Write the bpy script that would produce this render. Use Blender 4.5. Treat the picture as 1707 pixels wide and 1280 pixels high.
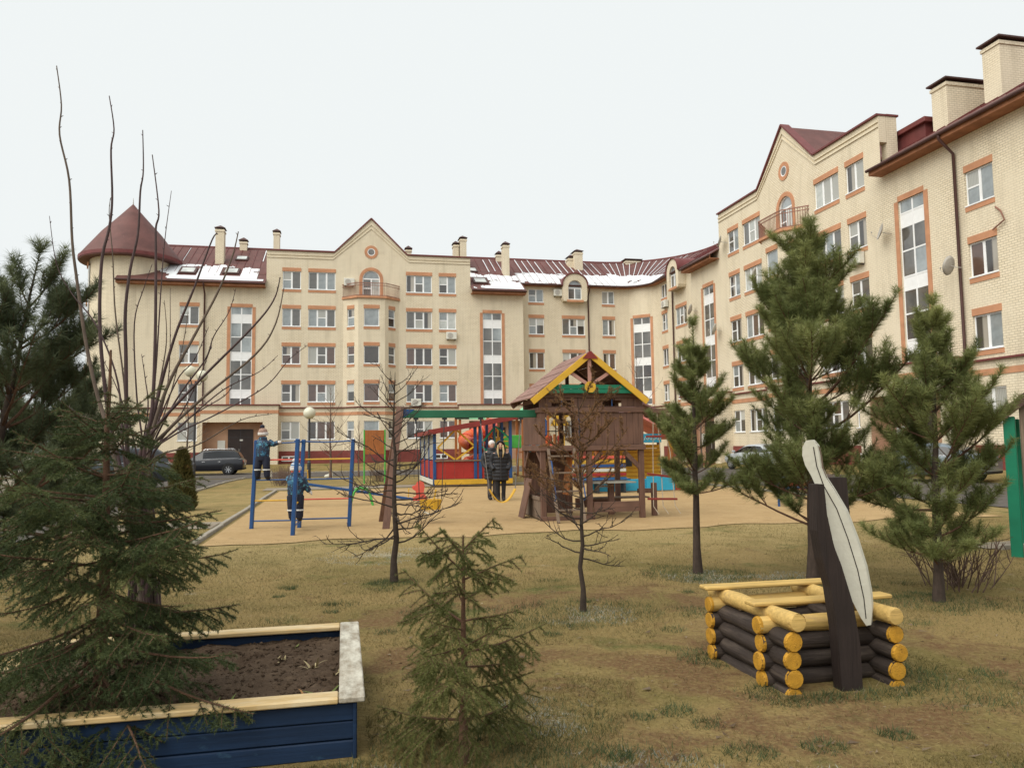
import bpy, math, random
import numpy as np
from mathutils import Vector, Matrix

for _o in list(bpy.data.objects):
    bpy.data.objects.remove(_o, do_unlink=True)
scene = bpy.context.scene
COL = scene.collection
R = math.radians

# ------------------------------------------------------------------ camera
EYE = 1.6
cam_d = bpy.data.cameras.new('camera')
cam_d.sensor_fit = 'HORIZONTAL'
cam_d.sensor_width = 36.0
cam_d.lens = 26.995
cam_d.clip_start = 0.1
cam_d.clip_end = 2000.0
cam = bpy.data.objects.new('camera', cam_d)
COL.objects.link(cam)
cam.matrix_world = (Matrix.Translation((0, 0, EYE)) @ Matrix.Rotation(math.pi / 2 + 0.0795, 4, 'X')
                    @ Matrix.Rotation(-0.0131, 4, 'Z'))
scene.camera = cam
scene.render.resolution_x = 1024
scene.render.resolution_y = 767

# ------------------------------------------------------------------ overcast sky
SUN_EL, SUN_AZ = R(48), R(226)          # soft light from behind the viewer, slightly left
world = bpy.data.worlds.new('World')
scene.world = world
world.use_nodes = True
wn, wl = world.node_tree.nodes, world.node_tree.links
wn.clear()
sky = wn.new('ShaderNodeTexSky'); sky.sky_type = 'NISHITA'
sky.sun_disc = False; sky.sun_elevation = SUN_EL; sky.sun_rotation = SUN_AZ
sky.air_density = 1.5; sky.dust_density = 6.0
hs = wn.new('ShaderNodeHueSaturation'); hs.inputs['Saturation'].default_value = 0.12; hs.inputs['Value'].default_value = 1.0
cloud = wn.new('ShaderNodeMix'); cloud.data_type = 'RGBA'; cloud.inputs[0].default_value = 0.985
cloud.inputs[7].default_value = (6.05, 6.32, 6.32, 1)      # closed grey-white cloud layer
bg = wn.new('ShaderNodeBackground'); bg.inputs['Strength'].default_value = 0.068
wo = wn.new('ShaderNodeOutputWorld')
wl.new(sky.outputs[0], hs.inputs['Color']); wl.new(hs.outputs[0], cloud.inputs[6])
wl.new(cloud.outputs[2], bg.inputs['Color']); wl.new(bg.outputs[0], wo.inputs[0])

sd = bpy.data.lights.new('sun', 'SUN'); sd.energy = 1.5; sd.angle = R(65); sd.color = (1.0, 0.955, 0.87)
sun = bpy.data.objects.new('sun', sd); COL.objects.link(sun)
_d = Vector((math.sin(SUN_AZ) * math.cos(SUN_EL), math.cos(SUN_AZ) * math.cos(SUN_EL), math.sin(SUN_EL)))
sun.rotation_euler = _d.to_track_quat('Z', 'Y').to_euler()
sun.location = (0, -20, 40)

vs = scene.view_settings
vs.view_transform = 'Standard'; vs.look = 'None'; vs.exposure = 1.1; vs.gamma = 1.0
vs.use_curve_mapping = False

# ------------------------------------------------------------------ helpers
Z = Vector((0, 0, 1))

def V3(*a): return Vector(a)

class MB:
    """collects geometry; build() links it as one mesh object"""
    def __init__(s): s.v = []; s.f = []
    def add(s, vs_, fs):
        n = len(s.v); s.v.extend([tuple(p) for p in vs_]); s.f.extend([tuple(i + n for i in f) for f in fs]); return s
    def frame(s, o, X, Y, ZZ, sx, sy, sz, bev=0.0):
        """box centred at o with half-axes along X,Y,ZZ"""
        o, X, Y, ZZ = Vector(o), Vector(X), Vector(Y), Vector(ZZ)
        a, b, c = sx / 2, sy / 2, sz / 2
        if bev <= 0:
            P = [o + X * (i * a) + Y * (j * b) + ZZ * (k * c) for k in (-1, 1) for j in (-1, 1) for i in (-1, 1)]
            return s.add(P, [(0, 2, 3, 1), (4, 5, 7, 6), (0, 1, 5, 4), (2, 6, 7, 3), (0, 4, 6, 2), (1, 3, 7, 5)])
        e = min(bev, a * .9, b * .9, c * .9)
        P = []; idx = {}
        for k in (-1, 1):
            for j in (-1, 1):
                for i in (-1, 1):
                    for ax in range(3):
                        q = [i * (a - e), j * (b - e), k * (c - e)]
                        q[ax] = (i * a, j * b, k * c)[ax]
                        idx[(i, j, k, ax)] = len(P)
                        P.append(o + X * q[0] + Y * q[1] + ZZ * q[2])
        F = []
        for ax in range(3):
            o1, o2 = [(1, 2), (2, 0), (0, 1)][ax]
            for sg in (-1, 1):
                ring = [(-1, -1), (1, -1), (1, 1), (-1, 1)]
                if sg < 0: ring = ring[::-1]
                f = []
                for (p, q) in ring:
                    t = [0, 0, 0]; t[ax] = sg; t[o1] = p; t[o2] = q
                    f.append(idx[(t[0], t[1], t[2], ax)])
                F.append(f)
        for ax in range(3):          # bevel edges along ax
            o1, o2 = [(1, 2), (2, 0), (0, 1)][ax]
            for p in (-1, 1):
                for q in (-1, 1):
                    def T(sg, a_):
                        t = [0, 0, 0]; t[ax] = sg; t[o1] = p; t[o2] = q; return idx[(t[0], t[1], t[2], a_)]
                    f = [T(-1, o1), T(1, o1), T(1, o2), T(-1, o2)]
                    if p * q < 0: f = f[::-1]
                    F.append(f)
        for k in (-1, 1):
            for j in (-1, 1):
                for i in (-1, 1):
                    f = [idx[(i, j, k, 0)], idx[(i, j, k, 1)], idx[(i, j, k, 2)]]
                    if i * j * k < 0: f = f[::-1]
                    F.append(f)
        return s.add(P, F)
    def box(s, x0, x1, y0, y1, z0, z1, bev=0.0):
        return s.frame(((x0 + x1) / 2, (y0 + y1) / 2, (z0 + z1) / 2), (1, 0, 0), (0, 1, 0), (0, 0, 1),
                       abs(x1 - x0), abs(y1 - y0), abs(z1 - z0), bev)
    def bar(s, p0, p1, w, h, up=(0, 0, 1), bev=0.0):
        """rectangular bar from p0 to p1; h is measured along up"""
        p0, p1 = Vector(p0), Vector(p1); d = p1 - p0; L = d.length; d = d / L
        up = Vector(up); side = d.cross(up)
        if side.length < 1e-4: up = Vector((0, 1, 0)); side = d.cross(up)
        side.normalize(); u2 = side.cross(d)
        return s.frame((p0 + p1) / 2, d, -side, u2, L, w, h, bev)
    def tube(s, pts, rad, n=8, cap=True):
        pts = [Vector(p) for p in pts]; m = len(pts)
        if not hasattr(rad, '__len__'): rad = [rad] * m
        base = len(s.v); ref = None
        for i, p in enumerate(pts):
            d = (pts[min(i + 1, m - 1)] - pts[max(i - 1, 0)])
            d = d.normalized() if d.length > 1e-9 else Vector((0, 0, 1))
            if ref is None:
                ref = d.cross(Vector((0.31, 0.77, 0.55)));
                if ref.length < 1e-3: ref = d.cross(Vector((1, 0, 0)))
            ref = ref - d * ref.dot(d); ref.normalize(); b = d.cross(ref)
            for k in range(n):
                a = 2 * math.pi * k / n
                s.v.append(tuple(p + (ref * math.cos(a) + b * math.sin(a)) * rad[i]))
        for i in range(m - 1):
            for k in range(n):
                a, b2 = base + i * n + k, base + i * n + (k + 1) % n
                s.f.append((a, b2, b2 + n, a + n))
        if cap:
            s.f.append(tuple(base + k for k in range(n))[::-1])
            s.f.append(tuple(base + (m - 1) * n + k for k in range(n)))
        return s
    def lathe(s, prof, n=16, o=(0, 0, 0), X=(1, 0, 0), Y=(0, 1, 0), A=(0, 0, 1), caps=True):
        o, X, Y, A = Vector(o), Vector(X), Vector(Y), Vector(A); base = len(s.v); m = len(prof)
        for (r, z) in prof:
            for k in range(n):
                a = 2 * math.pi * k / n
                s.v.append(tuple(o + X * (r * math.cos(a)) + Y * (r * math.sin(a)) + A * z))
        for i in range(m - 1):
            for k in range(n):
                a, b = base + i * n + k, base + i * n + (k + 1) % n
                s.f.append((a, b, b + n, a + n))
        if caps and prof[0][0] > 1e-6: s.f.append(tuple(base + k for k in range(n))[::-1])
        if caps and prof[-1][0] > 1e-6: s.f.append(tuple(base + (m - 1) * n + k for k in range(n)))
        return s
    def prism(s, poly, th, o=(0, 0, 0), X=(1, 0, 0), Y=(0, 0, 1), N=(0, 1, 0)):
        """polygon in plane X,Y at o, extruded th along N"""
        o, X, Y, N = Vector(o), Vector(X), Vector(Y), Vector(N); n = len(poly)
        A = [o + X * p[0] + Y * p[1] for p in poly]; B = [p + N * th for p in A]
        F = [tuple(range(n)), tuple(range(2 * n - 1, n - 1, -1))]
        F += [(i, i + n, (i + 1) % n + n, (i + 1) % n) for i in range(n)]
        return s.add(A + B, F)
    def ball(s, o, rx, ry, rz, n=12, m=8):
        prof = [(math.sin(math.pi * i / m), -math.cos(math.pi * i / m)) for i in range(m + 1)]
        b = len(s.v); s.lathe(prof, n)
        for i in range(b, len(s.v)):
            p = s.v[i]; s.v[i] = (o[0] + p[0] * rx, o[1] + p[1] * ry, o[2] + p[2] * rz)
        return s
    def mesh(s, name, mat=None, smooth=False):
        me = bpy.data.meshes.new(name); me.from_pydata(s.v, [], s.f); me.update()
        if mat: me.materials.append(mat)
        if smooth:
            me.polygons.foreach_set('use_smooth', [True] * len(me.polygons))
        return me
    def build(s, name, mat, parent=None, smooth=False, loc=(0, 0, 0), rz=0.0, fixn=True):
        me = s.mesh(name, mat, smooth)
        if fixn: fix_normals(me)
        return put(name, me, parent, loc, rz)

def fix_normals(me):
    import bmesh
    bm = bmesh.new(); bm.from_mesh(me); bmesh.ops.recalc_face_normals(bm, faces=bm.faces); bm.to_mesh(me); bm.free()

def put(name, me, parent=None, loc=(0, 0, 0), rz=0.0):
    o = bpy.data.objects.new(name, me); COL.objects.link(o)
    o.location = loc; o.rotation_euler = (0, 0, rz)
    if parent is not None: o.parent = parent
    return o

def smooth_angle(o, deg=40):
    me = o.data
    me.polygons.foreach_set('use_smooth', [True] * len(me.polygons))
    import bmesh
    bm = bmesh.new(); bm.from_mesh(me)
    for e in bm.edges:
        if len(e.link_faces) == 2 and e.calc_face_angle(0) > R(deg): e.smooth = False
    bm.to_mesh(me); bm.free()
    return o

def tag(o, label=None, cat=None, group=None, kind=None):
    if label: o['label'] = label
    if cat: o['category'] = cat
    if group: o['group'] = group
    if kind: o['kind'] = kind
    return o

def thing(name, label, cat, loc=(0, 0, 0), rz=0.0, group=None):
    o = bpy.data.objects.new(name, None); COL.objects.link(o)
    o.empty_display_size = 0.2
    o.location = loc; o.rotation_euler = (0, 0, rz)
    return tag(o, label, cat, group)

def np_mesh(name, Vv, T, mat, parent=None, loc=(0, 0, 0), tint=None):
    me = bpy.data.meshes.new(name)
    Vv = np.ascontiguousarray(Vv, dtype=np.float32); T = np.ascontiguousarray(T, dtype=np.int32)
    k = T.shape[1]
    me.vertices.add(len(Vv)); me.vertices.foreach_set('co', Vv.ravel())
    me.loops.add(T.size); me.loops.foreach_set('vertex_index', T.ravel())
    me.polygons.add(len(T)); me.polygons.foreach_set('loop_start', np.arange(0, T.size, k, dtype=np.int32))
    me.polygons.foreach_set('loop_total', np.full(len(T), k, dtype=np.int32))
    me.update(calc_edges=True)
    if tint is not None:
        at = me.attributes.new('tint', 'FLOAT', 'POINT'); at.data.foreach_set('value', np.ascontiguousarray(tint, dtype=np.float32))
    me.materials.append(mat)
    return put(name, me, parent, loc)

# ------------------------------------------------------------------ materials
def srgb(r, g, b):
    f = lambda c: (c / 255 / 12.92) if c / 255 <= 0.04045 else ((c / 255 + 0.055) / 1.055) ** 2.4
    return (f(r), f(g), f(b))

def new_mat(name):
    m = bpy.data.materials.new(name); m.use_nodes = True
    nt = m.node_tree; bs = nt.nodes['Principled BSDF']
    return m, nt, bs

def mixc(nt, fac, a, b, mode='MIX'):
    x = nt.nodes.new('ShaderNodeMix'); x.data_type = 'RGBA'; x.blend_type = mode
    for sock, val in ((x.inputs[0], fac), (x.inputs[6], a), (x.inputs[7], b)):
        if isinstance(val, bpy.types.NodeSocket): nt.links.new(val, sock)
        elif isinstance(val, (int, float)): sock.default_value = val
        else: sock.default_value = (*val, 1)
    return x.outputs[2]

def noise(nt, co, scale, detail=4, rough=0.55, dist=0.0):
    n = nt.nodes.new('ShaderNodeTexNoise'); n.inputs['Scale'].default_value = scale
    n.inputs['Detail'].default_value = detail; n.inputs['Roughness'].default_value = rough
    n.inputs['Distortion'].default_value = dist
    if co is not None: nt.links.new(co, n.inputs['Vector'])
    return n.outputs['Fac']

def ramp(nt, fac, a, b):
    r = nt.nodes.new('ShaderNodeMapRange'); r.inputs[1].default_value = a; r.inputs[2].default_value = b
    nt.links.new(fac, r.inputs[0]); return r.outputs[0]

def coords(nt, which='Object', scale=None):
    t = nt.nodes.new('ShaderNodeTexCoord'); c = t.outputs[which]
    if scale is not None:
        m = nt.nodes.new('ShaderNodeMapping'); m.inputs['Scale'].default_value = scale
        nt.links.new(c, m.inputs['Vector']); c = m.outputs[0]
    return c

def bump(nt, bs, h, strength=0.3, dist=0.01):
    b = nt.nodes.new('ShaderNodeBump'); b.inputs['Strength'].default_value = strength; b.inputs['Distance'].default_value = dist
    nt.links.new(h, b.inputs['Height']); nt.links.new(b.outputs[0], bs.inputs['Normal'])

def paint(name, col, rough=0.6, var=0.18, scale=3.0, wear=None, wear_at=0.66, grain=None, bmp=0.15, spec=0.3, metal=0.0, wear_co=None, wear_w=0.06, gscale=30.0, gdist=0.004):
    """painted / plain surface with uneven tone, optional worn patches of another colour, optional stretched grain"""
    m, nt, bs = new_mat(name)
    co = coords(nt)
    n1 = noise(nt, co, scale, 5)
    lo = tuple(c * (1 - var) for c in col); hi = tuple(min(1, c * (1 + var)) for c in col)
    c = mixc(nt, ramp(nt, n1, 0.3, 0.7), lo, hi)
    if grain:
        g = noise(nt, coords(nt, 'Object', grain), gscale, 5, 0.65)
        c = mixc(nt, ramp(nt, g, 0.4, 0.75), c, tuple(x * 0.6 for x in col))
    else:
        g = noise(nt, co, scale * 9, 3)
    if wear:
        w = noise(nt, coords(nt, 'Object', wear_co) if wear_co else co, scale * 2.3, 8, 0.72)
        c = mixc(nt, ramp(nt, w, wear_at, wear_at + wear_w), c, wear)
    nt.links.new(c, bs.inputs['Base Color'])
    bs.inputs['Roughness'].default_value = rough; bs.inputs['Specular IOR Level'].default_value = spec
    bs.inputs['Metallic'].default_value = metal
    bump(nt, bs, g, bmp, gdist if grain else 0.01)
    return m

M = {}
# yellow facing brick (uv in metres)
def brick_mat(name, c1, c2, mortar):
    m, nt, bs = new_mat(name)
    co = coords(nt, 'UV')
    b = nt.nodes.new('ShaderNodeTexBrick'); nt.links.new(co, b.inputs['Vector'])
    b.inputs['Scale'].default_value = 1.0; b.inputs['Brick Width'].default_value = 0.26; b.inputs['Row Height'].default_value = 0.1
    b.inputs['Mortar Size'].default_value = 0.013; b.inputs['Mortar Smooth'].default_value = 0.2
    b.inputs['Color1'].default_value = (*c1, 1); b.inputs['Color2'].default_value = (*c2, 1); b.inputs['Mortar'].default_value = (*mortar, 1)
    n = noise(nt, coords(nt), 0.35, 5)
    c = mixc(nt, ramp(nt, n, 0.3, 0.75), b.outputs['Color'], tuple(x * 0.9 for x in c1))
    n2 = noise(nt, coords(nt, 'UV', (1.5, 0.25, 1)), 1.2, 5)
    c = mixc(nt, ramp(nt, n2, 0.5, 0.95), c, tuple(x * 0.66 for x in c2))
    n3 = noise(nt, co, 2.6, 5, 0.6)
    c = mixc(nt, ramp(nt, n3, 0.64, 0.8), c, tuple(min(1, x * 1.08) for x in c1))
    nt.links.new(c, bs.inputs['Base Color']); bs.inputs['Roughness'].default_value = 0.9
    bs.inputs['Specular IOR Level'].default_value = 0.15
    bump(nt, bs, b.outputs['Fac'], -0.5, 0.01)
    return m
M['brick'] = brick_mat('yellow_brick', (0.79, 0.7, 0.535), (0.72, 0.625, 0.46), (0.36, 0.3, 0.21))
M['terracotta'] = paint('terracotta_brick', (0.5, 0.25, 0.14), 0.9, 0.15, 2.0, bmp=0.3)
M['plinth'] = paint('red_plinth', (0.19, 0.05, 0.042), 0.8, 0.2, 1.5)
M['porch'] = paint('porch_plaster', (0.44, 0.27, 0.18), 0.9, 0.15, 1.5)
M['roof_red'] = paint('roof_sheet_red', (0.125, 0.052, 0.045), 0.6, 0.22, 1.1, wear=(0.17, 0.085, 0.075), wear_at=0.62, bmp=0.1)
M['roof_edge'] = paint('roof_edge_red', (0.15, 0.04, 0.038), 0.5, 0.15, 2.0)
M['soffit'] = paint('soffit_board', (0.3, 0.13, 0.065), 0.8, 0.25, 2.0)
M['gutter'] = paint('gutter_brown', (0.075, 0.035, 0.03), 0.5, 0.2, 2.0)
M['snow'] = paint('snow', (0.68, 0.7, 0.72), 0.8, 0.1, 4.0, bmp=0.4)
M['pvc'] = paint('white_window_frame', (0.82, 0.83, 0.83), 0.4, 0.05, 4.0, bmp=0.03, spec=0.5)
M['metal_dark'] = paint('dark_metal', (0.03, 0.028, 0.03), 0.45, 0.2, 4.0, spec=0.5)
M['rail_brown'] = paint('railing_brown', (0.25, 0.12, 0.085), 0.5, 0.2, 4.0)
M['ac'] = paint('air_conditioner_shell', (0.66, 0.65, 0.58), 0.5, 0.08, 4.0)
M['dish'] = paint('dish_grey', (0.42, 0.4, 0.36), 0.6, 0.12, 3.0)
M['door'] = paint('steel_door_brown', (0.035, 0.024, 0.022), 0.45, 0.2, 2.0)
M['paper'] = paint('notice_paper', (0.62, 0.62, 0.58), 0.8, 0.08, 5.0)

def glass(name, col, rough=0.06, ior=1.9):
    m, nt, bs = new_mat(name)
    n = noise(nt, coords(nt), 0.9, 3)
    c = mixc(nt, ramp(nt, n, 0.35, 0.65), tuple(x * 0.6 for x in col), tuple(min(1, x * 1.35) for x in col))
    nt.links.new(c, bs.inputs['Base Color']); bs.inputs['Roughness'].default_value = rough
    bs.inputs['IOR'].default_value = ior
    return m
M['g_dark'] = glass('glass_dark_room_and_reflection', (0.05, 0.04, 0.035))  # dark room and reflected houses opposite, both put into the colour
M['g_mid'] = glass('glass_over_dim_room', (0.11, 0.105, 0.095))
M['g_blue'] = glass('glass_sky_reflection_tint', (0.26, 0.29, 0.3))  # blue-grey sky reflection painted into the base colour
M['g_curt'] = glass('glass_over_pale_curtain', (0.48, 0.5, 0.47))
def curtain_glass(name, pale, dark, kind):
    m, nt, bs = new_mat(name); co = coords(nt); sx = nt.nodes.new('ShaderNodeSeparateXYZ'); nt.links.new(co, sx.inputs[0])
    if kind == 'fold':                       # hanging folds seen through the pane
        w = nt.nodes.new('ShaderNodeTexWave'); w.inputs['Scale'].default_value = 4.0; w.inputs['Distortion'].default_value = 2.5; nt.links.new(co, w.inputs['Vector'])
        c = mixc(nt, w.outputs['Fac'], tuple(x * .7 for x in pale), pale)
    elif kind == 'blind':                    # roller blind half way down
        c = mixc(nt, ramp(nt, sx.outputs[2], .78, .8), dark, pale)
    else:                                    # curtain drawn to one side
        c = mixc(nt, ramp(nt, sx.outputs[0], -.02, .05), dark, pale)
    nt.links.new(c, bs.inputs['Base Color']); bs.inputs['Roughness'].default_value = .06; bs.inputs['IOR'].default_value = 1.9
    return m
M['g_fold'] = curtain_glass('glass_over_folded_curtain', (.42, .42, .38), (.05, .045, .04), 'fold')
M['g_blind'] = curtain_glass('glass_over_half_blind', (.5, .5, .46), (.05, .045, .04), 'blind')
M['g_side'] = curtain_glass('glass_over_side_curtain', (.36, .33, .28), (.045, .04, .036), 'side')
M['g_warm'] = glass('glass_brown_reflection_tint', (0.1, 0.055, 0.04))  # reddish brown reflection of the houses opposite painted into the colour
M['g_car'] = glass('car_glass', (0.012, 0.013, 0.015), 0.03, 1.6)

# ------------------------------------------------------------------ terrain
ANG = R(12.4)                                   # the estate grid is turned 12.4 degrees against the view axis
UD = Vector((math.cos(ANG), math.sin(ANG), 0))
VD = Vector((-math.sin(ANG), math.cos(ANG), 0))
UB, VA = 25.2, 62.55                            # facade lines of the right and the left wing
def W(u, v, z=0.0): return UD * u + VD * v + Vector((0, 0, z))
def uv_of(x, y): return (x * UD.x + y * UD.y, x * VD.x + y * VD.y)

def sstep(a, b, x):
    t = min(1.0, max(0.0, (x - a) / (b - a))); return t * t * (3 - 2 * t)
def hgt(x, y):
    u, v = uv_of(x, y)
    z = -0.13 * sstep(38, 50, v) * (1 - sstep(4, 14, u)) + 0.5 * sstep(56, 61, v)
    z += 0.38 * sstep(23.2, 25.0, u) * sstep(5, 15, v) * (1 - sstep(56, 61, v))
    z += 0.03 * math.sin(x * 0.9 + 1.3) * math.cos(y * 0.7) * sstep(2, 6, abs(x) + y * 0.2) * (1 - sstep(12, 14, y))
    z += 0.012 * math.sin(x * 2.7) * math.sin(y * 2.3 + .5) * (1 - sstep(12, 14, y))
    return z

def grid_sheet(name, xs, ys, mat, zoff=0.0, zf=hgt):
    nx, ny = len(xs), len(ys)
    Vv = np.array([(x, y, zf(x, y) + zoff) for y in ys for x in xs])
    i = np.arange((nx - 1) * (ny - 1)); r, c = i // (nx - 1), i % (nx - 1)
    a = r * nx + c
    o = np_mesh(name, Vv, np.stack([a, a + 1, a + nx + 1, a + nx], 1), mat)
    o.data.polygons.foreach_set('use_smooth', [True] * len(o.data.polygons))
    return o

def poly_sheet(name, fn, us, vs_, mat, zoff):
    """sheet over a u/v grid of estate coordinates, boundary from fn(u,v)->(u,v)"""
    nx, ny = len(us), len(vs_); P = []
    for v in vs_:
        for u in us:
            a, b = fn(u, v); p = W(a, b); P.append((p.x, p.y, hgt(p.x, p.y) + zoff))
    i = np.arange((nx - 1) * (ny - 1)); r, c = i // (nx - 1), i % (nx - 1); a = r * nx + c
    o = np_mesh(name, np.array(P), np.stack([a, a + 1, a + nx + 1, a + nx], 1), mat)
    o.data.polygons.foreach_set('use_smooth', [True] * len(o.data.polygons))
    return o

def lawn_mat():
    m, nt, bs = new_mat('winter_lawn'); co = coords(nt)
    def attr(n):
        a = nt.nodes.new('ShaderNodeAttribute'); a.attribute_name = n; return a.outputs['Fac']
    def mul(a, b, op='MULTIPLY'):
        x = nt.nodes.new('ShaderNodeMath'); x.operation = op; nt.links.new(a, x.inputs[0]); nt.links.new(b, x.inputs[1]); return x.outputs[0]
    big = noise(nt, co, 0.55, 5, 0.6, .4); mid = noise(nt, co, 1.6, 6, 0.7, 0.8); fine = noise(nt, co, 26, 6, 0.7)
    straw, olive, soil = (0.275, 0.195, 0.08), (0.165, 0.132, 0.045), (0.16, 0.092, 0.045)
    c = mixc(nt, ramp(nt, big, 0.4, 0.62), straw, olive)
    c = mixc(nt, ramp(nt, mul(mid, attr('bare'), 'ADD'), 0.56, 0.72), c, soil)                     # trodden earth
    c = mixc(nt, ramp(nt, mul(noise(nt, co, 2.5, 6, .7), attr('dust'), 'ADD'), 0.62, 1.15), c, (0.36, 0.275, 0.125))   # blown sand
    c = mixc(nt, ramp(nt, noise(nt, co, 0.9, 5, 0.6), 0.58, 0.68), c, (0.085, 0.1, 0.028))
    c = mixc(nt, ramp(nt, fine, 0.45, 0.85), c, (0.33, 0.255, 0.11))
    c = mixc(nt, ramp(nt, noise(nt, co, 60, 4, 0.7), 0.5, 0.8), c, (0.075, 0.05, 0.026))
    fr = noise(nt, coords(nt, 'Object', (1.0, 1.5, 1)), 1.0, 6, 0.7)
    f2 = mul(ramp(nt, mul(fr, attr('frost'), 'ADD'), 0.62, 0.8), ramp(nt, noise(nt, co, 34, 5, 0.75), 0.48, 0.62))
    c = mixc(nt, f2, c, (0.45, 0.46, 0.42))
    nt.links.new(c, bs.inputs['Base Color']); bs.inputs['Roughness'].default_value = 0.95; bs.inputs['Specular IOR Level'].default_value = 0.1
    bump(nt, bs, fine, 0.9, 0.03)
    return m
M['lawn'] = lawn_mat()
def soft_ground(name, a, b, d, sc, bs_=0.5, dark=None):
    m, nt, bs = new_mat(name); co = coords(nt)
    c = mixc(nt, ramp(nt, noise(nt, co, sc * 0.12, 5, 0.6), 0.38, 0.65), a, b)
    c = mixc(nt, ramp(nt, noise(nt, co, sc, 6, 0.7), 0.5, 0.75), c, d)
    if dark: c = mixc(nt, ramp(nt, noise(nt, co, sc * 0.3, 6, 0.7, 0.8), 0.6, 0.72), c, dark)
    nt.links.new(c, bs.inputs['Base Color']); bs.inputs['Roughness'].default_value = 0.95; bs.inputs['Specular IOR Level'].default_value = 0.1
    bump(nt, bs, noise(nt, co, sc * 1.5, 5, 0.7), bs_, 0.02)
    return m
M['sand'] = soft_ground('playground_sand', (0.41, 0.285, 0.145), (0.36, 0.245, 0.12), (0.31, 0.205, 0.098), 14, 0.6, (0.2, 0.14, 0.075))
M['asphalt'] = soft_ground('old_asphalt', (0.11, 0.098, 0.088), (0.085, 0.075, 0.068), (0.15, 0.135, 0.12), 20, 0.3)
M['paving'] = soft_ground('path_paving', (0.27, 0.23, 0.18), (0.23, 0.19, 0.145), (0.3, 0.26, 0.2), 9, 0.3)
M['soil'] = soft_ground('planter_soil', (0.105, 0.072, 0.048), (0.07, 0.046, 0.03), (0.15, 0.105, 0.07), 16, 1.0, (0.11, 0.08, 0.055))
M['kerb'] = paint('concrete_kerb', (0.3, 0.27, 0.22), 0.9, 0.2, 2.0)

xs = sorted(set([-400, -250, -150, -100, -70, -50] + list(np.arange(-40, 41, 1.0)) + list(np.arange(-9, 9, 0.25)) + [50, 70, 100, 150, 250, 400]))
ys = sorted(set([-60, -30, -15, -8, -4] + list(np.arange(0, 14, 0.25)) + list(np.arange(14, 75, 1.0)) + [85, 100, 140, 200, 300, 450, 700]))
gnd_o = tag(grid_sheet('ground', xs, ys, M['lawn']), kind='structure')
# where the lawn is trodden bare, dusted with sand from the playground, or still frosted
TRACK = [[(-1.2, 7.2), (.2, 8.2), (1.5, 8.4), (2.3, 7.3), (1.5, 6.3), (1.25, 5.4), (1.1, 4.6), (1.6, 4.3), (2.6, 4.6)], [(1.1, 4.6), (.7, 3.8), (.9, 3.0)], [(-.9, 5.9), (-.3, 5.6), (.4, 5.9), (1.2, 5.6)], [(2.3, 7.3), (3.2, 6.2), (3.6, 5.2)]]
FROST = [(.66, 7.35, .45), (2.3, 9.4, .5), (.55, 3.7, .5), (.15, 4.7, .35), (-1.9, 11.5, .9), (3.3, 9.4, .4), (-.6, 3.5, .5), (1.5, 3.5, .4)]
def seg_d(px, py, a, b):
    vx, vy = b[0] - a[0], b[1] - a[1]; k = max(0, min(1, ((px - a[0]) * vx + (py - a[1]) * vy) / (vx * vx + vy * vy))); return math.hypot(px - a[0] - vx * k, py - a[1] - vy * k)
_bare, _dust, _fro = [], [], []
for y in ys:
    for x in xs:
        near = -8 < x < 8 and 2 < y < 16
        d = min(seg_d(x, y, t_[i], t_[i + 1]) for t_ in TRACK for i in range(len(t_) - 1)) if near else 9
        _bare.append(.22 * max(0, 1 - d / .75)); u_, v_ = uv_of(x, y)
        _dust.append(.55 * (1 - sstep(0, 5.5, 13.7 - v_)) * (1 if near else 0) if v_ < 13.7 else (.3 if v_ < 30 else .1))
        _fro.append(max([0] + [.3 * max(0, 1 - math.hypot(x - f[0], y - f[1]) / f[2]) for f in FROST]))
for nm, val in (('bare', _bare), ('dust', _dust), ('frost', _fro)):
    at_ = gnd_o.data.attributes.new(nm, 'FLOAT', 'POINT'); at_.data.foreach_set('value', val)

rng0 = random.Random(4)
def wob(u, v): return 0.18 * math.sin(u * 1.7 + v) + 0.11 * math.sin(u * 4.1 + 2 * v)
# sandy playground (estate grid): front edge about 14 m away
def sand_fn(u, v):
    k = (v - 13.6) / (30.5 - 13.6)
    uu = u + 0.25 * math.sin(v * 1.1) * (1 if abs(u - 2) > 6 else 0)
    vv = v + (wob(u, v) if k < 0.02 or k > 0.98 else 0)
    return uu, vv
sand = poly_sheet('playground_sand', sand_fn, np.arange(-2.3, 13.4, 0.5), np.linspace(13.7, 29.8, 34), M['sand'], 0.012)
tag(sand, kind='structure')
# path behind the sand, left diagonal path, paved path to the right, road by the houses
tag(poly_sheet('path', lambda u, v: (u, v), np.arange(-3.0, 22, 1.0), np.linspace(30.6, 32.4, 4), M['paving'], 0.016), kind='structure')
tag(poly_sheet('side_path', lambda u, v: (u, v), np.arange(-14, -2.4, 0.6), np.linspace(16.6, 18.0, 4), M['paving'], 0.014), kind='structure')
tag(poly_sheet('right_path', lambda u, v: (u, v), np.arange(9.2, 24, 0.8), np.linspace(9.6, 10.3, 3), M['paving'], 0.014), kind='structure')
tag(poly_sheet('road', lambda u, v: (u, v), np.arange(-60, 19.1, 1.5), np.linspace(46.5, 56.0, 8), M['asphalt'], 0.016), kind='structure')
tag(poly_sheet('parking_road', lambda u, v: (u, v), np.linspace(-15.5, -5.6, 9), np.arange(12, 46.4, 1.5), M['asphalt'], 0.02), kind='structure')
tag(poly_sheet('right_road', lambda u, v: (u, v), np.linspace(15.0, 23.0, 8), np.arange(-5, 46.4, 1.5), M['asphalt'], 0.02), kind='structure')

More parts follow.
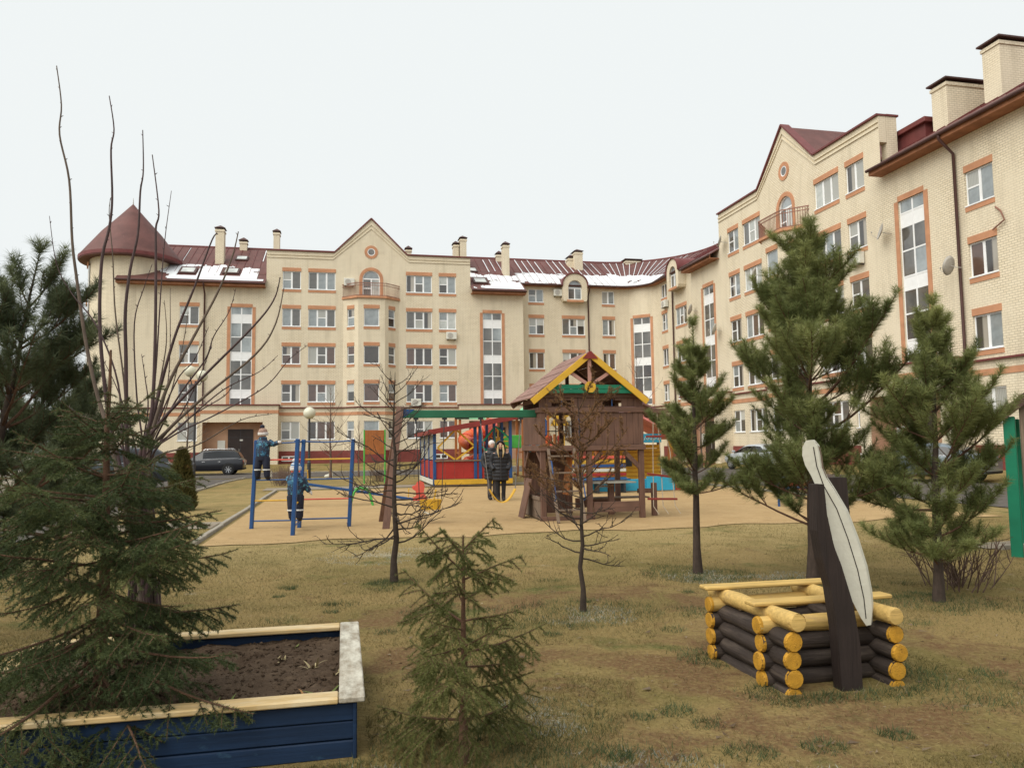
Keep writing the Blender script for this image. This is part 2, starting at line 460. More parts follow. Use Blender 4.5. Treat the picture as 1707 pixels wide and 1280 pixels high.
def kerb(p, q, label):
    """row of kerb stones between two estate points"""
    t = thing('kerb', label, 'kerb', (0, 0, 0))
    a, b = W(*p), W(*q); n = max(1, int((b - a).length / 1.0)); base = None
    for i in range(n):
        s0, s1 = a.lerp(b, i / n), a.lerp(b, (i + 1) / n); d = (s1 - s0).normalized()
        m_ = (s0 + s1) / 2; z = hgt(m_.x, m_.y)
        if base is None:
            base = MB().box(-0.485, 0.485, -0.05, 0.05, -0.08, 0.07, 0.012).mesh('kerb_stone', M['kerb'])
        o = put('kerb_stone', base, t, (m_.x, m_.y, z + rng0.uniform(-.008, .008)), math.atan2(d.y, d.x) + rng0.uniform(-.006, .006))
    return t
kerb((-2.45, 13.9), (-2.45, 30.0), 'long concrete kerb along the left side of the sandy playground')
kerb((-5.45, 20), (-5.45, 46), 'concrete kerb between the left lawn and the parking road')
kerb((13.45, 18.0), (13.45, 29.5), 'concrete kerb along the right side of the sandy playground')
kerb((9.2, 9.5), (15.0, 9.5), 'pale kerb of the narrow path by the green post')
kerb((-24.0, 56.1), (19.0, 56.1), 'kerb along the road in front of the far facade')

# ------------------------------------------------------------------ apartment building
BLD = thing('apartment_building', 'long yellow brick apartment building with red roofs and corner tower', 'building', W(0, 0))
rb = random.Random(11)
WING = {'L': dict(P=lambda t, o, z=0.0: W(UB - t, VA - o, z), ang=ANG, X=UD, IN=VD),
        'R': dict(P=lambda t, o, z=0.0: W(UB - o, VA - t, z), ang=ANG - math.pi / 2, X=-VD, IN=UD)}

def wall_panel(name, p0, p1, z0, z1, holes=(), mat=None, parent=None, rev=0.16, u0=0.0):
    """brick wall from p0 to p1 (left to right seen from the yard) with rectangular openings and reveals"""
    p0, p1 = Vector(p0), Vector(p1); p0.z = p1.z = 0; d = p1 - p0; L = d.length; d = d / L
    inn = Vector((-d.y, d.x, 0))
    xs_ = sorted(set([0, L] + [h[0] for h in holes] + [h[1] for h in holes]))
    zs_ = sorted(set([z0, z1] + [h[2] for h in holes] + [h[3] for h in holes]))
    v, f, uv = [], [], []
    def quad(a, b, c, e, ua):
        n = len(v); v.extend([a, b, c, e]); f.append((n, n + 1, n + 2, n + 3)); uv.extend(ua)
    pt = lambda x, z, dep=0.0: tuple(p0 + d * x + inn * dep + Vector((0, 0, z)))
    for i in range(len(xs_) - 1):
        for j in range(len(zs_) - 1):
            xm, zm = (xs_[i] + xs_[i + 1]) / 2, (zs_[j] + zs_[j + 1]) / 2
            if any(h[0] < xm < h[1] and h[2] < zm < h[3] for h in holes): continue
            a, b, c, e = xs_[i], xs_[i + 1], zs_[j], zs_[j + 1]
            quad(pt(a, c), pt(b, c), pt(b, e), pt(a, e), [(u0 + a, c), (u0 + b, c), (u0 + b, e), (u0 + a, e)])
    for (a, b, c, e) in holes:
        quad(pt(a, c), pt(a, e), pt(a, e, rev), pt(a, c, rev), [(0, c), (0, e), (rev, e), (rev, c)])
        quad(pt(b, e), pt(b, c), pt(b, c, rev), pt(b, e, rev), [(0, e), (0, c), (rev, c), (rev, e)])
        quad(pt(a, e), pt(b, e), pt(b, e, rev), pt(a, e, rev), [(a, 0), (b, 0), (b, rev), (a, rev)])
        quad(pt(b, c), pt(a, c), pt(a, c, rev), pt(b, c, rev), [(b, 0), (a, 0), (a, rev), (b, rev)])
    me = bpy.data.meshes.new(name); me.from_pydata(v, [], f)
    ul = me.uv_layers.new(name='UVMap'); ul.data.foreach_set('uv', [c for t in uv for c in t])
    me.materials.append(mat or M['brick']); me.update()
    return put(name, me, parent if parent is not None else BLD)

def planar_uv(o, X):
    me = o.data; ul = me.uv_layers.new(name='UVMap') if not me.uv_layers else me.uv_layers[0]
    for p in me.polygons:
        n = p.normal; dirx = Vector(X) if abs(n.dot(Vector(X))) < 0.7 else Vector((-X[1], X[0], 0))
        for li in p.loop_indices:
            c = me.vertices[me.loops[li].vertex_index].co; ul.data[li].uv = (c.dot(dirx), c.z)
    return o

_wc = {}
def cached(key, fn):
    if key not in _wc: _wc[key] = fn()
    return _wc[key]

def rect_frame(mb, x0, x1, z0, z1, t, y0, y1):
    mb.box(x0, x0 + t, y0, y1, z0, z1); mb.box(x1 - t, x1, y0, y1, z0, z1)
    mb.box(x0 + t, x1 - t, y0, y1, z0, z0 + t); mb.box(x0 + t, x1 - t, y0, y1, z1 - t, z1)

def make_window(wing, t, out, z0, w, h, lights, trans=(), lintel=True, sill=True, name='window', glasses=None, ang=None, pos=None):
    """lights: relative widths of the casements; trans: indices of casements with a small top vent"""
    wg = WING[wing]; p = pos if pos is not None else wg['P'](t, out, z0); a = wg['ang'] if ang is None else ang
    key = ('fr', round(w, 2), round(h, 2), tuple(lights), tuple(trans))
    tot = float(sum(lights)); xs_ = [-w / 2]
    for l in lights: xs_.append(xs_[-1] + w * l / tot)
    rects = []
    for i in range(len(lights)):
        if i in trans:
            zc = h * 0.52; rects += [(xs_[i], xs_[i + 1], 0.0, zc), (xs_[i], xs_[i + 1], zc, h)]
        else: rects.append((xs_[i], xs_[i + 1], 0.0, h))
    def mk():
        mb = MB(); rect_frame(mb, -w / 2, w / 2, 0, h, 0.06, 0.07, 0.14)
        for i in range(1, len(lights)): mb.box(xs_[i] - 0.065, xs_[i] + 0.065, 0.072, 0.138, 0.06, h - 0.06)
        for i in trans:
            mb.box(xs_[i] + 0.06, xs_[i + 1] - 0.06, 0.074, 0.136, h * 0.52 - 0.035, h * 0.52 + 0.035)
        mb.box(-w / 2 - 0.03, w / 2 + 0.03, -0.05, 0.069, -0.035, 0.012)      # white metal sill board
        return mb.mesh('window_frame', M['pvc'])
    fo = put(name, cached(key, mk), BLD, p, a)
    for r in rects:
        g = rb.choice(glasses or ['g_mid'])
        me = cached(('pn', round(r[1] - r[0], 2), round(r[3] - r[2], 2), g),
                    lambda: MB().box(-(r[1] - r[0]) / 2 + 0.02, (r[1] - r[0]) / 2 - 0.02, -0.01, 0.01, 0.02, r[3] - r[2] - 0.02).mesh('pane', M[g]))
        q = put('pane', me, fo, ((r[0] + r[1]) / 2, 0.105, r[2]), 0)
    if lintel:
        lw = w + (0.02 if w < 1 else 0.06)
        me = cached(('li', round(lw, 2)), lambda: MB().box(-lw / 2, lw / 2, -0.025, 0.06, 0, 0.29).mesh('lintel', M['terracotta']))
        put('lintel', me, fo, (0, 0, h), 0)
    if sill:
        lw = w + 0.06
        me = cached(('si', round(lw, 2)), lambda: MB().box(-lw / 2, lw / 2, -0.03, 0.06, 0, 0.2).mesh('sill', M['terracotta']))
        put('sill', me, fo, (0, 0, -0.24), 0)
    return fo

GL_HI = ['g_blue', 'g_blue', 'g_curt', 'g_mid', 'g_fold', 'g_blind', 'g_mid', 'g_side']  # upper floors: sky reflection painted in as bluer panes, mixed with curtains
GL_LO = ['g_dark', 'g_mid', 'g_mid', 'g_dark', 'g_warm', 'g_blue', 'g_fold', 'g_side', 'g_blind', 'g_warm']  # lower floors: reflected houses painted in as darker, browner panes
ROWZ = [2.25, 5.2, 8.2, 11.2, 14.2]; WH = 1.42
def gl(row): return GL_HI if row >= 3 else GL_LO

def stair_window(wing, tc, out, ang=None, pos=None):
    wg = WING[wing]; p = pos if pos is not None else wg['P'](tc, out, 0.0); a = wg['ang'] if ang is None else ang
    w, z0, z1 = 1.6, 4.97, 12.64
    cuts = [4.97, 5.53, 6.15, 7.35, 8.45, 9.08, 10.28, 11.4, 12.05, 12.64]   # pane rows and opaque white bands
    band = {1, 4, 7}
    mb = MB(); rect_frame(mb, -w / 2, w / 2, z0, z1, 0.05, 0.07, 0.13)
    mb.box(-0.045, 0.045, 0.072, 0.128, z0 + .05, z1 - .05)
    for i, c in enumerate(cuts[1:-1]): mb.box(-w / 2 + .05, w / 2 - .05, 0.075, 0.126, c - 0.035, c + 0.035)
    fo = put('stair_window', mb.mesh('stair_window_frame', M['pvc']), BLD, p, a)
    for i in range(9):
        for sx in (-1, 1):
            g = 'pvc' if i in band else rb.choice(['g_mid', 'g_blue', 'g_mid'] if i > 4 else ['g_mid', 'g_dark', 'g_mid'])  # reflections put into the pane colour, bluer above and darker below
            me = MB().box(-w / 4 + 0.01, w / 4 - 0.01, -0.012, 0.012, cuts[i] + .015, cuts[i + 1] - .015).mesh('pane', M[g])
            put('spandrel' if i in band else 'pane', me, fo, (sx * w / 4, 0.1, 0), 0)
    put('lintel', MB().box(-w / 2 - .02, w / 2 + .02, -0.025, 0.06, z1, z1 + 0.26).mesh('lintel', M['terracotta']), fo)
    for sx in (-1, 1):
        put('pilaster', MB().box(sx * (w / 2 + .13) - .12, sx * (w / 2 + .13) + .12, -0.03, 0.05, z0 + .02, z1 + 0.02).mesh('pilaster', M['terracotta']), fo)
    return fo

TB, TBE, TC = 14.9, 31.2, 23.05          # block limits and its centre along a wing
T_STEP, T_ARC = 10.4, 1.5
REC = -1.4                                # recess of the inner section
ARC_R = T_ARC - REC
Z_EAVE, PITCH = 14.5, 0.581
def roof_z(o): return Z_EAVE + (0.75 - o) * PITCH

def flipholes(L, hs_): return [(L - b, L - a, c, e) for (a, b, c, e) in hs_]

def wing_panel(wing, t0, t1, out, z0, z1, wins, name='wall', **kw):
    """wins given as (t_centre, width, z0, h); panel spans t0<t1"""
    P = WING[wing]['P']
    holes = [(c - w / 2 - t0, c + w / 2 - t0, z, z + h) for (c, w, z, h) in wins]
    if wing == 'L':                      # left to right = decreasing t
        return wall_panel(name, P(t1, out), P(t0, out), z0, z1, flipholes(t1 - t0, holes), **kw)
    return wall_panel(name, P(t0, out), P(t1, out), z0, z1, holes, **kw)

def wbox(wing, mb, t0, t1, o0, o1, z0, z1, bev=0.0):
    P = WING[wing]['P']; c = P((t0 + t1) / 2, (o0 + o1) / 2, (z0 + z1) / 2)
    return mb.frame(c, WING[wing]['X'], WING[wing]['IN'], Z, abs(t1 - t0), abs(o1 - o0), abs(z1 - z0), bev)

for wing in 'LR':
    P = WING[wing]['P']; X = WING[wing]['X']; IN = WING[wing]['IN']
    TEND = 41.8 if wing == 'L' else 48.0
    # --- inner recessed section
    cols = [(2.3, 1.15, (1, 1)), (5.55, 2.05, (1, 1, 1)), (8.9, 1.35, (1, 1))]
    wins = [(c, w, ROWZ[r] - (0.06 if r else 0), WH) for (c, w, l) in cols for r in range(4)] + [(c, w, 13.95, 1.15) for (c, w, l) in cols if w < 2]
    wins.append((5.55, 1.24, 14.15, 1.7))
    wing_panel(wing, T_ARC, T_STEP, REC, -0.4, 15.36, [x for x in wins if x[2] + x[3] < 15.3] )
    for (c, w, z, h) in wins:
        lights = (1, 1, 1) if w > 2 else (1, 1)
        if z == 14.15: continue
        r = min(range(4), key=lambda i: abs(ROWZ[i] - z)) if z < 13 else 4
        tr = (1,) if w > 2 and rb.random() < .6 else ((0,) if rb.random() < .6 and w <= 2 else ())
        make_window(wing, c, REC, z, w, h, lights, tr, lintel=(0 < r < 4), sill=r > 0, glasses=gl(r))
    # dormer with round head over the middle column
    poly = [(-1.1, 14.0), (1.1, 14.0), (1.1, 15.45)] + [(1.1 * math.cos(a), 15.45 + 0.98 * math.sin(a)) for a in np.linspace(0, math.pi, 15)[1:-1]] + [(-1.1, 15.45)]
    hole = [(-0.62, 14.15), (0.62, 14.15), (0.62, 15.2)] + [(0.62 * math.cos(a), 15.2 + 0.66 * math.sin(a)) for a in np.linspace(0, math.pi, 13)[1:-1]] + [(-0.62, 15.2)]
    n1, n2 = len(poly), len(hole)
    o = P(5.55, -0.72)
    mb = MB()
    # ring wall between the outer and the inner outline (fan by angle)
    k = 40; ctr = (0, 15.0)
    def hit(pl, an):
        best = None; dx, dz = math.cos(an), math.sin(an)
        for i in range(len(pl)):
            x1, y1 = pl[i]; x2, y2 = pl[(i + 1) % len(pl)]
            ex, ey = x2 - x1, y2 - y1; den = dx * ey - dz * ex
            if abs(den) < 1e-9: continue
            tt = ((x1 - ctr[0]) * ey - (y1 - ctr[1]) * ex) / den; ss = ((x1 - ctr[0]) * dz - (y1 - ctr[1]) * dx) / den
            if tt > 0 and -1e-6 <= ss <= 1 + 1e-6 and (best is None or tt < best): best = tt
        return (ctr[0] + dx * best, ctr[1] + dz * best)
    angs = [2 * math.pi * i / k for i in range(k)]
    O = [hit(poly, a) for a in angs]; I = [hit(hole, a) for a in angs]
    vv = [o + X * p[0] + Z * p[1] for p in O] + [o + X * p[0] + Z * p[1] for p in I] + [o + X * p[0] + Z * p[1] + IN * 0.3 for p in I] + [o + X * p[0] + Z * p[1] + IN * 0.72 for p in O]
    ff = []
    for i in range(k):
        j = (i + 1) % k
        ff += [(i, j, k + j, k + i), (k + i, k + j, 2 * k + j, 2 * k + i), (j, i, 3 * k + i, 3 * k + j)]
    mb.add(vv, ff)
    dw = planar_uv(mb.build('dormer_wall', M['brick'], BLD), X)
    # barrel roof of the dormer
    mb = MB(); ring = [(1.2 * math.cos(a), 15.45 + 1.08 * math.sin(a)) for a in np.linspace(-0.12, math.pi + 0.12, 20)]
    ring2 = [(1.11 * math.cos(a), 15.45 + 0.99 * math.sin(a)) for a in np.linspace(-0.12, math.pi + 0.12, 20)]
    for dep, rr in ((-0.1, ring), (2.6, ring), (2.6, ring2), (-0.1, ring2)):
        mb.v.extend([tuple(o + X * p[0] + Z * p[1] + IN * dep) for p in rr])
    for s_ in range(4):
        for i in range(19):
            a = s_ * 20 + i; b = ((s_ + 1) % 4) * 20 + i; mb.f.append((a, a + 1, b + 1, b))
    smooth_angle(mb.build('dormer_roof', M['roof_edge'], BLD), 50)
    # its window
    mb = MB(); q = P(5.55, -0.72, 0)
    rp = [(0.62 * math.cos(a), 15.2 + 0.66 * math.sin(a)) for a in np.linspace(0, math.pi, 13)]
    for i in range(12):
        a, b = rp[i], rp[i + 1]; mb.bar((a[0], .2, a[1]), (b[0], .2, b[1]), 0.07, 0.09, (0, 1, 0))
    mb.box(-.62, -.55, .16, .24, 14.15, 15.2); mb.box(.55, .62, .16, .24, 14.15, 15.2); mb.box(-.62, .62, .16, .24, 14.15, 14.23)
    mb.box(-.55, .55, .165, .235, 15.12, 15.2); mb.box(-.05, .05, .165, .235, 14.23, 15.12)
    fo = mb.build('dormer_window', M['pvc'], BLD, loc=q, rz=WING[wing]['ang'])
    put('pane', MB().box(-.58, -.03, .19, .21, 14.2, 15.15).mesh('pane', M['g_mid']), fo); put('pane', MB().box(.03, .58, .19, .21, 14.2, 15.15).mesh('pane', M['g_blue']), fo)
    put('pane', MB().prism([(0.6 * math.cos(a), 0.64 * math.sin(a)) for a in np.linspace(0, math.pi, 13)], 0.02, (0, .19, 15.17)).mesh('pane', M['g_blue']), fo)
    put('sill', MB().box(-.75, .75, -.04, .05, 13.93, 14.12).mesh('sill', M['terracotta']), fo)
    # --- step and stair section beside the block, far section with second stair
    zt = roof_z(0) - 0.12
    def side_ret(t, o0, o1, z0, z1):     # short return wall facing the corner or the yard end
        if wing == 'L': wall_panel('wall', P(t, o1), P(t, o0), z0, z1)
        else: wall_panel('wall', P(t, o0), P(t, o1), z0, z1)
    side_ret(T_STEP, REC - .4, 0.0, -0.4, zt)
    st1, st2 = TC - 9.98, TC + 9.98
    wing_panel(wing, T_STEP, TB, 0, -0.4, zt, [(st1, 1.6, 4.97, 7.67)])
    c36 = 36.85
    w36 = [(c36, 1.4, ROWZ[r] - (0 if r == 0 else 0), WH) for r in range(4)]
    extra = [(c36 + 5.3, 1.4, ROWZ[r], WH) for r in range(4)] if wing == 'R' else []
    wing_panel(wing, TBE, TEND, 0, -0.4, zt, [(st2, 1.6, 4.97, 7.67)] + w36 + extra)
    stair_window(wing, st1, 0); stair_window(wing, st2, 0)
    for (c, w, z, h) in w36 + extra:
        r = min(range(4), key=lambda i: abs(ROWZ[i] - z))
        make_window(wing, c, 0, z, w, h, (1, 1), (0,) if rb.random() < .5 else (), lintel=r > 0, sill=r > 0, glasses=gl(r))
    # --- gabled block
    bw = []
    for r in range(5):
        for dx, w in ((6.22, 1.4), (3.88, 2.1), (-3.88, 2.1), (-6.22, 1.4)): bw.append((TC + dx, w, ROWZ[r], WH, r))
    arch = (TC, 1.4, 13.62, 2.28)
    wing_panel(wing, TB, TBE, 0, -0.4, 17.25, [b[:4] for b in bw] + [arch])
    for (c, w, z, h, r) in bw:
        if w > 2: make_window(wing, c, 0, z, w, h, (1, 1, 1), (1,) if rb.random() < .75 else (), lintel=r > 0, sill=r > 0, glasses=gl(r))
        else: make_window(wing, c, 0, z, w, h, (1, 1), (0,) if rb.random() < .75 else (), lintel=r > 0, sill=r > 0, glasses=gl(r))
    # gable parapet, returns of the parapet, coping
    mb = MB(); mb.prism([(-2.94, 17.25), (2.94, 17.25), (0, 20.15)], 0.4, P(TC, 0), X, Z, IN)
    planar_uv(mb.build('gable', M['brick'], BLD), X)
    mb = MB()
    wbox(wing, mb, TB, TBE, -0.4, -0.002, 15.95, 17.25)
    wbox(wing, mb, TB, TB + .4, -1.0, -0.41, 15.0, 17.25); wbox(wing, mb, TBE - .4, TBE, -1.0, -0.41, 15.0, 17.25)
    planar_uv(mb.build('parapet', M['brick'], BLD), X)
    mb = MB()
    for s in (-1, 1):
        mb.bar(P(TC + s * 2.9, -.15, 17.3), P(TC + s * 8.19, -.15, 17.3), 0.56, 0.09)
        mb.bar(P(TC + s * 2.94, -.15, 17.28), P(TC, -.15, 20.22), 0.56, 0.09)
        mb.bar(P(TC + s * 7.95, -.41, 17.31), P(TC + s * 7.95, -1.1, 17.31), 0.5, 0.09)
    mb.build('coping', M['roof_edge'], BLD)
    mb = MB()
    for dz, oo in ((-0.28, .03), (-0.52, .02)):
        for s in (-1, 1):
            mb.bar(P(TC + s * 3.05, oo, 17.25 + dz), P(TC + s * 8.13, oo, 17.25 + dz), 0.07, 0.08)
            mb.bar(P(TC + s * 3.05, oo, 17.25 + dz), P(TC, oo, 20.12 + dz * 1.4), 0.07, 0.08)
    planar_uv(mb.build('corbel', M['brick'], BLD), X)
    mb = MB()   # roof of the gable running back to the main ridge
    for s in (-1, 1):
        a0, a1 = P(TC, -.38, 20.1), P(TC, -8.4, 20.1); b0, b1 = P(TC + s * 3.3, -.38, 16.85), P(TC + s * 3.3, -8.4, 16.85)
        mb.add([a0, a1, b1, b0, a0 - Z * .1, a1 - Z * .1, b1 - Z * .1, b0 - Z * .1], [(0, 1, 2, 3), (7, 6, 5, 4), (0, 3, 7, 4), (1, 5, 6, 2), (3, 2, 6, 7)])
    mb.build('gable_roof', M['roof_red'], BLD)
    # round window
    c = P(TC, 0, 17.42); mb = MB()
    for i in range(24):
        a0, a1 = 2 * math.pi * i / 24, 2 * math.pi * (i + 1) / 24
        q_ = [(r_ * math.cos(a), r_ * math.sin(a)) for r_, a in ((.31, a0), (.54, a0), (.54, a1), (.31, a1))]
        mb.prism(q_, 0.05, c - IN * 0.04, X, Z, IN)
    ro = mb.build('round_window', M['terracotta'], BLD)
    mb = MB()
    for i in range(20):
        a0, a1 = 2 * math.pi * i / 20, 2 * math.pi * (i + 1) / 20
        q_ = [(r_ * math.cos(a), r_ * math.sin(a)) for r_, a in ((.25, a0), (.312, a0), (.312, a1), (.25, a1))]
        mb.prism(q_, 0.03, c - IN * 0.025, X, Z, IN)
    mb.build('frame', M['pvc'], ro)
    mb = MB(); mb.prism([(.26 * math.cos(a), .26 * math.sin(a)) for a in np.linspace(0, 2 * math.pi, 21)[:-1]], 0.012, c - IN * 0.014, X, Z, IN); mb.build('pane', M['g_mid'], ro)
    # arched balcony door: brick spandrels fill the square head, terracotta hood
    mb = MB(); c = P(TC, 0, 15.2)
    for s in (-1, 1):
        arcp = [(s * .7 * math.cos(a), .7 * math.sin(a)) for a in np.linspace(0, math.pi / 2, 9)]
        poly = arcp + [(0, .71), (s * .71, .71)]
        for i in range(len(arcp) - 1):
            mb.prism([arcp[i], arcp[i + 1], (arcp[i + 1][0], .71), (arcp[i][0], .71)], 0.14, c + IN * .004, X, Z, IN)
    planar_uv(mb.build('arch_spandrel', M['brick'], BLD), X)
    mb = MB()
    for i in range(16):
        a0, a1 = math.pi * i / 16, math.pi * (i + 1) / 16
        mb.prism([(r_ * math.cos(a), r_ * math.sin(a)) for r_, a in ((.7, a0), (.95, a0), (.95, a1), (.7, a1))], 0.06, c - IN * 0.035, X, Z, IN)
    for s in (-1, 1): wbox(wing, mb, TC + s * .7, TC + s * .95, -.025, .035, 13.66, 15.2)
    ah = mb.build('balcony_door', M['terracotta'], BLD)
    mb = MB(); o = P(TC, 0)
    fz = lambda x0, x1, z0, z1: mb.frame(o + IN * .11 + X * ((x0 + x1) / 2) + Z * ((z0 + z1) / 2), X, IN, Z, x1 - x0, .07, z1 - z0)
    fz(-.7, -.62, 13.62, 15.2); fz(.62, .7, 13.62, 15.2); fz(-.62, .62, 15.16, 15.26); fz(-.05, .05, 13.62, 15.16); fz(-.62, .62, 13.62, 13.75); fz(-.62, -.05, 14.4, 14.48)
    for i in range(12):
        a, b = math.pi * i / 12, math.pi * (i + 1) / 12
        mb.bar(o + IN * .11 + X * (.67 * math.cos(a)) + Z * (15.2 + .67 * math.sin(a)), o + IN * .11 + X * (.67 * math.cos(b)) + Z * (15.2 + .67 * math.sin(b)), .08, .07, IN)
    mb.build('frame', M['pvc'], ah)
    for x0, x1, g in ((-.63, -.03, 'g_mid'), (.03, .63, 'g_curt')):
        mb = MB().frame(o + IN * .12 + X * ((x0 + x1) / 2) + Z * 14.44, X, IN, Z, x1 - x0, .02, 1.5); mb.build('pane', M[g], ah)
    mb = MB().prism([(.64 * math.cos(a), .64 * math.sin(a)) for a in np.linspace(0, math.pi, 13)], .02, P(TC, 0, 15.2) + IN * .11, X, Z, IN); mb.build('pane', M['g_blue'], ah)
    # bay with three faces under the balcony
    A_, B_, C_, D_ = P(TC + 2.2, 0), P(TC + 1.05, 1.0), P(TC - 1.05, 1.0), P(TC - 2.2, 0)
    if wing == 'R': A_, B_, C_, D_ = D_, C_, B_, A_
    LS = (B_ - A_).length
    for (p, q, ww) in ((A_, B_, 0.72), (B_, C_, 1.2), (C_, D_, 0.72)):
        L_ = (q - p).length
        hs_ = [(L_ / 2 - ww / 2, L_ / 2 + ww / 2, ROWZ[r], ROWZ[r] + WH) for r in range(4)]
        wall_panel('bay_wall', p, q, -0.4, 13.5, hs_)
        d = (q - p).normalized()
        for r in range(4):
            m_ = (p + q) / 2 + Z * ROWZ[r]
            make_window(wing, 0, 0, ROWZ[r], ww, WH, (1,), (0,) if ww < 1 and rb.random() < .6 else (), lintel=r > 0, sill=r > 0,
                        glasses=gl(r), ang=math.atan2(d.y, d.x), pos=m_)
    ctr_ = P(TC, .3)
    mb = MB(); ol = [(-2.4, .06), (-1.18, -1.15), (1.18, -1.15), (2.4, .06)]
    mb.prism(ol, .16, P(TC, 0, 13.45), X, IN, Z); bal = mb.build('balcony', M['terracotta'], BLD)
    mb = MB(); pts = [P(TC, 0, 13.6) + X * p[0] * .97 + IN * p[1] * .96 for p in ol]
    for i in range(3):
        a, b = pts[i], pts[i + 1]
        for hz, th in ((.06, .05), (.86, .04), (1.05, .06)): mb.bar(a + Z * hz, b + Z * hz, .04, th)
        n = int((b - a).length / .13)
        for j in range(n + 1):
            q = a.lerp(b, j / n); mb.bar(q, q + Z * 1.05, .022, .022, X)
    mb.build('railing', M['rail_brown'], bal)
    # plinth, string course, terracotta band, all following wall, bay and porch
    def course(z0, z1, off, mat, name):
        for (a, b) in ((st1 + 2.9, TC - 2.2), (TC + 2.2, st2 - 2.9), (st2 + 2.9, TEND)):
            if b > a + .1: wbox(wing, MB(), a, b, -.02, off, z0, z1).build(name, mat, BLD)
        wbox(wing, MB(), T_ARC, T_STEP - .01, REC - .02, REC + off, z0, z1).build(name, mat, BLD)
        for (p, q) in ((A_, B_), (B_, C_), (C_, D_)):
            d = (q - p).normalized(); nn = Vector((d.y, -d.x, 0))
            MB().bar(p + nn * (off / 2 - .01) + Z * (z0 + z1) / 2, q + nn * (off / 2 - .01) + Z * (z0 + z1) / 2, off + .02, z1 - z0).build(name, mat, BLD)
    course(-0.3, 1.36, .06, M['plinth'], 'plinth'); course(4.72, 4.8, .14, M['roof_edge'], 'cornice'); course(4.14, 4.39, .03, M['terracotta'], 'band')
    # porches
    for st in (st1, st2):
        t0, t1 = st - 2.9, st + 2.9; o1 = 1.0
        if wing == 'L' and st > 30: t1 = 35.75
        rec0, rec1 = st - 2.2, st + 2.2
        if wing == 'L' and st > 30: rec0, rec1 = 31.25, 35.6
        wing_panel(wing, t0, t1, o1, -0.4, 4.9, [(((rec0 + rec1) / 2), rec1 - rec0, 0.22, 3.4)], rev=.05)
        if wing == 'L':
            wall_panel('wall', P(t1, 0), P(t1, o1), -.4, 4.9); wall_panel('wall', P(t0, o1), P(t0, 0), -.4, 4.9)
        else:
            wall_panel('wall', P(t0, 0), P(t0, o1), -.4, 4.9); wall_panel('wall', P(t1, o1), P(t1, 0), -.4, 4.9)
        mb = MB(); wbox(wing, mb, t0 - .1, t1 + .1, -.0, o1 + .12, 4.9, 4.98); mb.build('porch_roof', M['roof_edge'], BLD)
        mb = MB(); wbox(wing, mb, t0 - .02, t1 + .02, 0, o1 + .03, 4.28, 4.53); mb.build('band', M['terracotta'], BLD)
        mb = MB()
        wbox(wing, mb, rec0, rec1, .012, .03, .22, 3.62); wbox(wing, mb, rec0 - .03, rec0, .03, o1 - .05, .22, 3.62); wbox(wing, mb, rec1, rec1 + .03, .03, o1 - .05, .22, 3.62)
        wbox(wing, mb, rec0, rec1, .03, o1 - .05, 3.62, 3.65); mb.build('porch_lining', M['porch'], BLD)
        mb = MB(); wbox(wing, mb, rec0, rec1, .03, o1 + .5, .1, .24); mb.build('porch_step', M['plinth'], BLD)
        mb = MB(); wbox(wing, mb, st - 1.0, st + .85, .03, .1, .25, 3.1, .01); dd = mb.build('door', M['door'], BLD)
        mb = MB(); wbox(wing, mb, st - .1, st - .06, .1, .105, .3, 3.05); wbox(wing, mb, st - 1.0, st + .85, .1, .106, 2.45, 2.49); mb.build('door_seam', M['metal_dark'], dd)
        mb = MB(); mb.bar(P(st + .02, .13, 1.2), P(st + .02, .13, 1.6), .03, .03, X); mb.build('handle', M['dish'], dd)
        mb = MB(); wbox(wing, mb, st - .25, st - .02, .1, .112, 2.2, 2.32); mb.build('number_plate', M['paper'], dd)
        mb = MB(); wbox(wing, mb, st + 1.05 if wing == 'L' else st - 1.6, st + 1.6 if wing == 'L' else st - 1.05, .03, .07, 1.45, 2.25); mb.build('notice_board', M['paper'], BLD)
    # basement windows
    for c in (TC + 6.3, TC + .6, TC - 5.6):
        mb = MB(); wbox(wing, mb, c - .55, c + .55, .06, .09, .58, .98); bo = mb.build('basement_window', M['pvc'], BLD)
        for s in (-1, 1):
            mb = MB(); wbox(wing, mb, c + s * .26 - .2, c + s * .26 + .2, .085, .1, .65, .91); mb.build('pane', M['g_dark'], bo)
    # eaves of the two lower roof strips: sheet, soffit, gutter
    for (a, b) in ((T_STEP - .15, TB - .005), (TBE + .005, TEND if wing == 'R' else 42.0)):
        mb = MB(); n = 2
        q = [P(a, .78, roof_z(.78)), P(b, .78, roof_z(.78)), P(b, -.9, roof_z(-.9)), P(a, -.9, roof_z(-.9))]
        mb.add(q + [p - Z * .08 for p in q], [(0, 1, 2, 3), (7, 6, 5, 4), (0, 4, 5, 1), (1, 5, 6, 2), (3, 2, 6, 7), (0, 3, 7, 4)])
        mb.build('roof_strip', M['roof_red'], BLD)
        mb = MB(); wbox(wing, mb, a + .02, b - .02, .02, .72, roof_z(.75) - .32, roof_z(.75) - .26); wbox(wing, mb, a + .02, b - .02, .68, .72, roof_z(.75) - .262, roof_z(.75) - .06); mb.build('soffit', M['soffit'], BLD)
        gx = .82; mb = MB(); mb.tube([P(a, gx, roof_z(.78) - .07), P(b, gx, roof_z(.78) - .07)], .08, 8); smooth_angle(mb.build('gutter', M['gutter'], BLD), 50)
    # rain pipes
    def pipe(t, o_top, o_w, ztop):
        mb = MB(); mb.tube([P(t, o_top, ztop), P(t, o_top, ztop - .15), P(t, o_w + .12, ztop - .75), P(t, o_w + .12, 5.0), P(t, o_w + .2, 4.6), P(t, o_w + .12, 4.2), P(t, o_w + .12, .3)], .065, 7)
        smooth_angle(mb.build('drainpipe', M['gutter'], BLD), 60)
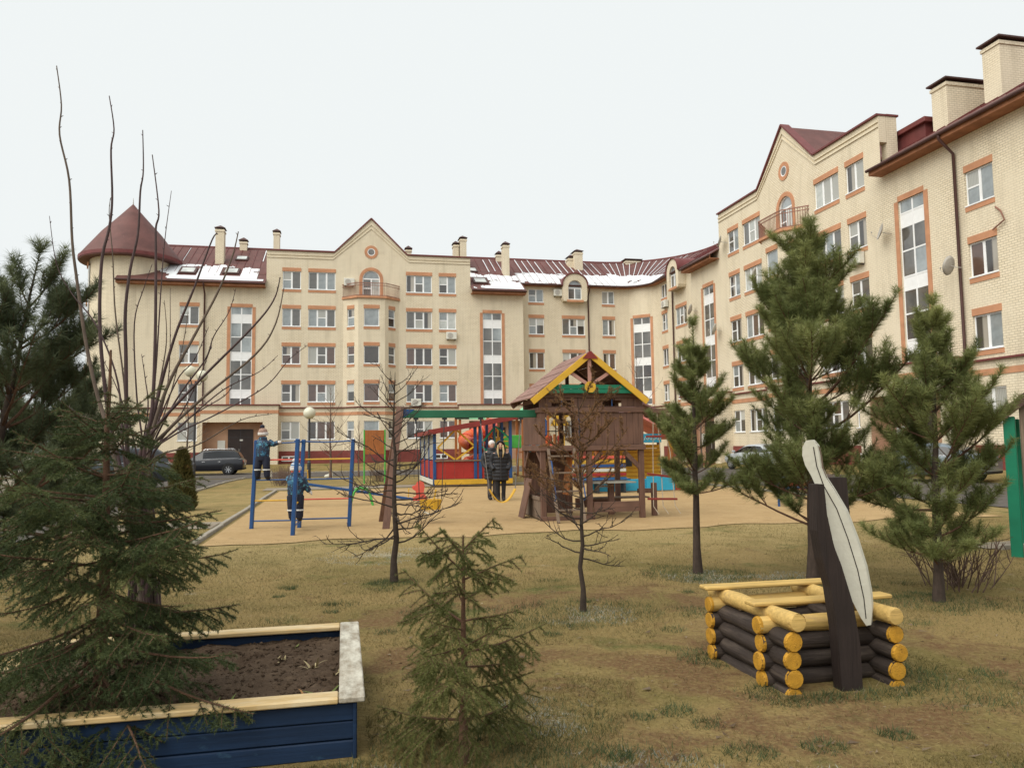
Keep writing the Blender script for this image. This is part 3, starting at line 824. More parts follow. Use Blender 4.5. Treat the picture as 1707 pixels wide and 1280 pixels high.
    pipe(4.2, REC + .6, REC, 15.3); pipe(35.75, .8, 0, 14.35)
    # red dormer box behind the parapet end
    mb = MB(); wbox(wing, mb, TBE - .4, TBE + 1.5, -4.5, -1.3, 14.6, 16.35); wbox(wing, mb, TBE - .5, TBE + 1.7, -4.7, -1.1, 16.35, 16.6, .02)
    if wing == 'R': mb.build('roof_dormer', M['roof_edge'], BLD)

# curved inner corner with its stair window
pts = []
for i in range(13):
    a = math.pi / 2 * i / 12
    pts.append(W(UB - (T_ARC - ARC_R * math.sin(a)), VA - (T_ARC - ARC_R * math.cos(a))))
mid = 6
for i in range(12):
    if 3 <= i <= 8: continue
    wall_panel('curved_wall', pts[i], pts[i + 1], -0.4, 15.36, u0=i * ARC_R * math.pi / 24)
pm = (pts[3] + pts[9]) / 2; dm = (pts[9] - pts[3]).normalized(); Lm = (pts[9] - pts[3]).length
wall_panel('curved_wall', pts[3], pts[9], -0.4, 15.36, [(Lm / 2 - .8, Lm / 2 + .8, 4.97, 12.64)])
_sw = stair_window('L', 0, 0, ang=math.atan2(dm.y, dm.x), pos=Vector((pm.x, pm.y, 0)))
mb = MB()
for i in range(12):
    d = (pts[i + 1] - pts[i]).normalized(); nn = Vector((d.y, -d.x, 0))
    mb.bar(pts[i] + nn * .05 + Z * 4.76, pts[i + 1] + nn * .05 + Z * 4.76, .2, .08)
mb.build('cornice', M['roof_edge'], BLD)
mb = MB()
for i in range(12):
    d = (pts[i + 1] - pts[i]).normalized(); nn = Vector((d.y, -d.x, 0))
    mb.bar(pts[i] + nn * .0 + Z * 4.26, pts[i + 1] + nn * .0 + Z * 4.26, .06, .25)
mb.build('band', M['terracotta'], BLD)

# main roof: concentric rows from the eave to the ridge and down the back
def roof_path(o):
    r = T_ARC - o; out = []
    for t in np.linspace(42.0, T_ARC, 30): out.append(W(UB - t, VA - o))
    for i in range(1, 12):
        a = math.pi / 2 * i / 12; out.append(W(UB - (T_ARC - r * math.sin(a)), VA - (T_ARC - r * math.cos(a))))
    for t in np.linspace(T_ARC, 48.0, 32): out.append(W(UB - o, VA - t))
    return out
RIDGE_O = -7.2
rows = [(-.85, roof_z(-.85) - .09), (-.85, roof_z(-.85))] + [(o, roof_z(o)) for o in np.linspace(-1.4, RIDGE_O, 8)] + [(o, roof_z(2 * RIDGE_O - o)) for o in (-9, -12, -15)]
Vv = []
for (o, z) in rows: Vv += [(p.x, p.y, z) for p in roof_path(o)]
nx = len(roof_path(-1)); ii = np.arange((nx - 1) * (len(rows) - 1)); r_, c_ = ii // (nx - 1), ii % (nx - 1); a_ = r_ * nx + c_
np_mesh('roof', np.array(Vv), np.stack([a_, a_ + nx, a_ + nx + 1, a_ + 1], 1), M['roof_red'], BLD)
# standing seams (ribs) of the sheet roof
mb = MB()
for t in np.arange(1.6, 42, .62): mb.bar(W(UB - t, VA + .9, roof_z(-.9) + .02), W(UB - t, VA - RIDGE_O, roof_z(RIDGE_O) + .02), .035, .05)
for t in np.arange(1.6, 48, .62): mb.bar(W(UB + .9, VA - t, roof_z(-.9) + .02), W(UB - RIDGE_O, VA - t, roof_z(RIDGE_O) + .02), .035, .05)
for i in range(1, 12):
    a = math.pi / 2 * i / 12
    f_ = lambda o: (UB - (T_ARC - (T_ARC - o) * math.sin(a)), VA - (T_ARC - (T_ARC - o) * math.cos(a)))
    mb.bar(W(*f_(-.9), roof_z(-.9) + .02), W(*f_(RIDGE_O), roof_z(RIDGE_O) + .02), .035, .05)
tag(mb.build('roof_seams', M['roof_edge'], BLD), kind='stuff')
# soffit and gutter of the inner section
pth = [p + Z * (roof_z(-.85) - .06) for p in roof_path(-.80)]
iL = [i for i, p in enumerate(pth) if True]
def inner(o, z):
    out = []
    for t in np.linspace(T_STEP - .05, T_ARC, 10): out.append(W(UB - t, VA - o, z))
    r = T_ARC - o
    for i in range(1, 12):
        a = math.pi / 2 * i / 12; out.append(W(UB - (T_ARC - r * math.sin(a)), VA - (T_ARC - r * math.cos(a)), z))
    for t in np.linspace(T_ARC, T_STEP - .05, 10): out.append(W(UB - o, VA - t, z))
    return out
mb = MB(); A1 = inner(-.88, roof_z(-.85) - .12); B1 = inner(REC - .05, roof_z(-.85) - .12); C1 = inner(-.88, roof_z(-.85) + .0)
n = len(A1); mb.add(A1 + B1 + C1, [(i, i + 1, n + i + 1, n + i) for i in range(n - 1)] + [(i + 1, i, 2 * n + i, 2 * n + i + 1) for i in range(n - 1)])
mb.build('soffit', M['soffit'], BLD)
mb = MB(); mb.tube(inner(-.8, roof_z(-.85) - .03), .07, 7); smooth_angle(mb.build('gutter', M['gutter'], BLD), 50)
# ridge cap
mb = MB(); mb.tube([p + Z * (roof_z(RIDGE_O)) for p in roof_path(RIDGE_O)], .1, 6); mb.build('ridge_cap', M['roof_edge'], BLD)

# snow lying on the lower roof: raised patches with ragged edges, and streaks between the seams
def vnoise(x, y, seed=0):
    def h(i, j):
        n = (int(i) * 374761393 + int(j) * 668265263 + seed * 1442695) & 0xffffffff
        n = ((n ^ (n >> 13)) * 1274126177) & 0xffffffff
        return ((n ^ (n >> 16)) & 0xffff) / 65535.0
    xi, yi = math.floor(x), math.floor(y); fx, fy = x - xi, y - yi; fx = fx * fx * (3 - 2 * fx); fy = fy * fy * (3 - 2 * fy)
    return (h(xi, yi) * (1 - fx) + h(xi + 1, yi) * fx) * (1 - fy) + (h(xi, yi + 1) * (1 - fx) + h(xi + 1, yi + 1) * fx) * fy
def fbm(x, y, s=0): return .5 * vnoise(x, y, s) + .3 * vnoise(x * 2.3, y * 2.3, s + 1) + .2 * vnoise(x * 5.1, y * 5.1, s + 2)
mb = MB(); st_ = .13
def snow_cell(t, o, d, w):
    z = roof_z
    q = [W(UB - t, VA - o, z(o)), W(UB - t - d, VA - o, z(o)), W(UB - t - d, VA - o + w, z(o - w)), W(UB - t, VA - o + w, z(o - w))]
    return q
def add_snow(t0, t1, o0, o1, fn):
    nt_, no_ = int((t1 - t0) / st_), int((o0 - o1) / st_)
    hgt_ = {}
    for i in range(nt_):
        for j in range(no_):
            t, o = t0 + i * st_, o0 - j * st_
            if fn(t + st_ / 2, o - st_ / 2) > 0:
                q = snow_cell(t, o, st_, st_); h_ = .045
                n = len(mb.v); mb.v.extend([tuple(p + Z * .012) for p in q] + [tuple(p + Z * h_) for p in q])
                mb.f.append((n + 4, n + 5, n + 6, n + 7))
                for (di, dj, e) in ((0, -1, (0, 1, 5, 4)), (1, 0, (1, 2, 6, 5)), (0, 1, (2, 3, 7, 6)), (-1, 0, (3, 0, 4, 7))):
                    if fn(t + st_ / 2 + di * st_, o - st_ / 2 - dj * st_) <= 0: mb.f.append(tuple(n + k for k in e))
sl = [(37.2, -1.1), (34.0, -1.3), (13.9, -1.0)]
def clear_of(t, o):                         # bare metal below and around the roof windows
    for (a, b) in sl:
        if abs(t - a) < .75 and abs(o - b) < .95: return -1
    return 0
add_snow(31.4, 39.5, .62, -3.0, lambda t, o: -1 if not (31.3 < t < 39.6) or clear_of(t, o) else fbm(t * 1.1, o * 1.6, 3) - .29 - .5 * max(0, (-2.0 - o)) - .6 * max(0, t - 38.2) * (o + 1.5) - (.5 if t < 31.9 and o < .2 else 0))
add_snow(10.4, 14.8, .62, -3.3, lambda t, o: -1 if not (10.3 < t < 14.85) or clear_of(t, o) else fbm(t * 1.2, o * 1.6, 9) - .28 - .7 * max(0, -2.4 - o) - (.25 if t > 14.0 and o > -1.4 else 0))
add_snow(1.0, 10.4, -.95, -3.6, lambda t, o: -1 if not (t < 10.45) or abs(t - 5.55) < 1.0 and o > -2.2 else fbm(t * 1.3, o * 1.9, 5) - .24 - .8 * max(0, -3.0 - o) - (.25 if 7 < t < 10 and o > -1.3 else 0))
for t in np.arange(2.2, 41.5, .62):
    if rb.random() < (.9 if t < 14.5 else .35) and not (TB < t < TBE):
        a, b = -3.2 - rb.random() * .8, -6.4 - rb.random() * .7
        mb.bar(W(UB - t + .09, VA - a, roof_z(a) + .03), W(UB - t + .09, VA - b, roof_z(b) + .03), rb.uniform(.03, .08), .03)
mb.build('roof_snow', M['snow'], BLD, fixn=False)
# snow in the curved valley
mb = MB()
for i in range(0, 34):
    for j in range(15):
        a0, a1 = math.pi / 2 * i / 40, math.pi / 2 * (i + 1) / 40; o0, o1 = -.95 - j * .2, -1.15 - j * .2
        lim = 2.2 - 1.2 * (i / 34) + .9 * fbm(i * .3, j * .4, 21)
        if j * .2 > lim or (8 < i < 20 and 2 < j < 6 and fbm(i * .5, j * .7, 8) < .5): continue
        f_ = lambda a, o: W(UB - (T_ARC - (T_ARC - o) * math.sin(a)), VA - (T_ARC - (T_ARC - o) * math.cos(a)), roof_z(o) + .05)
        mb.add([f_(a0, o0), f_(a1, o0), f_(a1, o1), f_(a0, o1)], [(0, 1, 2, 3)])
for i in range(2, 30, 2):
    a = math.pi / 2 * i / 40; f_ = lambda o: W(UB - (T_ARC - (T_ARC - o) * math.sin(a)), VA - (T_ARC - (T_ARC - o) * math.cos(a)), roof_z(o) + .05)
    mb.bar(f_(-3.0), f_(-6.8), .05, .03)
mb.build('valley_snow', M['snow'], BLD, fixn=False)
# roof windows
for (wing, t, o) in [('L', 37.2, -1.1), ('L', 34.0, -1.3), ('L', 33.6, -4.4), ('L', 13.9, -1.0), ('L', 14.2, -3.6), ('R', 1.8, -2.2), ('R', 3.2, -1.4)]:
    wg = WING[wing]; P = wg['P']; sl_ = (wg['IN'] + Z * PITCH).normalized(); nn = wg['X'].cross(sl_)
    s_ = .8 if o < -3 else 1.0
    mb = MB(); mb.frame(P(t, o, roof_z(o)) + nn * .03, wg['X'], sl_, nn, 1.25 * s_, 1.35 * s_, .2, .02); so = mb.build('skylight', M['gutter'], BLD)
    mb = MB(); mb.frame(P(t, o, roof_z(o)) + nn * .1, wg['X'], sl_, nn, .95 * s_, 1.0 * s_, .1); mb.build('pane', M['g_curt'] if wing == 'L' else M['g_blue'], so)
# chimneys: centre (u,v), size along u and v, base and top
for (u, v, su, sv, zb, zt) in [(-10.0, 66.0, .66, .9, 15.5, 19.6), (-8.6, 69.5, .6, .6, 17.5, 19.6), (-5.7, 68.0, .5, .8, 15.5, 20.1), (9.75, 67.2, .45, .8, 15.5, 19.5), (10.35, 67.0, .55, 1.1, 15.5, 19.95),
                                (13.95, 65.5, .55, .8, 15.5, 19.2), (20.8, 68.4, .6, .8, 16.5, 19.0), (21.35, 68.0, .75, 1.2, 16.5, 19.45), (27.2, 69.0, 1.5, .9, 16, 19.15), (5.6, 68, .5, .6, 17.5, 19.1), (14.1, 69.2, .5, .6, 17.5, 19.3),
                                (27.55, 28.95, 2.05, .9, 14.6, 17.75), (28.25, 26.45, 2.6, .9, 14.6, 18.4), (28.5, 49.6, .8, .8, 15, 18.0)]:
    mb = MB(); mb.frame(W(u, v, (zb + zt) / 2), UD, VD, Z, su, sv, zt - zb); ch = planar_uv(mb.build('chimney', M['brick'], BLD), UD)
    mb = MB(); mb.frame(W(u, v, zt - .12), UD, VD, Z, su + .1, sv + .1, .14); planar_uv(mb.build('collar', M['brick'], ch), UD)
    mb = MB(); h = zt + .12; k = .1
    if su > 1.4: mb.frame(W(u, v, h), UD, VD, Z, su + .3, sv + .3, .07)
    else:
        a, b = su / 2 + k, sv / 2 + k
        q = [W(u - a, v - b, h), W(u + a, v - b, h), W(u + a, v + b, h), W(u - a, v + b, h), W(u, v, h + .32)]
        mb.add(q, [(0, 1, 4), (1, 2, 4), (2, 3, 4), (3, 0, 4), (3, 2, 1, 0)])
    mb.frame(W(u, v, zt + .06), UD, VD, Z, su * .7, sv * .7, .14)
    mb.build('cap', M['gutter'], ch)

# corner tower
TU, TV, TR = -16.55, VA + 2.75, 2.95
n = 36
ring = [W(TU + TR * math.sin(2 * math.pi * i / n), TV - TR * math.cos(2 * math.pi * i / n)) for i in range(n)]
tw_ang = [R(-72), R(-112)]
skip = {int(round((a % (2 * math.pi)) / (2 * math.pi) * n - .5)) % n for a in tw_ang}
for i in range(n):
    wall_panel('tower_wall', ring[i], ring[(i + 1) % n], -.4, 16.6, u0=i * TR * 2 * math.pi / n)
mb = MB(); mb.lathe([(TR + .1, 16.35), (TR + .78, 16.32), (TR + .8, 16.42), (TR + .8, 16.62), (TR + .7, 16.78), (2.2, 18.75), (1.0, 20.1), (.06, 21.2), (0, 21.25)], 40, W(TU, TV), UD, VD)
tr = mb.build('tower_roof', M['roof_red'], BLD); smooth_angle(tr, 50)
mb = MB(); mb.lathe([(TR + .812, 16.4), (TR + .83, 16.4), (TR + .83, 16.66), (TR + .812, 16.66)], 40, W(TU, TV), UD, VD); mb.build('roof_rim', M['roof_edge'], tr)
mb = MB(); mb.tube([W(TU, TV, 21.2), W(TU, TV, 21.75)], [.05, .01], 6); mb.build('spike', M['dish'], tr)
for a in tw_ang:
    for r in range(5):
        c = W(TU + (TR + .0) * math.sin(a), TV - (TR + .0) * math.cos(a)); d = (UD * math.cos(a) + VD * math.sin(a))
        c = c + (UD * math.sin(a) - VD * math.cos(a)) * .13
        make_window('L', 0, 0, 0, 1.3, 1.7, (1, 1), (), glasses=GL_HI, ang=math.atan2(d.y, d.x), pos=c + Z * (ROWZ[r] - .1))
        pass

# ------------------------------------------------------------------ things fixed to the facades
def ac_unit(pos, ang, label):
    t = thing('air_conditioner', label, 'air conditioner', pos, ang, 'air conditioners on the facade')
    MB().box(-.42, .42, -.34, -.04, 0, .6, .02).build('casing', M['ac'], t)
    m_ = MB(); m_.lathe([(.0, 0), (.23, 0), (.23, .015), (0, .02)], 20, (-.1, -.342, .3), (1, 0, 0), (0, 0, 1), (0, -1, 0)); m_.build('fan_grille', M['dish'], t)
    for s in (-1, 1):
        MB().box(s * .3 - .02, s * .3 + .02, -.36, 0, -.06, -.005).build('bracket', M['metal_dark'], t)
    return t
aL, aR = WING['L']['ang'], WING['R']['ang']
PL, PR = WING['L']['P'], WING['R']['P']
ac_unit(PL(TC + 1.75, 0, 14.55), aL, 'air conditioner beside the arched balcony door of the left gable')
ac_unit(PL(TC - 6.5, 0, 10.35), aL, 'air conditioner under a window near the left gable block right edge')
ac_unit(PL(8.0 - 1.05, REC, 14.5), aL, 'air conditioner left of the round headed dormer window')
ac_unit(PL(TC - 3.6, 0, 4.85), aL, 'air conditioner just above the cornice of the left gable block')
ac_unit(PR(2.8, REC, 13.0), aR, 'air conditioner under the small window beside the inner corner')
ac_unit(PR(TC + 6.3, 0, 10.35), aR, 'air conditioner under a window at the right gable edge')
def dish(pos, ang, label, yaw=0.5):
    t = thing('satellite_dish', label, 'satellite dish', pos, ang, 'satellite dishes on the right wing')
    m_ = MB(); c = Vector((-.15, -.42, .1)); ax = Vector((-math.sin(yaw) - .3, -math.cos(yaw), .35)).normalized(); X_ = ax.cross(Z).normalized(); Y_ = X_.cross(ax)
    m_.lathe([(0, 0), (.15, .012), (.3, .045), (.4, .085), (.41, .085), (.3, .03), (.15, -.005), (0, -.015)], 20, c, X_, Y_, ax); m_.build('reflector', M['dish'], t, True)
    m_ = MB(); m_.tube([(0, 0, 0), (0, -.28, 0), tuple(c)], .018, 6); m_.build('arm', M['dish'], t)
    m_ = MB(); e = c + ax * .42 - Y_ * .12; m_.tube([tuple(c - Y_ * .38), tuple(e - Y_ * .1), tuple(e)], .01, 5); m_.ball(tuple(e), .035, .035, .05, 8, 6); m_.build('receiver', M['dish'], t)
    return t
dish(PR(11.3, 0, 11.2), aR, 'upper satellite dish beside the stair window of the right wing')
dish(PR(11.3, 0, 10.2), aR, 'lower of the two stacked satellite dishes by the stair window')
dish(PR(14.9, 0, 9.2), aR, 'satellite dish low at the left edge of the right gable block')
dish(PR(TC - 7.0, 0, 15.0), aR, 'satellite dish in front of the top left window of the right gable', .3)
dish(PR(TC - 1.9, .5, 11.6), aR, 'satellite dish on the bay below the right balcony')
dish(PR(TBE + .5, 0, 11.3), aR, 'satellite dish left of the tall stair window on the far right', .2)
dish(PR(35.9, .15, 8.7), aR, 'brown satellite dish beside the rain pipe on the far right', 1.2)
mb = MB(); mb.tube([PR(37.6, .03, 10.75), PR(37.9, .1, 10.5), PR(38.05, .1, 10.1), PR(37.5, .12, 9.85)], .035, 6); tag(mb.build('bent_bracket', M['rail_brown']), 'bent rusty bracket on the brick wall between the right windows', 'bracket')

# ------------------------------------------------------------------ playground
M['brown'] = paint('brown_wood_paint', (0.15, 0.08, 0.056), 0.65, 0.22, 2.0, grain=(1, 1, .06), bmp=.4, wear=(0.2, 0.13, 0.095), wear_at=.68)
M['brown_h'] = paint('brown_wood_paint_across', (0.165, 0.09, 0.064), 0.65, 0.22, 2.0, grain=(.06, 1, 1), bmp=.4, wear=(0.22, 0.15, 0.11), wear_at=.66)
M['greywood'] = paint('weathered_wood', (0.2, 0.145, 0.105), 0.85, 0.25, 2.0, grain=(1, 1, .06), bmp=.4)
M['green'] = paint('green_paint', (0.01, 0.17, 0.092), 0.5, 0.15, 3.0)
M['green_d'] = paint('dark_green_beam', (0.022, 0.125, 0.066), 0.5, 0.2, 2.0, wear=(.1, .13, .09), wear_at=.72)
M['lime'] = paint('bright_green_paint', (0.07, 0.36, 0.06), 0.5, 0.15, 3.0)
M['mint'] = paint('mint_green_panel', (0.24, 0.62, 0.36), 0.5, 0.12, 3.0)
M['yellow'] = paint('yellow_paint', (0.62, 0.36, 0.035), 0.55, 0.12, 3.0, wear=(.45, .3, .1), wear_at=.74)
M['pink_wood'] = paint('faded_pink_wood', (0.43, 0.23, 0.185), 0.7, 0.12, 3.0)
M['roof_pink'] = paint('faded_roof_boards', (0.27, 0.155, 0.125), 0.8, 0.2, 3.0, grain=(1, .06, 1), bmp=.4)
M['dred'] = paint('dark_red_paint', (0.2, 0.03, 0.024), 0.55, 0.15, 3.0)
M['red'] = paint('red_paint', (0.33, 0.028, 0.022), 0.55, 0.18, 1.5, wear=(.26, .04, .03), wear_at=.6)
M['coral'] = paint('coral_red_plastic', (0.62, 0.105, 0.075), 0.5, 0.12, 3.0)
M['orange'] = paint('orange_plastic', (0.6, 0.1, 0.02), 0.35, 0.12, 3.0, spec=.5)
M['orange_w'] = paint('orange_wood', (0.36, 0.125, 0.035), 0.6, 0.2, 3.0, grain=(1, 1, .06))
M['blue'] = paint('blue_metal_paint', (0.01, 0.06, 0.19), 0.4, 0.15, 3.0, wear=(.1, .14, .2), wear_at=.76, spec=.5)
M['cyan'] = paint('cyan_paint', (0.03, 0.3, 0.46), 0.5, 0.12, 3.0)
M['pink_r'] = paint('pink_roof_sheet', (0.62, 0.22, 0.2), 0.6, 0.15, 3.0)
M['mauve'] = paint('mauve_roof_sheet', (0.2, 0.1, 0.1), 0.6, 0.15, 3.0)
M['rope'] = paint('rope', (0.4, 0.34, 0.26), 0.9, 0.15, 20)
M['chain'] = paint('chain_steel', (0.24, 0.23, 0.22), 0.4, 0.2, 20, metal=.6)
M['white_w'] = paint('cream_white_paint', (0.6, 0.58, 0.49), 0.6, 0.1, 3.0, wear=(.36, .33, .26), wear_at=.56, bmp=.35, wear_co=(1, 1, .14), wear_w=.2)
M['black'] = paint('black_rubber', (0.02, 0.02, 0.02), 0.8, 0.2, 4.0)
M['grey_panel'] = paint('grey_board', (0.33, 0.32, 0.27), 0.8, 0.15, 2.0)

HX, HY = 0.63, 16.28
H = thing('play_tower', 'brown wooden play tower with gabled roof, yellow bargeboards and ladder', 'playhouse', (HX, HY, 0.01), ANG)
def part(mb, name, mat, parent=H, smooth=False): return mb.build(name, M[mat], parent, smooth)
rp = random.Random(3)
D = 1.5; WD = 2.2
# posts
for (x, y, z1) in ((0, 0, 2.62), (WD, 0, 2.62), (0, D, 2.62), (WD, D, 2.62), (1.02, 0, 1.5), (1.02, D, 1.5)):
    part(MB().box(x - .055, x + .055, y - .055, y + .055, 0, z1, .008), 'post', 'brown')
# floor planks
for i in range(10):
    x0 = .06 + i * .208; part(MB().box(x0, x0 + .2, .06, D - .06, 1.44, 1.475, .004), 'floor_plank', 'brown')
# fascia boards
part(MB().box(-.08, WD + .08, -.095, -.06, 1.46, 1.57, .005), 'fascia', 'brown_h'); part(MB().box(-.08, WD + .08, -.095, -.06, 2.27, 2.38, .005), 'fascia', 'brown_h')
part(MB().box(-.09, -.06, -.055, D + .06, 1.46, 1.58, .005), 'fascia', 'brown'); part(MB().box(-.09, -.06, -.055, D + .06, 2.27, 2.38, .005), 'fascia', 'brown')
part(MB().box(WD + .06, WD + .09, -.055, D + .06, 1.46, 1.58, .005), 'fascia', 'brown'); part(MB().box(-.06, WD + .06, -.09, -.062, 2.585, 2.73, .005), 'fascia', 'brown_h')
# front planks right of the doorway (below the trim) and above it, with two small arched openings
pw = .142
x = .74
while x < WD - .06:
    part(MB().box(x, min(x + pw - .005, WD - .057), -.055, -.03, 1.575, 2.265, .004), 'plank', 'brown'); x += pw
x = .06
def inwin(xm): return any(abs(xm - c) < .17 for c in (.42, 1.55))
while x < WD - .06:
    xe = min(x + pw - .005, WD - .057); xm = (x + xe) / 2
    z1 = 2.58
    if inwin(xm):
        c = .42 if abs(xm - .42) < .2 else 1.55; zz = 2.5 + .06 * math.cos((xm - c) / .17 * 1.4)
        part(MB().box(x, xe, -.055, -.03, 2.385, 2.40, .002), 'plank', 'brown'); part(MB().box(x, xe, -.055, -.03, zz, z1, .004), 'plank', 'brown')
    else: part(MB().box(x, xe, -.055, -.03, 2.385, z1, .004), 'plank', 'brown')
    x += pw
for c in (.42, 1.55):
    part(MB().tube([(c, -.04, 2.4), (c, -.04, 2.55)], .012, 6), 'window_bar', 'blue')
# doorway arch
arc = [(.06, 2.27), (.06, 2.16)] + [(.06 + .34 - .34 * math.cos(a), 2.16 + .09 * math.sin(a)) for a in np.linspace(0, math.pi, 9)] + [(.74, 2.16), (.74, 2.27)]
part(MB().prism(arc, .03, (0, -.058, 0)), 'door_arch', 'brown_h')
part(MB().box(.72, .80, -.05, .05, 1.575, 2.265, .004), 'door_post', 'brown')
# left side planks with a low arched top opening, back wall half open
y = .06
while y < D - .06:
    ye = min(y + pw - .005, D - .057); part(MB().box(-.055, -.03, y, ye, 1.585, 2.265, .004), 'plank', 'brown'); y += pw
arc = [(0.05, 2.38), (D - .05, 2.38), (D - .05, 2.6), (D - .3, 2.6)] + [(D / 2 + .45 * math.cos(a), 2.42 + .17 * math.sin(a)) for a in np.linspace(0, math.pi, 9)] + [(.3, 2.6), (.05, 2.6)]
part(MB().box(-.05, -.02, .06, D - .06, 2.5, 2.6, .004), 'side_beam', 'brown')
y = .06
while y < D - .06:
    ye = min(y + pw - .005, D - .057); part(MB().box(WD + .03, WD + .055, y, ye, 1.585, 2.265, .004), 'plank', 'brown'); y += pw
x = 1.1
while x < WD - .06:
    part(MB().box(x, min(x + pw - .005, WD - .057), D + .03, D + .055, 1.5, 2.27, .004), 'plank', 'brown'); x += pw
part(MB().box(-.06, WD + .06, D + .03, D + .06, 2.27, 2.38, .004), 'fascia', 'brown_h')
part(MB().box(.8, .9, D - .02, D + .05, 1.5, 2.3, .004), 'post', 'brown')
x = .06
while x < WD - .06:
    part(MB().box(x, min(x + pw - .005, WD - .057), D + .03, D + .055, 2.385, 2.7, .004), 'plank', 'brown'); x += pw
part(MB().tube([(0.05, D + .02, 1.9), (1.0, D + .02, 1.9)], .012, 6), 'back_rail', 'metal_dark'); part(MB().tube([(.72, D + .02, 1.5), (.72, D + .02, 2.27)], .012, 6), 'back_rail', 'metal_dark')
# roof: two slopes of boards, yellow bargeboards, struts, ornament
ax, az, ez, hs_ = 1.0, 3.52, 2.53, 1.3
for s in (-1, 1):
    n = 9
    for i in range(n):
        k0, k1 = i / n, (i + 1) / n - .006
        p0 = Vector((ax + s * hs_ * k0, 0, az - (az - ez) * k0 - .0)); p1 = Vector((ax + s * hs_ * k1, 0, az - (az - ez) * k1))
        dd = (p1 - p0).normalized(); nn = Vector((-dd.z * s, 0, dd.x * s)); nn = nn if nn.z > 0 else -nn
        m_ = (p0 + p1) / 2 + nn * .03 + Vector((0, D / 2, 0)) + nn * (.006 if i % 2 else 0)
        part(MB().frame(m_, dd, (0, 1, 0), nn, (p1 - p0).length, D + .5, .025, .004), 'roof_board', 'roof_pink')
    for yy in (-.27, D + .23):
        part(MB().bar((ax + s * .05, yy, az - .06), (ax + s * (hs_ - .02), yy, ez - .05), .03, .13, (0, 0, 1), .004), 'bargeboard', 'yellow' if yy < 0 else 'brown')
    part(MB().bar((ax + s * .05, .02, az - .1), (ax + s * hs_ * .92, .02, ez + .0), .06, .07), 'rafter', 'brown'); part(MB().bar((ax + s * .05, D - .02, az - .1), (ax + s * hs_ * .92, D - .02, ez + .0), .06, .07), 'rafter', 'brown')
    part(MB().bar((ax, -.22, 2.83), (ax + s * .42, -.22, 3.1), .03, .07), 'strut', 'pink_wood')
    part(MB().bar((ax, D - .02, 2.75), (ax + s * .5, D - .02, 3.08), .05, .07), 'strut', 'brown')
part(MB().box(ax - .04, ax + .04, D - .05, D, 2.6, 3.4, .004), 'king_post', 'brown')
part(MB().box(ax - .04, ax + .04, -.235, -.205, 2.85, 3.4, .004), 'king_post', 'pink_wood')
part(MB().prism([(-.17, -.14), (.17, -.14), (.02, 0.02), (-.02, .02)], .04, (ax, -.31, 3.54)), 'roof_tip', 'dred')
part(MB().box(.02, 1.98, -.225, -.19, 2.67, 2.755, .004), 'cross_board', 'green'); part(MB().box(.12, 1.88, -.225, -.19, 2.76, 2.85, .004), 'cross_board', 'green')
part(MB().prism([(.125 * math.cos(a), .125 * math.sin(a)) for a in np.linspace(R(22.5), R(382.5), 9)[:-1]], .04, (ax, -.27, 2.8)), 'ornament', 'yellow')
part(MB().tube([(ax, -.2, az - .02), (ax, D + .2, az - .02)], .04, 6), 'ridge_pole', 'brown')
# ladder with blue handrails
for xx in (.12, .68): part(MB().bar((xx + .03, -.62, 0.0), (xx - .03, -.1, 1.5), .05, .09, (0, 1, 0), .005), 'ladder_rail', 'greywood')
for k in (.17, .42, .67, .9):
    y_ = -.62 + .52 * k; part(MB().box(.12, .7, y_ - .05, y_ + .05, 1.5 * k - .02, 1.5 * k + .015, .004), 'rung', 'greywood')
for xx in (.09, .71):
    part(MB().tube([(xx, -.58, .45), (xx, -.68, .5), (xx, -.36, 1.25), (xx, -.26, 1.25)], .014, 6), 'handrail', 'blue')
for xx in (.05, .78): part(MB().tube([(xx, -.07, 1.78), (xx, -.13, 1.8), (xx, -.13, 2.1), (xx, -.07, 2.12)], .016, 6), 'grip', 'blue')
# lower storey: left box with planks and arched braces, ramp board, table and benches
part(MB().box(-.075, -.055, .06, D - .06, .42, .5, .004), 'low_rail', 'greywood')
y = .06
while y < D - .06:
    ye = min(y + pw - .005, D - .057); part(MB().box(-.05, -.03, y, ye, .03, .42, .003), 'plank', 'greywood'); y += pw
x = .06
while x < 1.0:
    part(MB().box(x, x + pw - .005, D + .03, D + .055, .02, 1.43, .004), 'plank', 'brown'); x += pw
part(MB().bar((-.03, .06, 1.25), (-.03, .36, 1.44), .04, .08), 'brace', 'brown'); part(MB().bar((-.03, D - .06, 1.1), (-.03, D - .36, 1.44), .04, .08), 'brace', 'brown')
part(MB().bar((WD, 0, 1.05), (WD - .38, 0, 1.42), .06, .09), 'brace', 'brown'); part(MB().bar((1.02, 0, 1.1), (1.3, 0, 1.42), .06, .08), 'brace', 'brown')
part(MB().box(-.1, 1.1, -.1, -.06, 0, .09, .005), 'ground_beam', 'brown_h'); part(MB().box(1.1, WD, -.02, .02, .14, .36, .005), 'ground_beam', 'brown_h'); part(MB().box(1.1, WD, D - .2, D - .16, .14, .36, .005), 'ground_beam', 'brown_h')
for i in range(3): part(MB().bar((.62 + i * .0, .35 + i * .13, .5), (.74, .35 + i * .13, 1.4), .12, .05, (1, 0, 0), .005), 'ramp_plank', 'orange_w')
for i in range(6): part(MB().box(1.08, WD - .08, .1 + i * .13, .1 + i * .13 + .122, .74, .77, .004), 'table_plank', 'grey_panel')
part(MB().box(1.6, 1.72, .4, .52, .05, .74, .005), 'table_leg', 'brown')
for i in range(3): part(MB().box(1.2, WD + .5, .78 + i * .13, .9 + i * .13, .36, .39, .004), 'bench_plank', 'greywood')
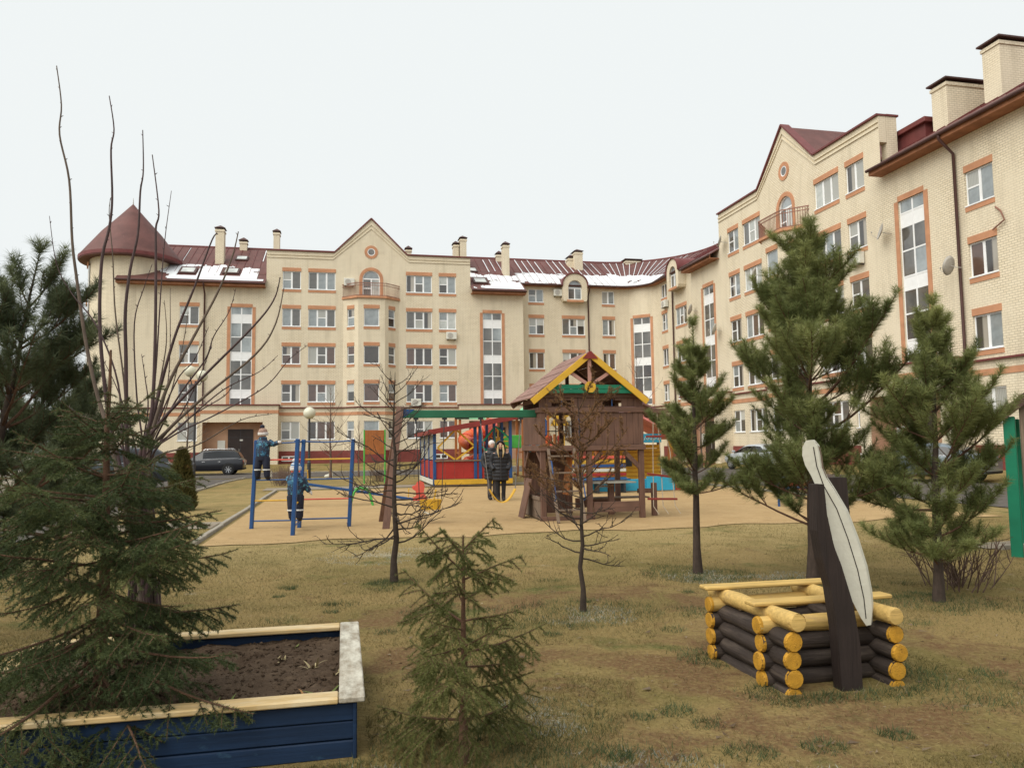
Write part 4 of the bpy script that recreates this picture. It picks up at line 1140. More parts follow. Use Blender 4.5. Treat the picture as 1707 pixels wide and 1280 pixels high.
part(MB().box(WD + .38, WD + .48, .3, .42, 0, .72, .006), 'bench_post', 'brown'); part(MB().box(WD + .05, WD + .4, .32, .4, .5, .6, .005), 'bench_rail', 'brown')
for i, yy in enumerate((-.02, .0)): pass
part(MB().bar((-.28, .9, 0), (-.08, .9, .85), .5, .025, (1, 0, 0)), 'lean_board', 'brown')
# beam for the rope ladder
part(MB().bar((WD + .09, -.05, 2.3), (WD + .75, -.05, 2.3), .07, .09), 'ladder_beam', 'brown_h')

def HL(x, y, z=0.0):
    p = Vector((HX, HY, 0)) + UD * x + VD * y; return Vector((p.x, p.y, z))
# rope ladder
t = thing('rope_ladder', 'rope ladder with red rungs hanging at the right of the play tower', 'rope ladder', HL(WD + .42, -.05, .2), ANG)
for k, xx in enumerate((-.2, .02, .3)): part(MB().tube([(xx * .4 - .05, 0, 2.06), (xx * .8, 0, 1.2), (xx, -.05, .05), (xx + .1, -.1, -.12)], .01, 5), 'rope', 'rope', t)
for z_, tl in ((.7, -.1), (.2, -.02), (1.55, .0)): part(MB().bar((-.32, -.03, z_ - tl * .5), (.36, -.03, z_ + tl * .5), .05, .045, (0, 0, 1), .006), 'rung', 'dred', t)
# swing frame
BZ = 2.27
t = thing('swing_frame', 'green swing beam on a brown wooden A-frame beside the play tower', 'swing frame', HL(-3.02, .3, 0), ANG)
part(MB().box(.05, 2.96, -.045, .045, BZ - .08, BZ + .08, .01), 'beam', 'green_d', t)
part(MB().prism([(.06, -.11), (.36, .1), (.06, .1)], .1, (0, -.05, BZ)), 'gusset', 'blue', t)
for s, nm in ((-1, 'leg'), (1, 'leg')): part(MB().bar((-.28, s * .78, 0), (.06, s * .06, BZ + .15), .06, .14, (1, 0, 0), .008), 'leg', 'brown', t)
part(MB().bar((-.16, -.55, .75), (-.16, .55, .75), .05, .09), 'cross_bar', 'brown', t)
for xx in (.38, .98, 1.75, 2.62): part(MB().box(xx - .05, xx + .05, -.03, .03, BZ - .12, BZ - .082).tube([(xx, 0, BZ - .12), (xx, 0, BZ - .2)], .02, 6), 'hanger', 'metal_dark', t)
part(MB().box(1.2, 1.5, -.02, .02, BZ - .11, BZ - .082), 'mount_plate', 'metal_dark', t)
def SW(x, z=0): return HL(-3.02 + x, .3, z)
t = thing('belt_swing', 'yellow belt swing on two chains under the green beam', 'swing', SW(2.2, .4), ANG)
c0, c1 = Vector((-.45, 0, BZ - .6)), Vector((.42, 0, BZ - .6))
seat = [(-.28 + .56 * k, 0, .28 * (2 * k - 1) ** 2 * (1.0)) for k in np.linspace(0, 1, 13)]
mb = MB()
for i in range(12): mb.bar(seat[i], seat[i + 1], .16, .018, (0, 0, 1))
part(mb, 'seat', 'yellow', t)
for s, c in ((0, c0), (12, c1)):
    part(MB().tube([seat[s], tuple(Vector(seat[s]).lerp(c, .5)), tuple(c)], .011, 5), 'chain', 'chain', t)
t = thing('bucket_swing', 'yellow toddler bucket swing hanging low at the left of the beam', 'swing', SW(.68, .3), ANG)
for a, b in ((-.02, .0),):
    mb = MB()
    n = 14
    for i in range(n):
        a0, a1 = 2 * math.pi * i / n, 2 * math.pi * (i + 1) / n
        q = lambda a_, r_, z_: (r_ * math.cos(a_), r_ * .85 * math.sin(a_), z_)
        mb.add([q(a0, .2, 0), q(a1, .2, 0), q(a1, .235, .2), q(a0, .235, .2), q(a0, .185, .02), q(a1, .185, .02), q(a1, .22, .2), q(a0, .22, .2)], [(0, 1, 2, 3), (5, 4, 7, 6), (3, 2, 6, 7)])
    mb.prism([(.2 * math.cos(k), .17 * math.sin(k)) for k in np.linspace(0, 2 * math.pi, 15)[:-1]], .02, (0, 0, 0), (1, 0, 0), (0, 1, 0), (0, 0, 1))
    part(mb, 'bucket', 'yellow', t)
part(MB().bar((.04, -.2, .18), (.09, -.2, .42), .03, .03), 'front_strap', 'yellow', t)
part(MB().tube([(-.16, -.1, -.04), (0, -.13, -.1), (.16, -.1, -.02)], .02, 6), 'lower_strap', 'white_w', t)
for s in (-1, 1): part(MB().tube([(s * .23, 0, .2), (s * .26, 0, .9), (s * .29, 0, BZ - .5)], .01, 5), 'chain', 'metal_dark', t)

# climbing frame
cl = {'a': (-5.2, 15.47), 'f': (-4.02, 14.22), 'b': (-4.27, 15.55), 'r': (-3.3, 15.69)}
t = thing('climbing_bars', 'blue metal climbing frame with thin blue, yellow and pink bars', 'climbing frame', (-4.27, 15.55, 0))
L_ = lambda k, z: Vector((cl[k][0] + 4.27, cl[k][1] - 15.55, z))
for k in 'afbr':
    lean = Vector((.05, 0, 0)); part(MB().bar(L_(k, -.02) - lean * .6, L_(k, 1.77) + lean, .072, .072, (0, 1, 0), .01), 'post', 'blue', t)
for a, b, sets in (('a', 'b', ((.16, 'blue'), (.56, 'yellow'), (.97, 'blue'), (1.37, 'coral'), (1.72, 'blue'))), ('b', 'r', ((.18, 'blue'), (.57, 'coral'), (.97, 'blue'), (1.37, 'yellow'), (1.73, 'blue'))), ('f', 'b', ((.17, 'blue'), (.56, 'yellow'), (.97, 'blue'), (1.73, 'blue')))):
    for z_, m_ in sets:
        p, q = L_(a, z_), L_(b, z_); part(MB().tube([tuple(p), tuple((p + q) / 2 - Z * (.02 if z_ > 1.6 else 0)), tuple(q)], .016, 7), 'bar', m_, t)

# seesaw
t = thing('seesaw', 'blue double rail seesaw on green arched legs with coral seats', 'seesaw', (-4.2, 21.4, 0.01), ANG)
sl = -.17
for yy in (-.12, .12): part(MB().bar((-1.7, yy, .36 - sl * 1.7), (1.75, yy, .36 + sl * 1.75), .045, .06, (0, 0, 1), .006), 'rail', 'blue', t)
for yy in (-.22, .22):
    arcp = [(-.3, 0), (-.24, .28)] + [(.22 * math.cos(a), .3 + .17 * math.sin(a)) for a in np.linspace(math.pi, 0, 9)] + [(.24, .28), (.3, 0)]
    part(MB().tube([(p[0], yy * (1.3 - .4 * p[1]), p[1]) for p in arcp], .032, 7), 'leg', 'lime', t)
part(MB().tube([(0, -.25, .37), (0, .25, .37)], .03, 8), 'axle', 'metal_dark', t)
horse = [(-.2, 0), (.2, 0), (.2, .05), (.08, .12), (.1, .26), (.18, .3), (.2, .38), (.1, .42), (.06, .5), (-.02, .54), (-.1, .5), (-.13, .38), (-.1, .2), (-.2, .08)]
for x_, fl in ((-1.75, 1), (1.6, -1)):
    z_ = .36 + sl * x_
    for yy in (-.15, .13): part(MB().prism([(p[0] * fl, p[1]) for p in horse], .02, (x_, yy, z_)), 'seat_side', 'coral', t)
    part(MB().box(x_ - .22, x_ + .2, -.13, .13, z_ + .03, z_ + .06, .005), 'seat', 'coral', t)
    part(MB().tube([(x_ + fl * .3, -.16, z_ + .32), (x_ + fl * .3, .16, z_ + .32)], .014, 6), 'handle', 'yellow', t)
    part(MB().tube([(x_ + fl * .32, 0, z_ + .02), (x_ + fl * .3, 0, z_ + .32)], .014, 6), 'handle_post', 'yellow', t)

# red veranda with slanting roof
PX, PY = -3.08, 30.3
t = thing('play_pavilion', 'red and blue play pavilion with a slanting dark red roof edge', 'pavilion', (PX, PY, 0.01), ANG)
PWD, PD = 3.1, 5.2
rz_ = lambda x: 2.17 + .165 * x
for x_ in (0, 1.62, 1.82, PWD - .05): part(MB().box(x_ - .06, x_ + .06, -.06, .06, .05, rz_(x_) - .05, .008), 'post', 'blue', t)
for y_ in (1.7, 3.4, 5.2): part(MB().box(-.06, .06, y_ - .06, y_ + .06, .05, 2.1, .008), 'post', 'blue', t); part(MB().box(PWD - .11, PWD + .01, y_ - .06, y_ + .06, .05, rz_(PWD) - .05, .008), 'post', 'blue', t)
for i in range(8):
    x0 = .065 + i * (PWD - .18) / 8; part(MB().box(x0, x0 + (PWD - .18) / 8 - .008, -.02, .02, .3, .98, .004), 'front_board', 'red', t)
part(MB().box(0, PWD, -.09, .12, .985, 1.04, .006), 'counter', 'greywood', t); part(MB().box(-.02, PWD + .02, -.085, -.065, .08, .28, .005), 'skirting', 'yellow', t)
part(MB().box(-.02, PWD, -.06, PD, .02, .075, .005), 'floor', 'greywood', t)
for i in range(10):
    y0 = .07 + i * .505; part(MB().box(-.02, .02, y0, y0 + .495, .3, 1.0, .004), 'side_board', 'red', t); part(MB().box(-.02, .02, y0, y0 + .495, 1.06, 2.05, .004), 'side_panel', 'grey_panel', t)
part(MB().box(-.09, -.065, 0, PD, .08, .28, .005), 'skirting', 'white_w', t)
q = [(-.25, -.4), (PWD + .1, -.4), (PWD + .1, PD + .2), (-.25, PD + .2)]
vv = [(x_, y_, rz_(x_) + .02) for x_, y_ in q] + [(x_, y_, rz_(x_) + .07) for x_, y_ in q]
part(MB().add(vv, [(3, 2, 1, 0), (4, 5, 6, 7), (0, 1, 5, 4), (1, 2, 6, 5), (2, 3, 7, 6), (3, 0, 4, 7)]), 'roof', 'mauve', t)
part(MB().bar((-.3, -.42, rz_(-.3) + .0), (PWD + .15, -.42, rz_(PWD + .15) + .0), .04, .2, (0, 0, 1), .006), 'roof_edge', 'dred', t)
part(MB().bar((-.28, -.4, rz_(-.28) - .02), (-.28, PD + .2, rz_(-.28) - .02), .04, .16, (0, 0, 1), .006), 'roof_edge', 'dred', t)
cx_, cz_ = .8, 1.5
for (a, b, m_) in (((.12, 1.52), (.8, 2.2), 'yellow'), ((.12, 1.52), (.8, 1.06), 'yellow'), ((.86, 1.06), (1.56, 1.55), 'yellow'), ((1.56, 1.6), (.9, 2.2), 'yellow'), ((1.9, 1.7), (2.4, 2.3), 'green'), ((1.9, 1.55), (2.5, 1.0), 'green'), ((2.45, 2.35), (3.0, 1.9), 'green'), ((2.42, 1.0), (2.42, 2.3), 'green_d')):
    part(MB().bar((a[0], 0, a[1]), (b[0], 0, b[1]), .03, .07, (0, 0, 1), .004), 'brace', m_, t)

# plastic climbing complex behind the pavilion
t = thing('play_complex', 'colourful plastic play complex with orange tube slide behind the pavilion', 'play complex', Vector((-2.6, 38.0, 0.0)), ANG)
for (x_, y_) in ((0, 0), (1.4, 0), (0, 1.4), (1.4, 1.4), (3.2, 0), (4.5, 0), (3.2, 1.4), (4.5, 1.4)): part(MB().box(x_ - .06, x_ + .06, y_ - .06, y_ + .06, 0, 3.1, .01), 'post', 'orange_w', t)
part(MB().box(0, 1.4, 0, 1.4, 1.2, 1.28), 'deck', 'orange_w', t); part(MB().box(3.2, 4.5, 0, 1.4, 1.2, 1.28), 'deck', 'orange_w', t)
pts_ = [(.7 + .62 * math.cos(a), -1.2 + .62 * math.sin(a), 2.45 - .2 * a) for a in np.linspace(-.6, 10.5, 60)]
mb = MB(); mb.tube(pts_, .33, 12); smooth_angle(part(mb, 'tube_slide', 'orange', t), 50)
for i in range(0, 60, 6): part(MB().tube([pts_[i], pts_[min(i + 1, 59)]], .36, 12), 'slide_joint', 'coral', t)
for i in range(12):
    a = 2 * math.pi * i / 12; part(MB().bar((1.75, -.8, 1.8), (1.75 + .6 * math.cos(a), -.8, 1.8 + .6 * math.sin(a)), .05, .06, (0, 1, 0)), 'wheel_spoke', 'yellow', t)
part(MB().prism([(-.2, 0), (1.2, 0), (1.0, .3), (0, .3)], .06, (.1, -.12, 2.9)), 'roof_panel', 'mint', t)
for s, m_ in ((-1, 'mint'), (1, 'mint')):
    part(MB().bar((3.85, .7, 3.75), (3.85 + s * .95, .7, 3.05), 1.7, .05, (0, 0, 1)), 'roof_panel', m_, t)
part(MB().bar((5.2, .2, 3.3), (4.4, .2, 2.85), .5, .05), 'roof_panel', 'yellow', t); part(MB().bar((5.2, .2, 3.3), (6.0, .2, 3.0), .5, .05), 'roof_panel', 'yellow', t)
part(MB().prism([(-.5, 0), (.5, 0), (.3, .35), (.6, .6), (0, .5), (-.6, .62), (-.3, .35)], .05, (5.1, -.1, 2.55)), 'gable_ornament', 'yellow', t)
part(MB().box(2.2, 3.1, -.06, 0, 1.45, 2.1, .03), 'green_panel', 'lime', t)
for i, m_ in enumerate(('orange', 'cyan', 'orange', 'cyan', 'red', 'orange', 'red', 'orange_w', 'red', 'yellow')):
    x0 = 3.2 + i * .22; part(MB().box(x0, x0 + .17, -.1, -.06, 1.25, 2.05 + .08 * (i % 2), .02), 'slat', m_, t)
part(MB().bar((4.9, -.9, .5), (4.6, -.1, 1.6), .45, .05), 'small_slide', 'orange_w', t); part(MB().bar((4.7, -1.3, .35), (4.55, -.12, 1.75), .04, .07), 'slide_side', 'coral', t)
for x_ in (5.1, 5.9): part(MB().box(x_ - .06, x_ + .06, -.06, .06, 0, 2.7, .01), 'post', 'orange_w', t)

# notice board on green posts
t = thing('orange_board', 'orange board between two bright green posts on the far lawn', 'board', (-6.1, 34.0, 0), ANG)
part(MB().box(-.42, .42, -.03, .03, 1.28, 2.34, .01), 'panel', 'orange_w', t)
for s in (-1, 1): part(MB().tube([(s * .45, 0, 0), (s * .45, 0, 2.36)], .035, 8), 'post', 'lime', t)

# shop style playhouse with pink roof
t = thing('pink_roof_playhouse', 'yellow wooden playhouse with pink roof and cyan sign board', 'playhouse', (4.1, 26.2, 0.01), ANG)
for x_ in (-1.3, .25, 1.35): part(MB().tube([(x_, 0, 0), (x_, 0, 1.75)], .1, 9), 'post', 'orange_w', t)
part(MB().box(-1.8, .9, -.55, -.5, .03, .42, .01), 'base_panel', 'cyan', t); part(MB().box(.2, 1.2, -.62, -.57, .03, .5, .01), 'base_panel', 'cyan', t); part(MB().prism([(0, 0), (.75, 0), (.75, .2), (0, .34)], .05, (1.24, -.55, .03)), 'ramp', 'red', t)
for i in range(9): part(MB().box(-1.3, 1.4, 1.0, 1.06, .3 + i * .14, .43 + i * .14, .02), 'wall_plank', 'yellow', t)
part(MB().box(-.1, .3, .95, 1.0, .8, 1.15), 'window_opening', 'metal_dark', t)
part(MB().bar((-.15, .94, .78), (-.15, .94, 1.18), .05, .05), 'window_frame', 'white_w', t)
part(MB().box(-.3, .95, -.18, -.13, 1.62, 1.92, .01), 'sign_board', 'cyan', t)
for i in range(9):
    x_ = -.18 + i * .125; part(MB().tube([(x_, -.19, 1.7), (x_ + .05, -.19, 1.82), (x_ + .1, -.19, 1.72)], .012, 5), 'sign_curl', 'white_w', t)
part(MB().bar((0.0, .4, 2.55), (-1.5, .4, 1.45), 1.9, .06, (0, 0, 1)), 'roof_slope', 'pink_r', t); part(MB().bar((0.0, .4, 2.55), (1.5, .4, 1.75), 1.9, .06, (0, 0, 1)), 'roof_slope', 'pink_r', t)
for i in range(7):
    k = .1 + i * .13; part(MB().bar((1.5 * k, -.6, 2.6 - .8 * k), (1.5 * k, 1.36, 2.6 - .8 * k), .025, .03), 'roof_batten', 'pink_r', t)
heart = [(0, -.22), (.2, 0), (.22, .12), (.12, .2), (0, .12), (-.12, .2), (-.22, .12), (-.2, 0)]
part(MB().prism([(p[0] * 1.3, p[1] * 1.3) for p in heart], .05, (1.5, -.1, 1.55)), 'heart_frame', 'yellow', t); part(MB().prism([(p[0] * .9, p[1] * .9) for p in heart], .02, (1.5, -.121, 1.55)), 'heart', 'orange', t)
t = thing('striped_bench', 'bench of red, yellow and blue slats behind the play tower', 'bench', (2.7, 25.2, 0.01), ANG)
for i, m_ in enumerate(('coral', 'yellow', 'blue', 'white_w', 'red', 'blue')): part(MB().box(-1.1, 1.1, .2 - i * .02, .23 - i * .02, 1.1 - i * .14, 1.2 - i * .14, .008), 'slat', m_, t)
for i, m_ in enumerate(('cyan', 'blue')): part(MB().box(-1.1, 1.1, -.1 - i * .16, .04 - i * .16, .42, .46, .008), 'seat_slat', m_, t)
for s in (-.9, 0, .9): part(MB().box(s - .03, s + .03, -.25, .24, 0, .41, .005), 'leg', 'metal_dark', t)
t = thing('mauve_roof_hut', 'dark playhouse with a mauve pitched roof behind the pink roofed one', 'playhouse', (5.6, 36, 0.0), ANG)
part(MB().bar((0, 0, 3.4), (-2.2, 0, 2.4), 3.0, .08), 'roof_slope', 'mauve', t); part(MB().bar((0, 0, 3.4), (2.2, 0, 2.4), 3.0, .08), 'roof_slope', 'mauve', t)
for x_ in (-1.8, 1.8):
    for y_ in (-1.2, 1.2): part(MB().box(x_ - .07, x_ + .07, y_ - .07, y_ + .07, 0, 2.52, .01), 'post', 'brown', t)
for i in range(12): part(MB().box(-1.7 + i * .285, -1.7 + i * .285 + .275, 1.2, 1.24, .1, 1.3, .006), 'wall_plank', 'orange_w', t)

# blue bench rail and spring toys at the right edge of the sand
t = thing('blue_bench', 'low blue metal bench with round arm behind the pine branches', 'bench', (6.5, 19.3, 0.01), ANG)
part(MB().tube([(-.0, -.2, 0), (0, -.2, .55), (.08, -.2, .68), (.25, -.2, .72)], .03, 7), 'arm', 'blue', t); part(MB().tube([(1.0, -.2, 0), (1.0, -.2, .45)], .03, 7), 'leg', 'blue', t); part(MB().tube([(.5, .2, 0), (.5, .2, .42)], .03, 7), 'leg', 'blue', t)
for i in range(3): part(MB().box(0, 1.05, -.2 + i * .14, -.08 + i * .14, .42, .46, .008), 'slat', 'blue', t)
t = thing('spring_rider', 'coral and yellow spring rider between the pines near the right kerb', 'spring rider', (7.75, 21.2, 0.01), ANG); t.scale = (.6, .6, .7)
part(MB().tube([(.1 * math.cos(a), .1 * math.sin(a), .05 + a * .009) for a in np.linspace(0, 38, 70)], .018, 5), 'spring', 'metal_dark', t)
for yy in (-.14, .12): part(MB().prism([(-.4, .42), (.4, .42), (.45, .6), (.25, .7), (.3, .9), (.1, .95), (.05, .7), (-.35, .68)], .03, (0, yy, 0)), 'side', 'coral', t)
part(MB().box(-.3, .1, -.11, .12, .6, .64, .005), 'seat', 'yellow', t); part(MB().tube([(.2, -.3, .82), (.2, .3, .82)], .016, 6), 'handle', 'yellow', t)
# dark metal garden fence by the far lawn
t = thing('garden_fence', 'low black metal garden fence on the lawn before the left gable', 'fence', (-5.6, 38.5, 0), ANG)
for i in range(18): part(MB().tube([(i * .22, 0, 0), (i * .22, 0, .75)], .012, 5), 'picket', 'metal_dark', t)
for z_ in (.12, .68): part(MB().bar((0, 0, z_), (3.75, 0, z_), .02, .03), 'rail', 'metal_dark', t)
# toy shovel and dark stand beside pavilion
t = thing('pink_toy_scooter', 'small pink toy scooter standing by the pavilion end', 'scooter', (.85, 29.6, 0.01), ANG)
part(MB().tube([(0, 0, .1), (.0, 0, .75)], .025, 7), 'stem', 'white_w', t); part(MB().ball((0, 0, .78), .07, .05, .04), 'grip', 'coral', t); part(MB().box(-.05, .12, -.05, .05, .02, .2, .02), 'base', 'pink_r', t)
# white swan-like garden ornaments
def swan(x_, y_, s, label):
    t = thing('garden_ornament', label, 'ornament', (x_, y_, hgt(x_, y_)), ANG, 'white garden ornaments')
    part(MB().prism([(-.35, 0), (.3, 0), (.36, .2), (.34, .55), (.28, .95), (.2, .7), (.0, .5), (-.3, .3)], .12, (0, -.06, 0)), 'wing', 'white_w', t).scale = (s, s, s)
    part(MB().ball((-.05, 0, .2), .4, .22, .2), 'body', 'white_w', t, True).scale = (s, s, s)
swan(-9.9, 41.5, .55, 'white winged garden ornament on the lawn right of the bare tree'); swan(-13.6, 43, .5, 'white winged garden ornament beside the parked black car')
# street lamps
def lamp(x_, y_, h, globes, label):
    t = thing('street_lamp', label, 'street lamp', (x_, y_, hgt(x_, y_)), ANG, 'white globe street lamps')
    part(MB().tube([(0, 0, 0), (0, 0, .9), (0, 0, .95), (0, 0, h)], [.09, .09, .06, .05], 9), 'pole', 'metal_dark', t)
    for gx, gz in globes:
        part(MB().tube([(0, 0, h - .2), (gx * .7, 0, h - .18), (gx, 0, h + gz - .25)], .03, 6).lathe([(0, -.02), (.12, 0), (.14, .06)], 10, (gx, 0, h + gz - .28)), 'bracket', 'metal_dark', t)
        part(MB().ball((gx, 0, h + gz), .3, .3, .3, 18, 12), 'globe', 'globe', t, True)
M['globe'] = paint('milk_glass', (0.62, 0.6, 0.47), 0.3, 0.05, 2.0, spec=.5, bmp=0)
lamp(-16.75, 40.5, 5.25, [(-.28, .52), (.32, .28)], 'street lamp with two white globes in front of the left porch')
lamp(-10.1, 38.2, 3.05, [(0, .28)], 'shorter street lamp with one white globe before the left gable')

# kiosk post at the right edge
t = thing('green_shelter', 'shelter with green post and dark pitched roof at right edge', 'shelter', (6.78, 10.5, 0), R(-35))
part(MB().box(-.07, .07, -.07, .07, 0, 1.9, .01), 'post', 'green', t); part(MB().box(.12, .4, -.05, .05, 0, 2.2, .01), 'trunk_post', 'greywood', t); part(MB().box(2.2, 2.34, -.07, .07, 0, 1.9, .01), 'post', 'green', t); part(MB().box(-.07, .07, 1.6, 1.74, 0, 1.9, .01), 'post', 'green', t); part(MB().box(2.2, 2.34, 1.6, 1.74, 0, 1.9, .01), 'post', 'green', t)
for s in (-1, 1):
    for i in range(6):
        k0, k1 = i / 6, (i + 1) / 6 - .01; f_ = lambda k: Vector((1.13 + s * 1.36 * (1 - k), .8, 1.8 + 1.15 * k))
        p, q = f_(k0), f_(k1); dd = (q - p).normalized(); nn = dd.cross(Vector((0, 1, 0))); nn = nn if nn.z > 0 else -nn
        part(MB().frame((p + q) / 2 + nn * .02, dd, (0, 1, 0), nn, (q - p).length, 1.85, .03, .004), 'roof_board', 'brown', t)
    part(MB().bar((1.13 + s * 1.36, -.13, 1.78), (1.13, -.13, 2.92), .03, .12), 'bargeboard', 'gutter', t)

# ------------------------------------------------------------------ log sandbox with giant paddle
M['log'] = paint('tarred_log', (0.045, 0.033, 0.027), 0.75, 0.3, 4.0, grain=(.04, 1, 1), bmp=1.0, gscale=55, gdist=.008, wear=(.14, .108, .085), wear_at=.48, wear_co=(.08, 1, 1), wear_w=.25)
M['log_v'] = paint('tarred_log_lengthwise', (0.045, 0.033, 0.027), 0.75, 0.3, 4.0, grain=(1, .04, 1), bmp=1.0, gscale=55, gdist=.008, wear=(.14, .108, .085), wear_at=.48, wear_co=(1, .08, 1), wear_w=.25)
M['log_y'] = paint('yellow_log', (0.6, 0.4, 0.13), 0.6, 0.15, 4.0, grain=(.04, .5, 1), bmp=.8, gscale=50, gdist=.006, wear=(.36, .24, .11), wear_at=.56, wear_co=(.2, .6, 1), wear_w=.15)
M['log_end'] = paint('yellow_log_end', (0.5, 0.255, 0.024), 0.6, 0.25, 14.0, wear=(.16, .08, .02), wear_at=.6, bmp=.8)
SR = R(12)
S = thing('log_sandbox', 'square sandbox of stacked dark logs with yellow ends on the lawn', 'sandbox', (1.77, 4.99, -.075), SR)
rl = random.Random(8)
LR = .058
def log(p, q, r, mat, end, name='log', parent=S):
    p, q = Vector(p), Vector(q); d = (q - p).normalized(); n = 12; mb = MB(); k = 7; rad = []; pts_ = []
    for i in range(k): pts_.append(tuple(p.lerp(q, i / (k - 1)) + Vector((0, 0, rl.uniform(-.003, .003))))); rad.append(r * rl.uniform(.95, 1.04))
    mb.tube(pts_, rad, n, False); mb.v = [(a + rl.gauss(0, .0016), b_ + rl.gauss(0, .0016), c_ + rl.gauss(0, .0016)) for (a, b_, c_) in mb.v]; o = smooth_angle(mb.build(name, M[mat], parent), 60)
    for e, dd in ((p, -d), (q, d)):
        m2 = MB(); X_ = dd.cross(Z).normalized(); Y_ = X_.cross(dd); rr = rad[0] if dd.dot(d) < 0 else rad[-1]
        prof = [(0, .006), (rr * .5, .006), (rr * .93, .004), (rr * 1.03, -.006), (rr * 1.045, -.02), (rr * 1.0, -.02)]
        m2.lathe(prof, 14, e, X_, Y_, dd); m2.build('log_end', M[end], o)
    return o
SWD, SDP, OV, OL = .75, .7, .25, .07
for i in range(4):                       # logs running away from the viewer (left and right walls)
    z = LR + i * 2 * LR
    for x_ in (0, SWD): log((x_ + rl.uniform(-.008, .008), rl.uniform(-.015, .015), z), (x_, OV + SDP + .16, z), LR, 'log_v', 'log_end')
for i in range(3):                       # cross logs in the gaps
    z = LR * 2 + i * 2 * LR
    for y_ in (OV, OV + SDP): log((-OL - .04 + rl.uniform(-.01, .01), y_, z + .0), (SWD + .14, y_, z), LR, 'log', 'log_end')
for y_ in (OV, OV + SDP): log((-OL - .05, y_, 8 * LR), (SWD + .14, y_, 8 * LR), LR * .95, 'log_y', 'log_end', 'top_log')
for x_ in (0.02, SWD - .02): log((x_, -.02, 9.1 * LR), (x_ - .01, OV + SDP + .16, 9.1 * LR), LR * .95, 'log_y', 'log_y', 'top_log')
def plank(p, q, w, th, mat, name):
    mb = MB(); mb.bar(p, q, w, th, (0, 0, 1), .008); return mb.build(name, M[mat], S)
plank((-.12, OV + .09, 10.15 * LR), (SWD + .2, OV + .1, 10.15 * LR), .13, .028, 'log_y', 'seat_plank'); plank((-.16, OV + SDP, 10.15 * LR), (SWD + .14, OV + SDP, 10.15 * LR), .13, .028, 'log_y', 'seat_plank')
xs2 = np.linspace(.06, SWD - .06, 10); ys2 = np.linspace(OV + .05, OV + SDP - .05, 10)
gs = np.array([(x_, y_, .1 + .02 * math.sin(x_ * 9) * math.cos(y_ * 8)) for y_ in ys2 for x_ in xs2]); ii = np.arange(81); a_ = (ii // 9) * 10 + ii % 9
np_mesh('sand_fill', gs, np.stack([a_, a_ + 1, a_ + 11, a_ + 10], 1), M['sand'], S)
# paddle: two dark posts hold a big white wooden paddle
M['post_dark'] = paint('dark_stained_post', (0.03, 0.02, 0.017), 0.7, 0.25, 3.0, grain=(1, 1, .04), bmp=.9, gscale=50, gdist=.008, wear=(.06, .045, .04), wear_at=.58, wear_co=(1, 1, .1), wear_w=.15)
Pd = thing('giant_paddle', 'giant white wooden paddle leaning between two dark brown posts', 'paddle', (2.13, 5.06, 0), R(8))
out1 = [(-.045, 0), (.1, 0), (.095, .3), (.06, .55), (-.01, .8), (-.085, 1.0), (-.105, 1.32), (-.16, 1.32), (-.165, 1.02), (-.14, .84), (-.09, .66), (-.06, .4)]
part(MB().prism(out1, .1, (0, 0, 0)), 'front_post', 'post_dark', Pd)
part(MB().prism([(p[0] * .8 + .295, p[1]) for p in [(-.09, 0), (.1, 0), (.09, .5), (.05, .8), (.02, 1.34), (-.12, 1.34), (-.11, .9), (-.09, .5)]], .1, (0, .42, 0)), 'rear_post', 'post_dark', Pd)
px_l = [(1340, 742), (1334, 752), (1333, 765), (1337, 780), (1346, 796), (1353, 812), (1363, 830), (1371, 862), (1378, 900), (1390, 945), (1403, 985), (1418, 1015), (1426, 1027)]
px_r = [(1434, 1026), (1437, 1005), (1436, 980), (1430, 940), (1417, 895), (1401, 852), (1381, 818), (1369, 800), (1363, 785), (1361, 765), (1358, 750), (1350, 741)]
f_ = lambda p: ((p[0] - 1389) * .0043, (p[1] - 1027) * -.0043 + .38)
outl = [f_(p) for p in px_l + px_r]
t_n = Vector((.62, .78, 0)).normalized(); t_x = Vector((.9, -.44, 0)).normalized()
mb = MB(); mb.prism(outl, .05, (0.05, .105, 0), (1, 0, 0), (0, 0, 1), t_n); part(mb, 'blade', 'white_w', Pd)
mb = MB(); mb.prism([((p[0] - .04) * .93 + .04, (p[1] - .9) * .98 + .9) for p in outl], .012, Vector((0.05, .105, 0)) + t_n * .05, (1, 0, 0), (0, 0, 1), t_n); part(mb, 'groove', 'greywood', Pd)
mb = MB(); mb.prism(outl, .045, Vector((0.05, .105, 0)) + t_n * .062, (1, 0, 0), (0, 0, 1), t_n); part(mb, 'blade', 'white_w', Pd)
mb = MB(); cr = [f_(p) for p in [(1352, 752), (1356, 782), (1366, 812), (1386, 848), (1402, 893), (1416, 942), (1424, 985), (1426, 1016)]]
for i in range(len(cr) - 1): mb.bar((0.05 + cr[i][0], .1035, cr[i][1]), (0.05 + cr[i + 1][0], .1035, cr[i + 1][1]), .004, .005, (1, 0, 0))
part(mb, 'crack', 'post_dark', Pd)

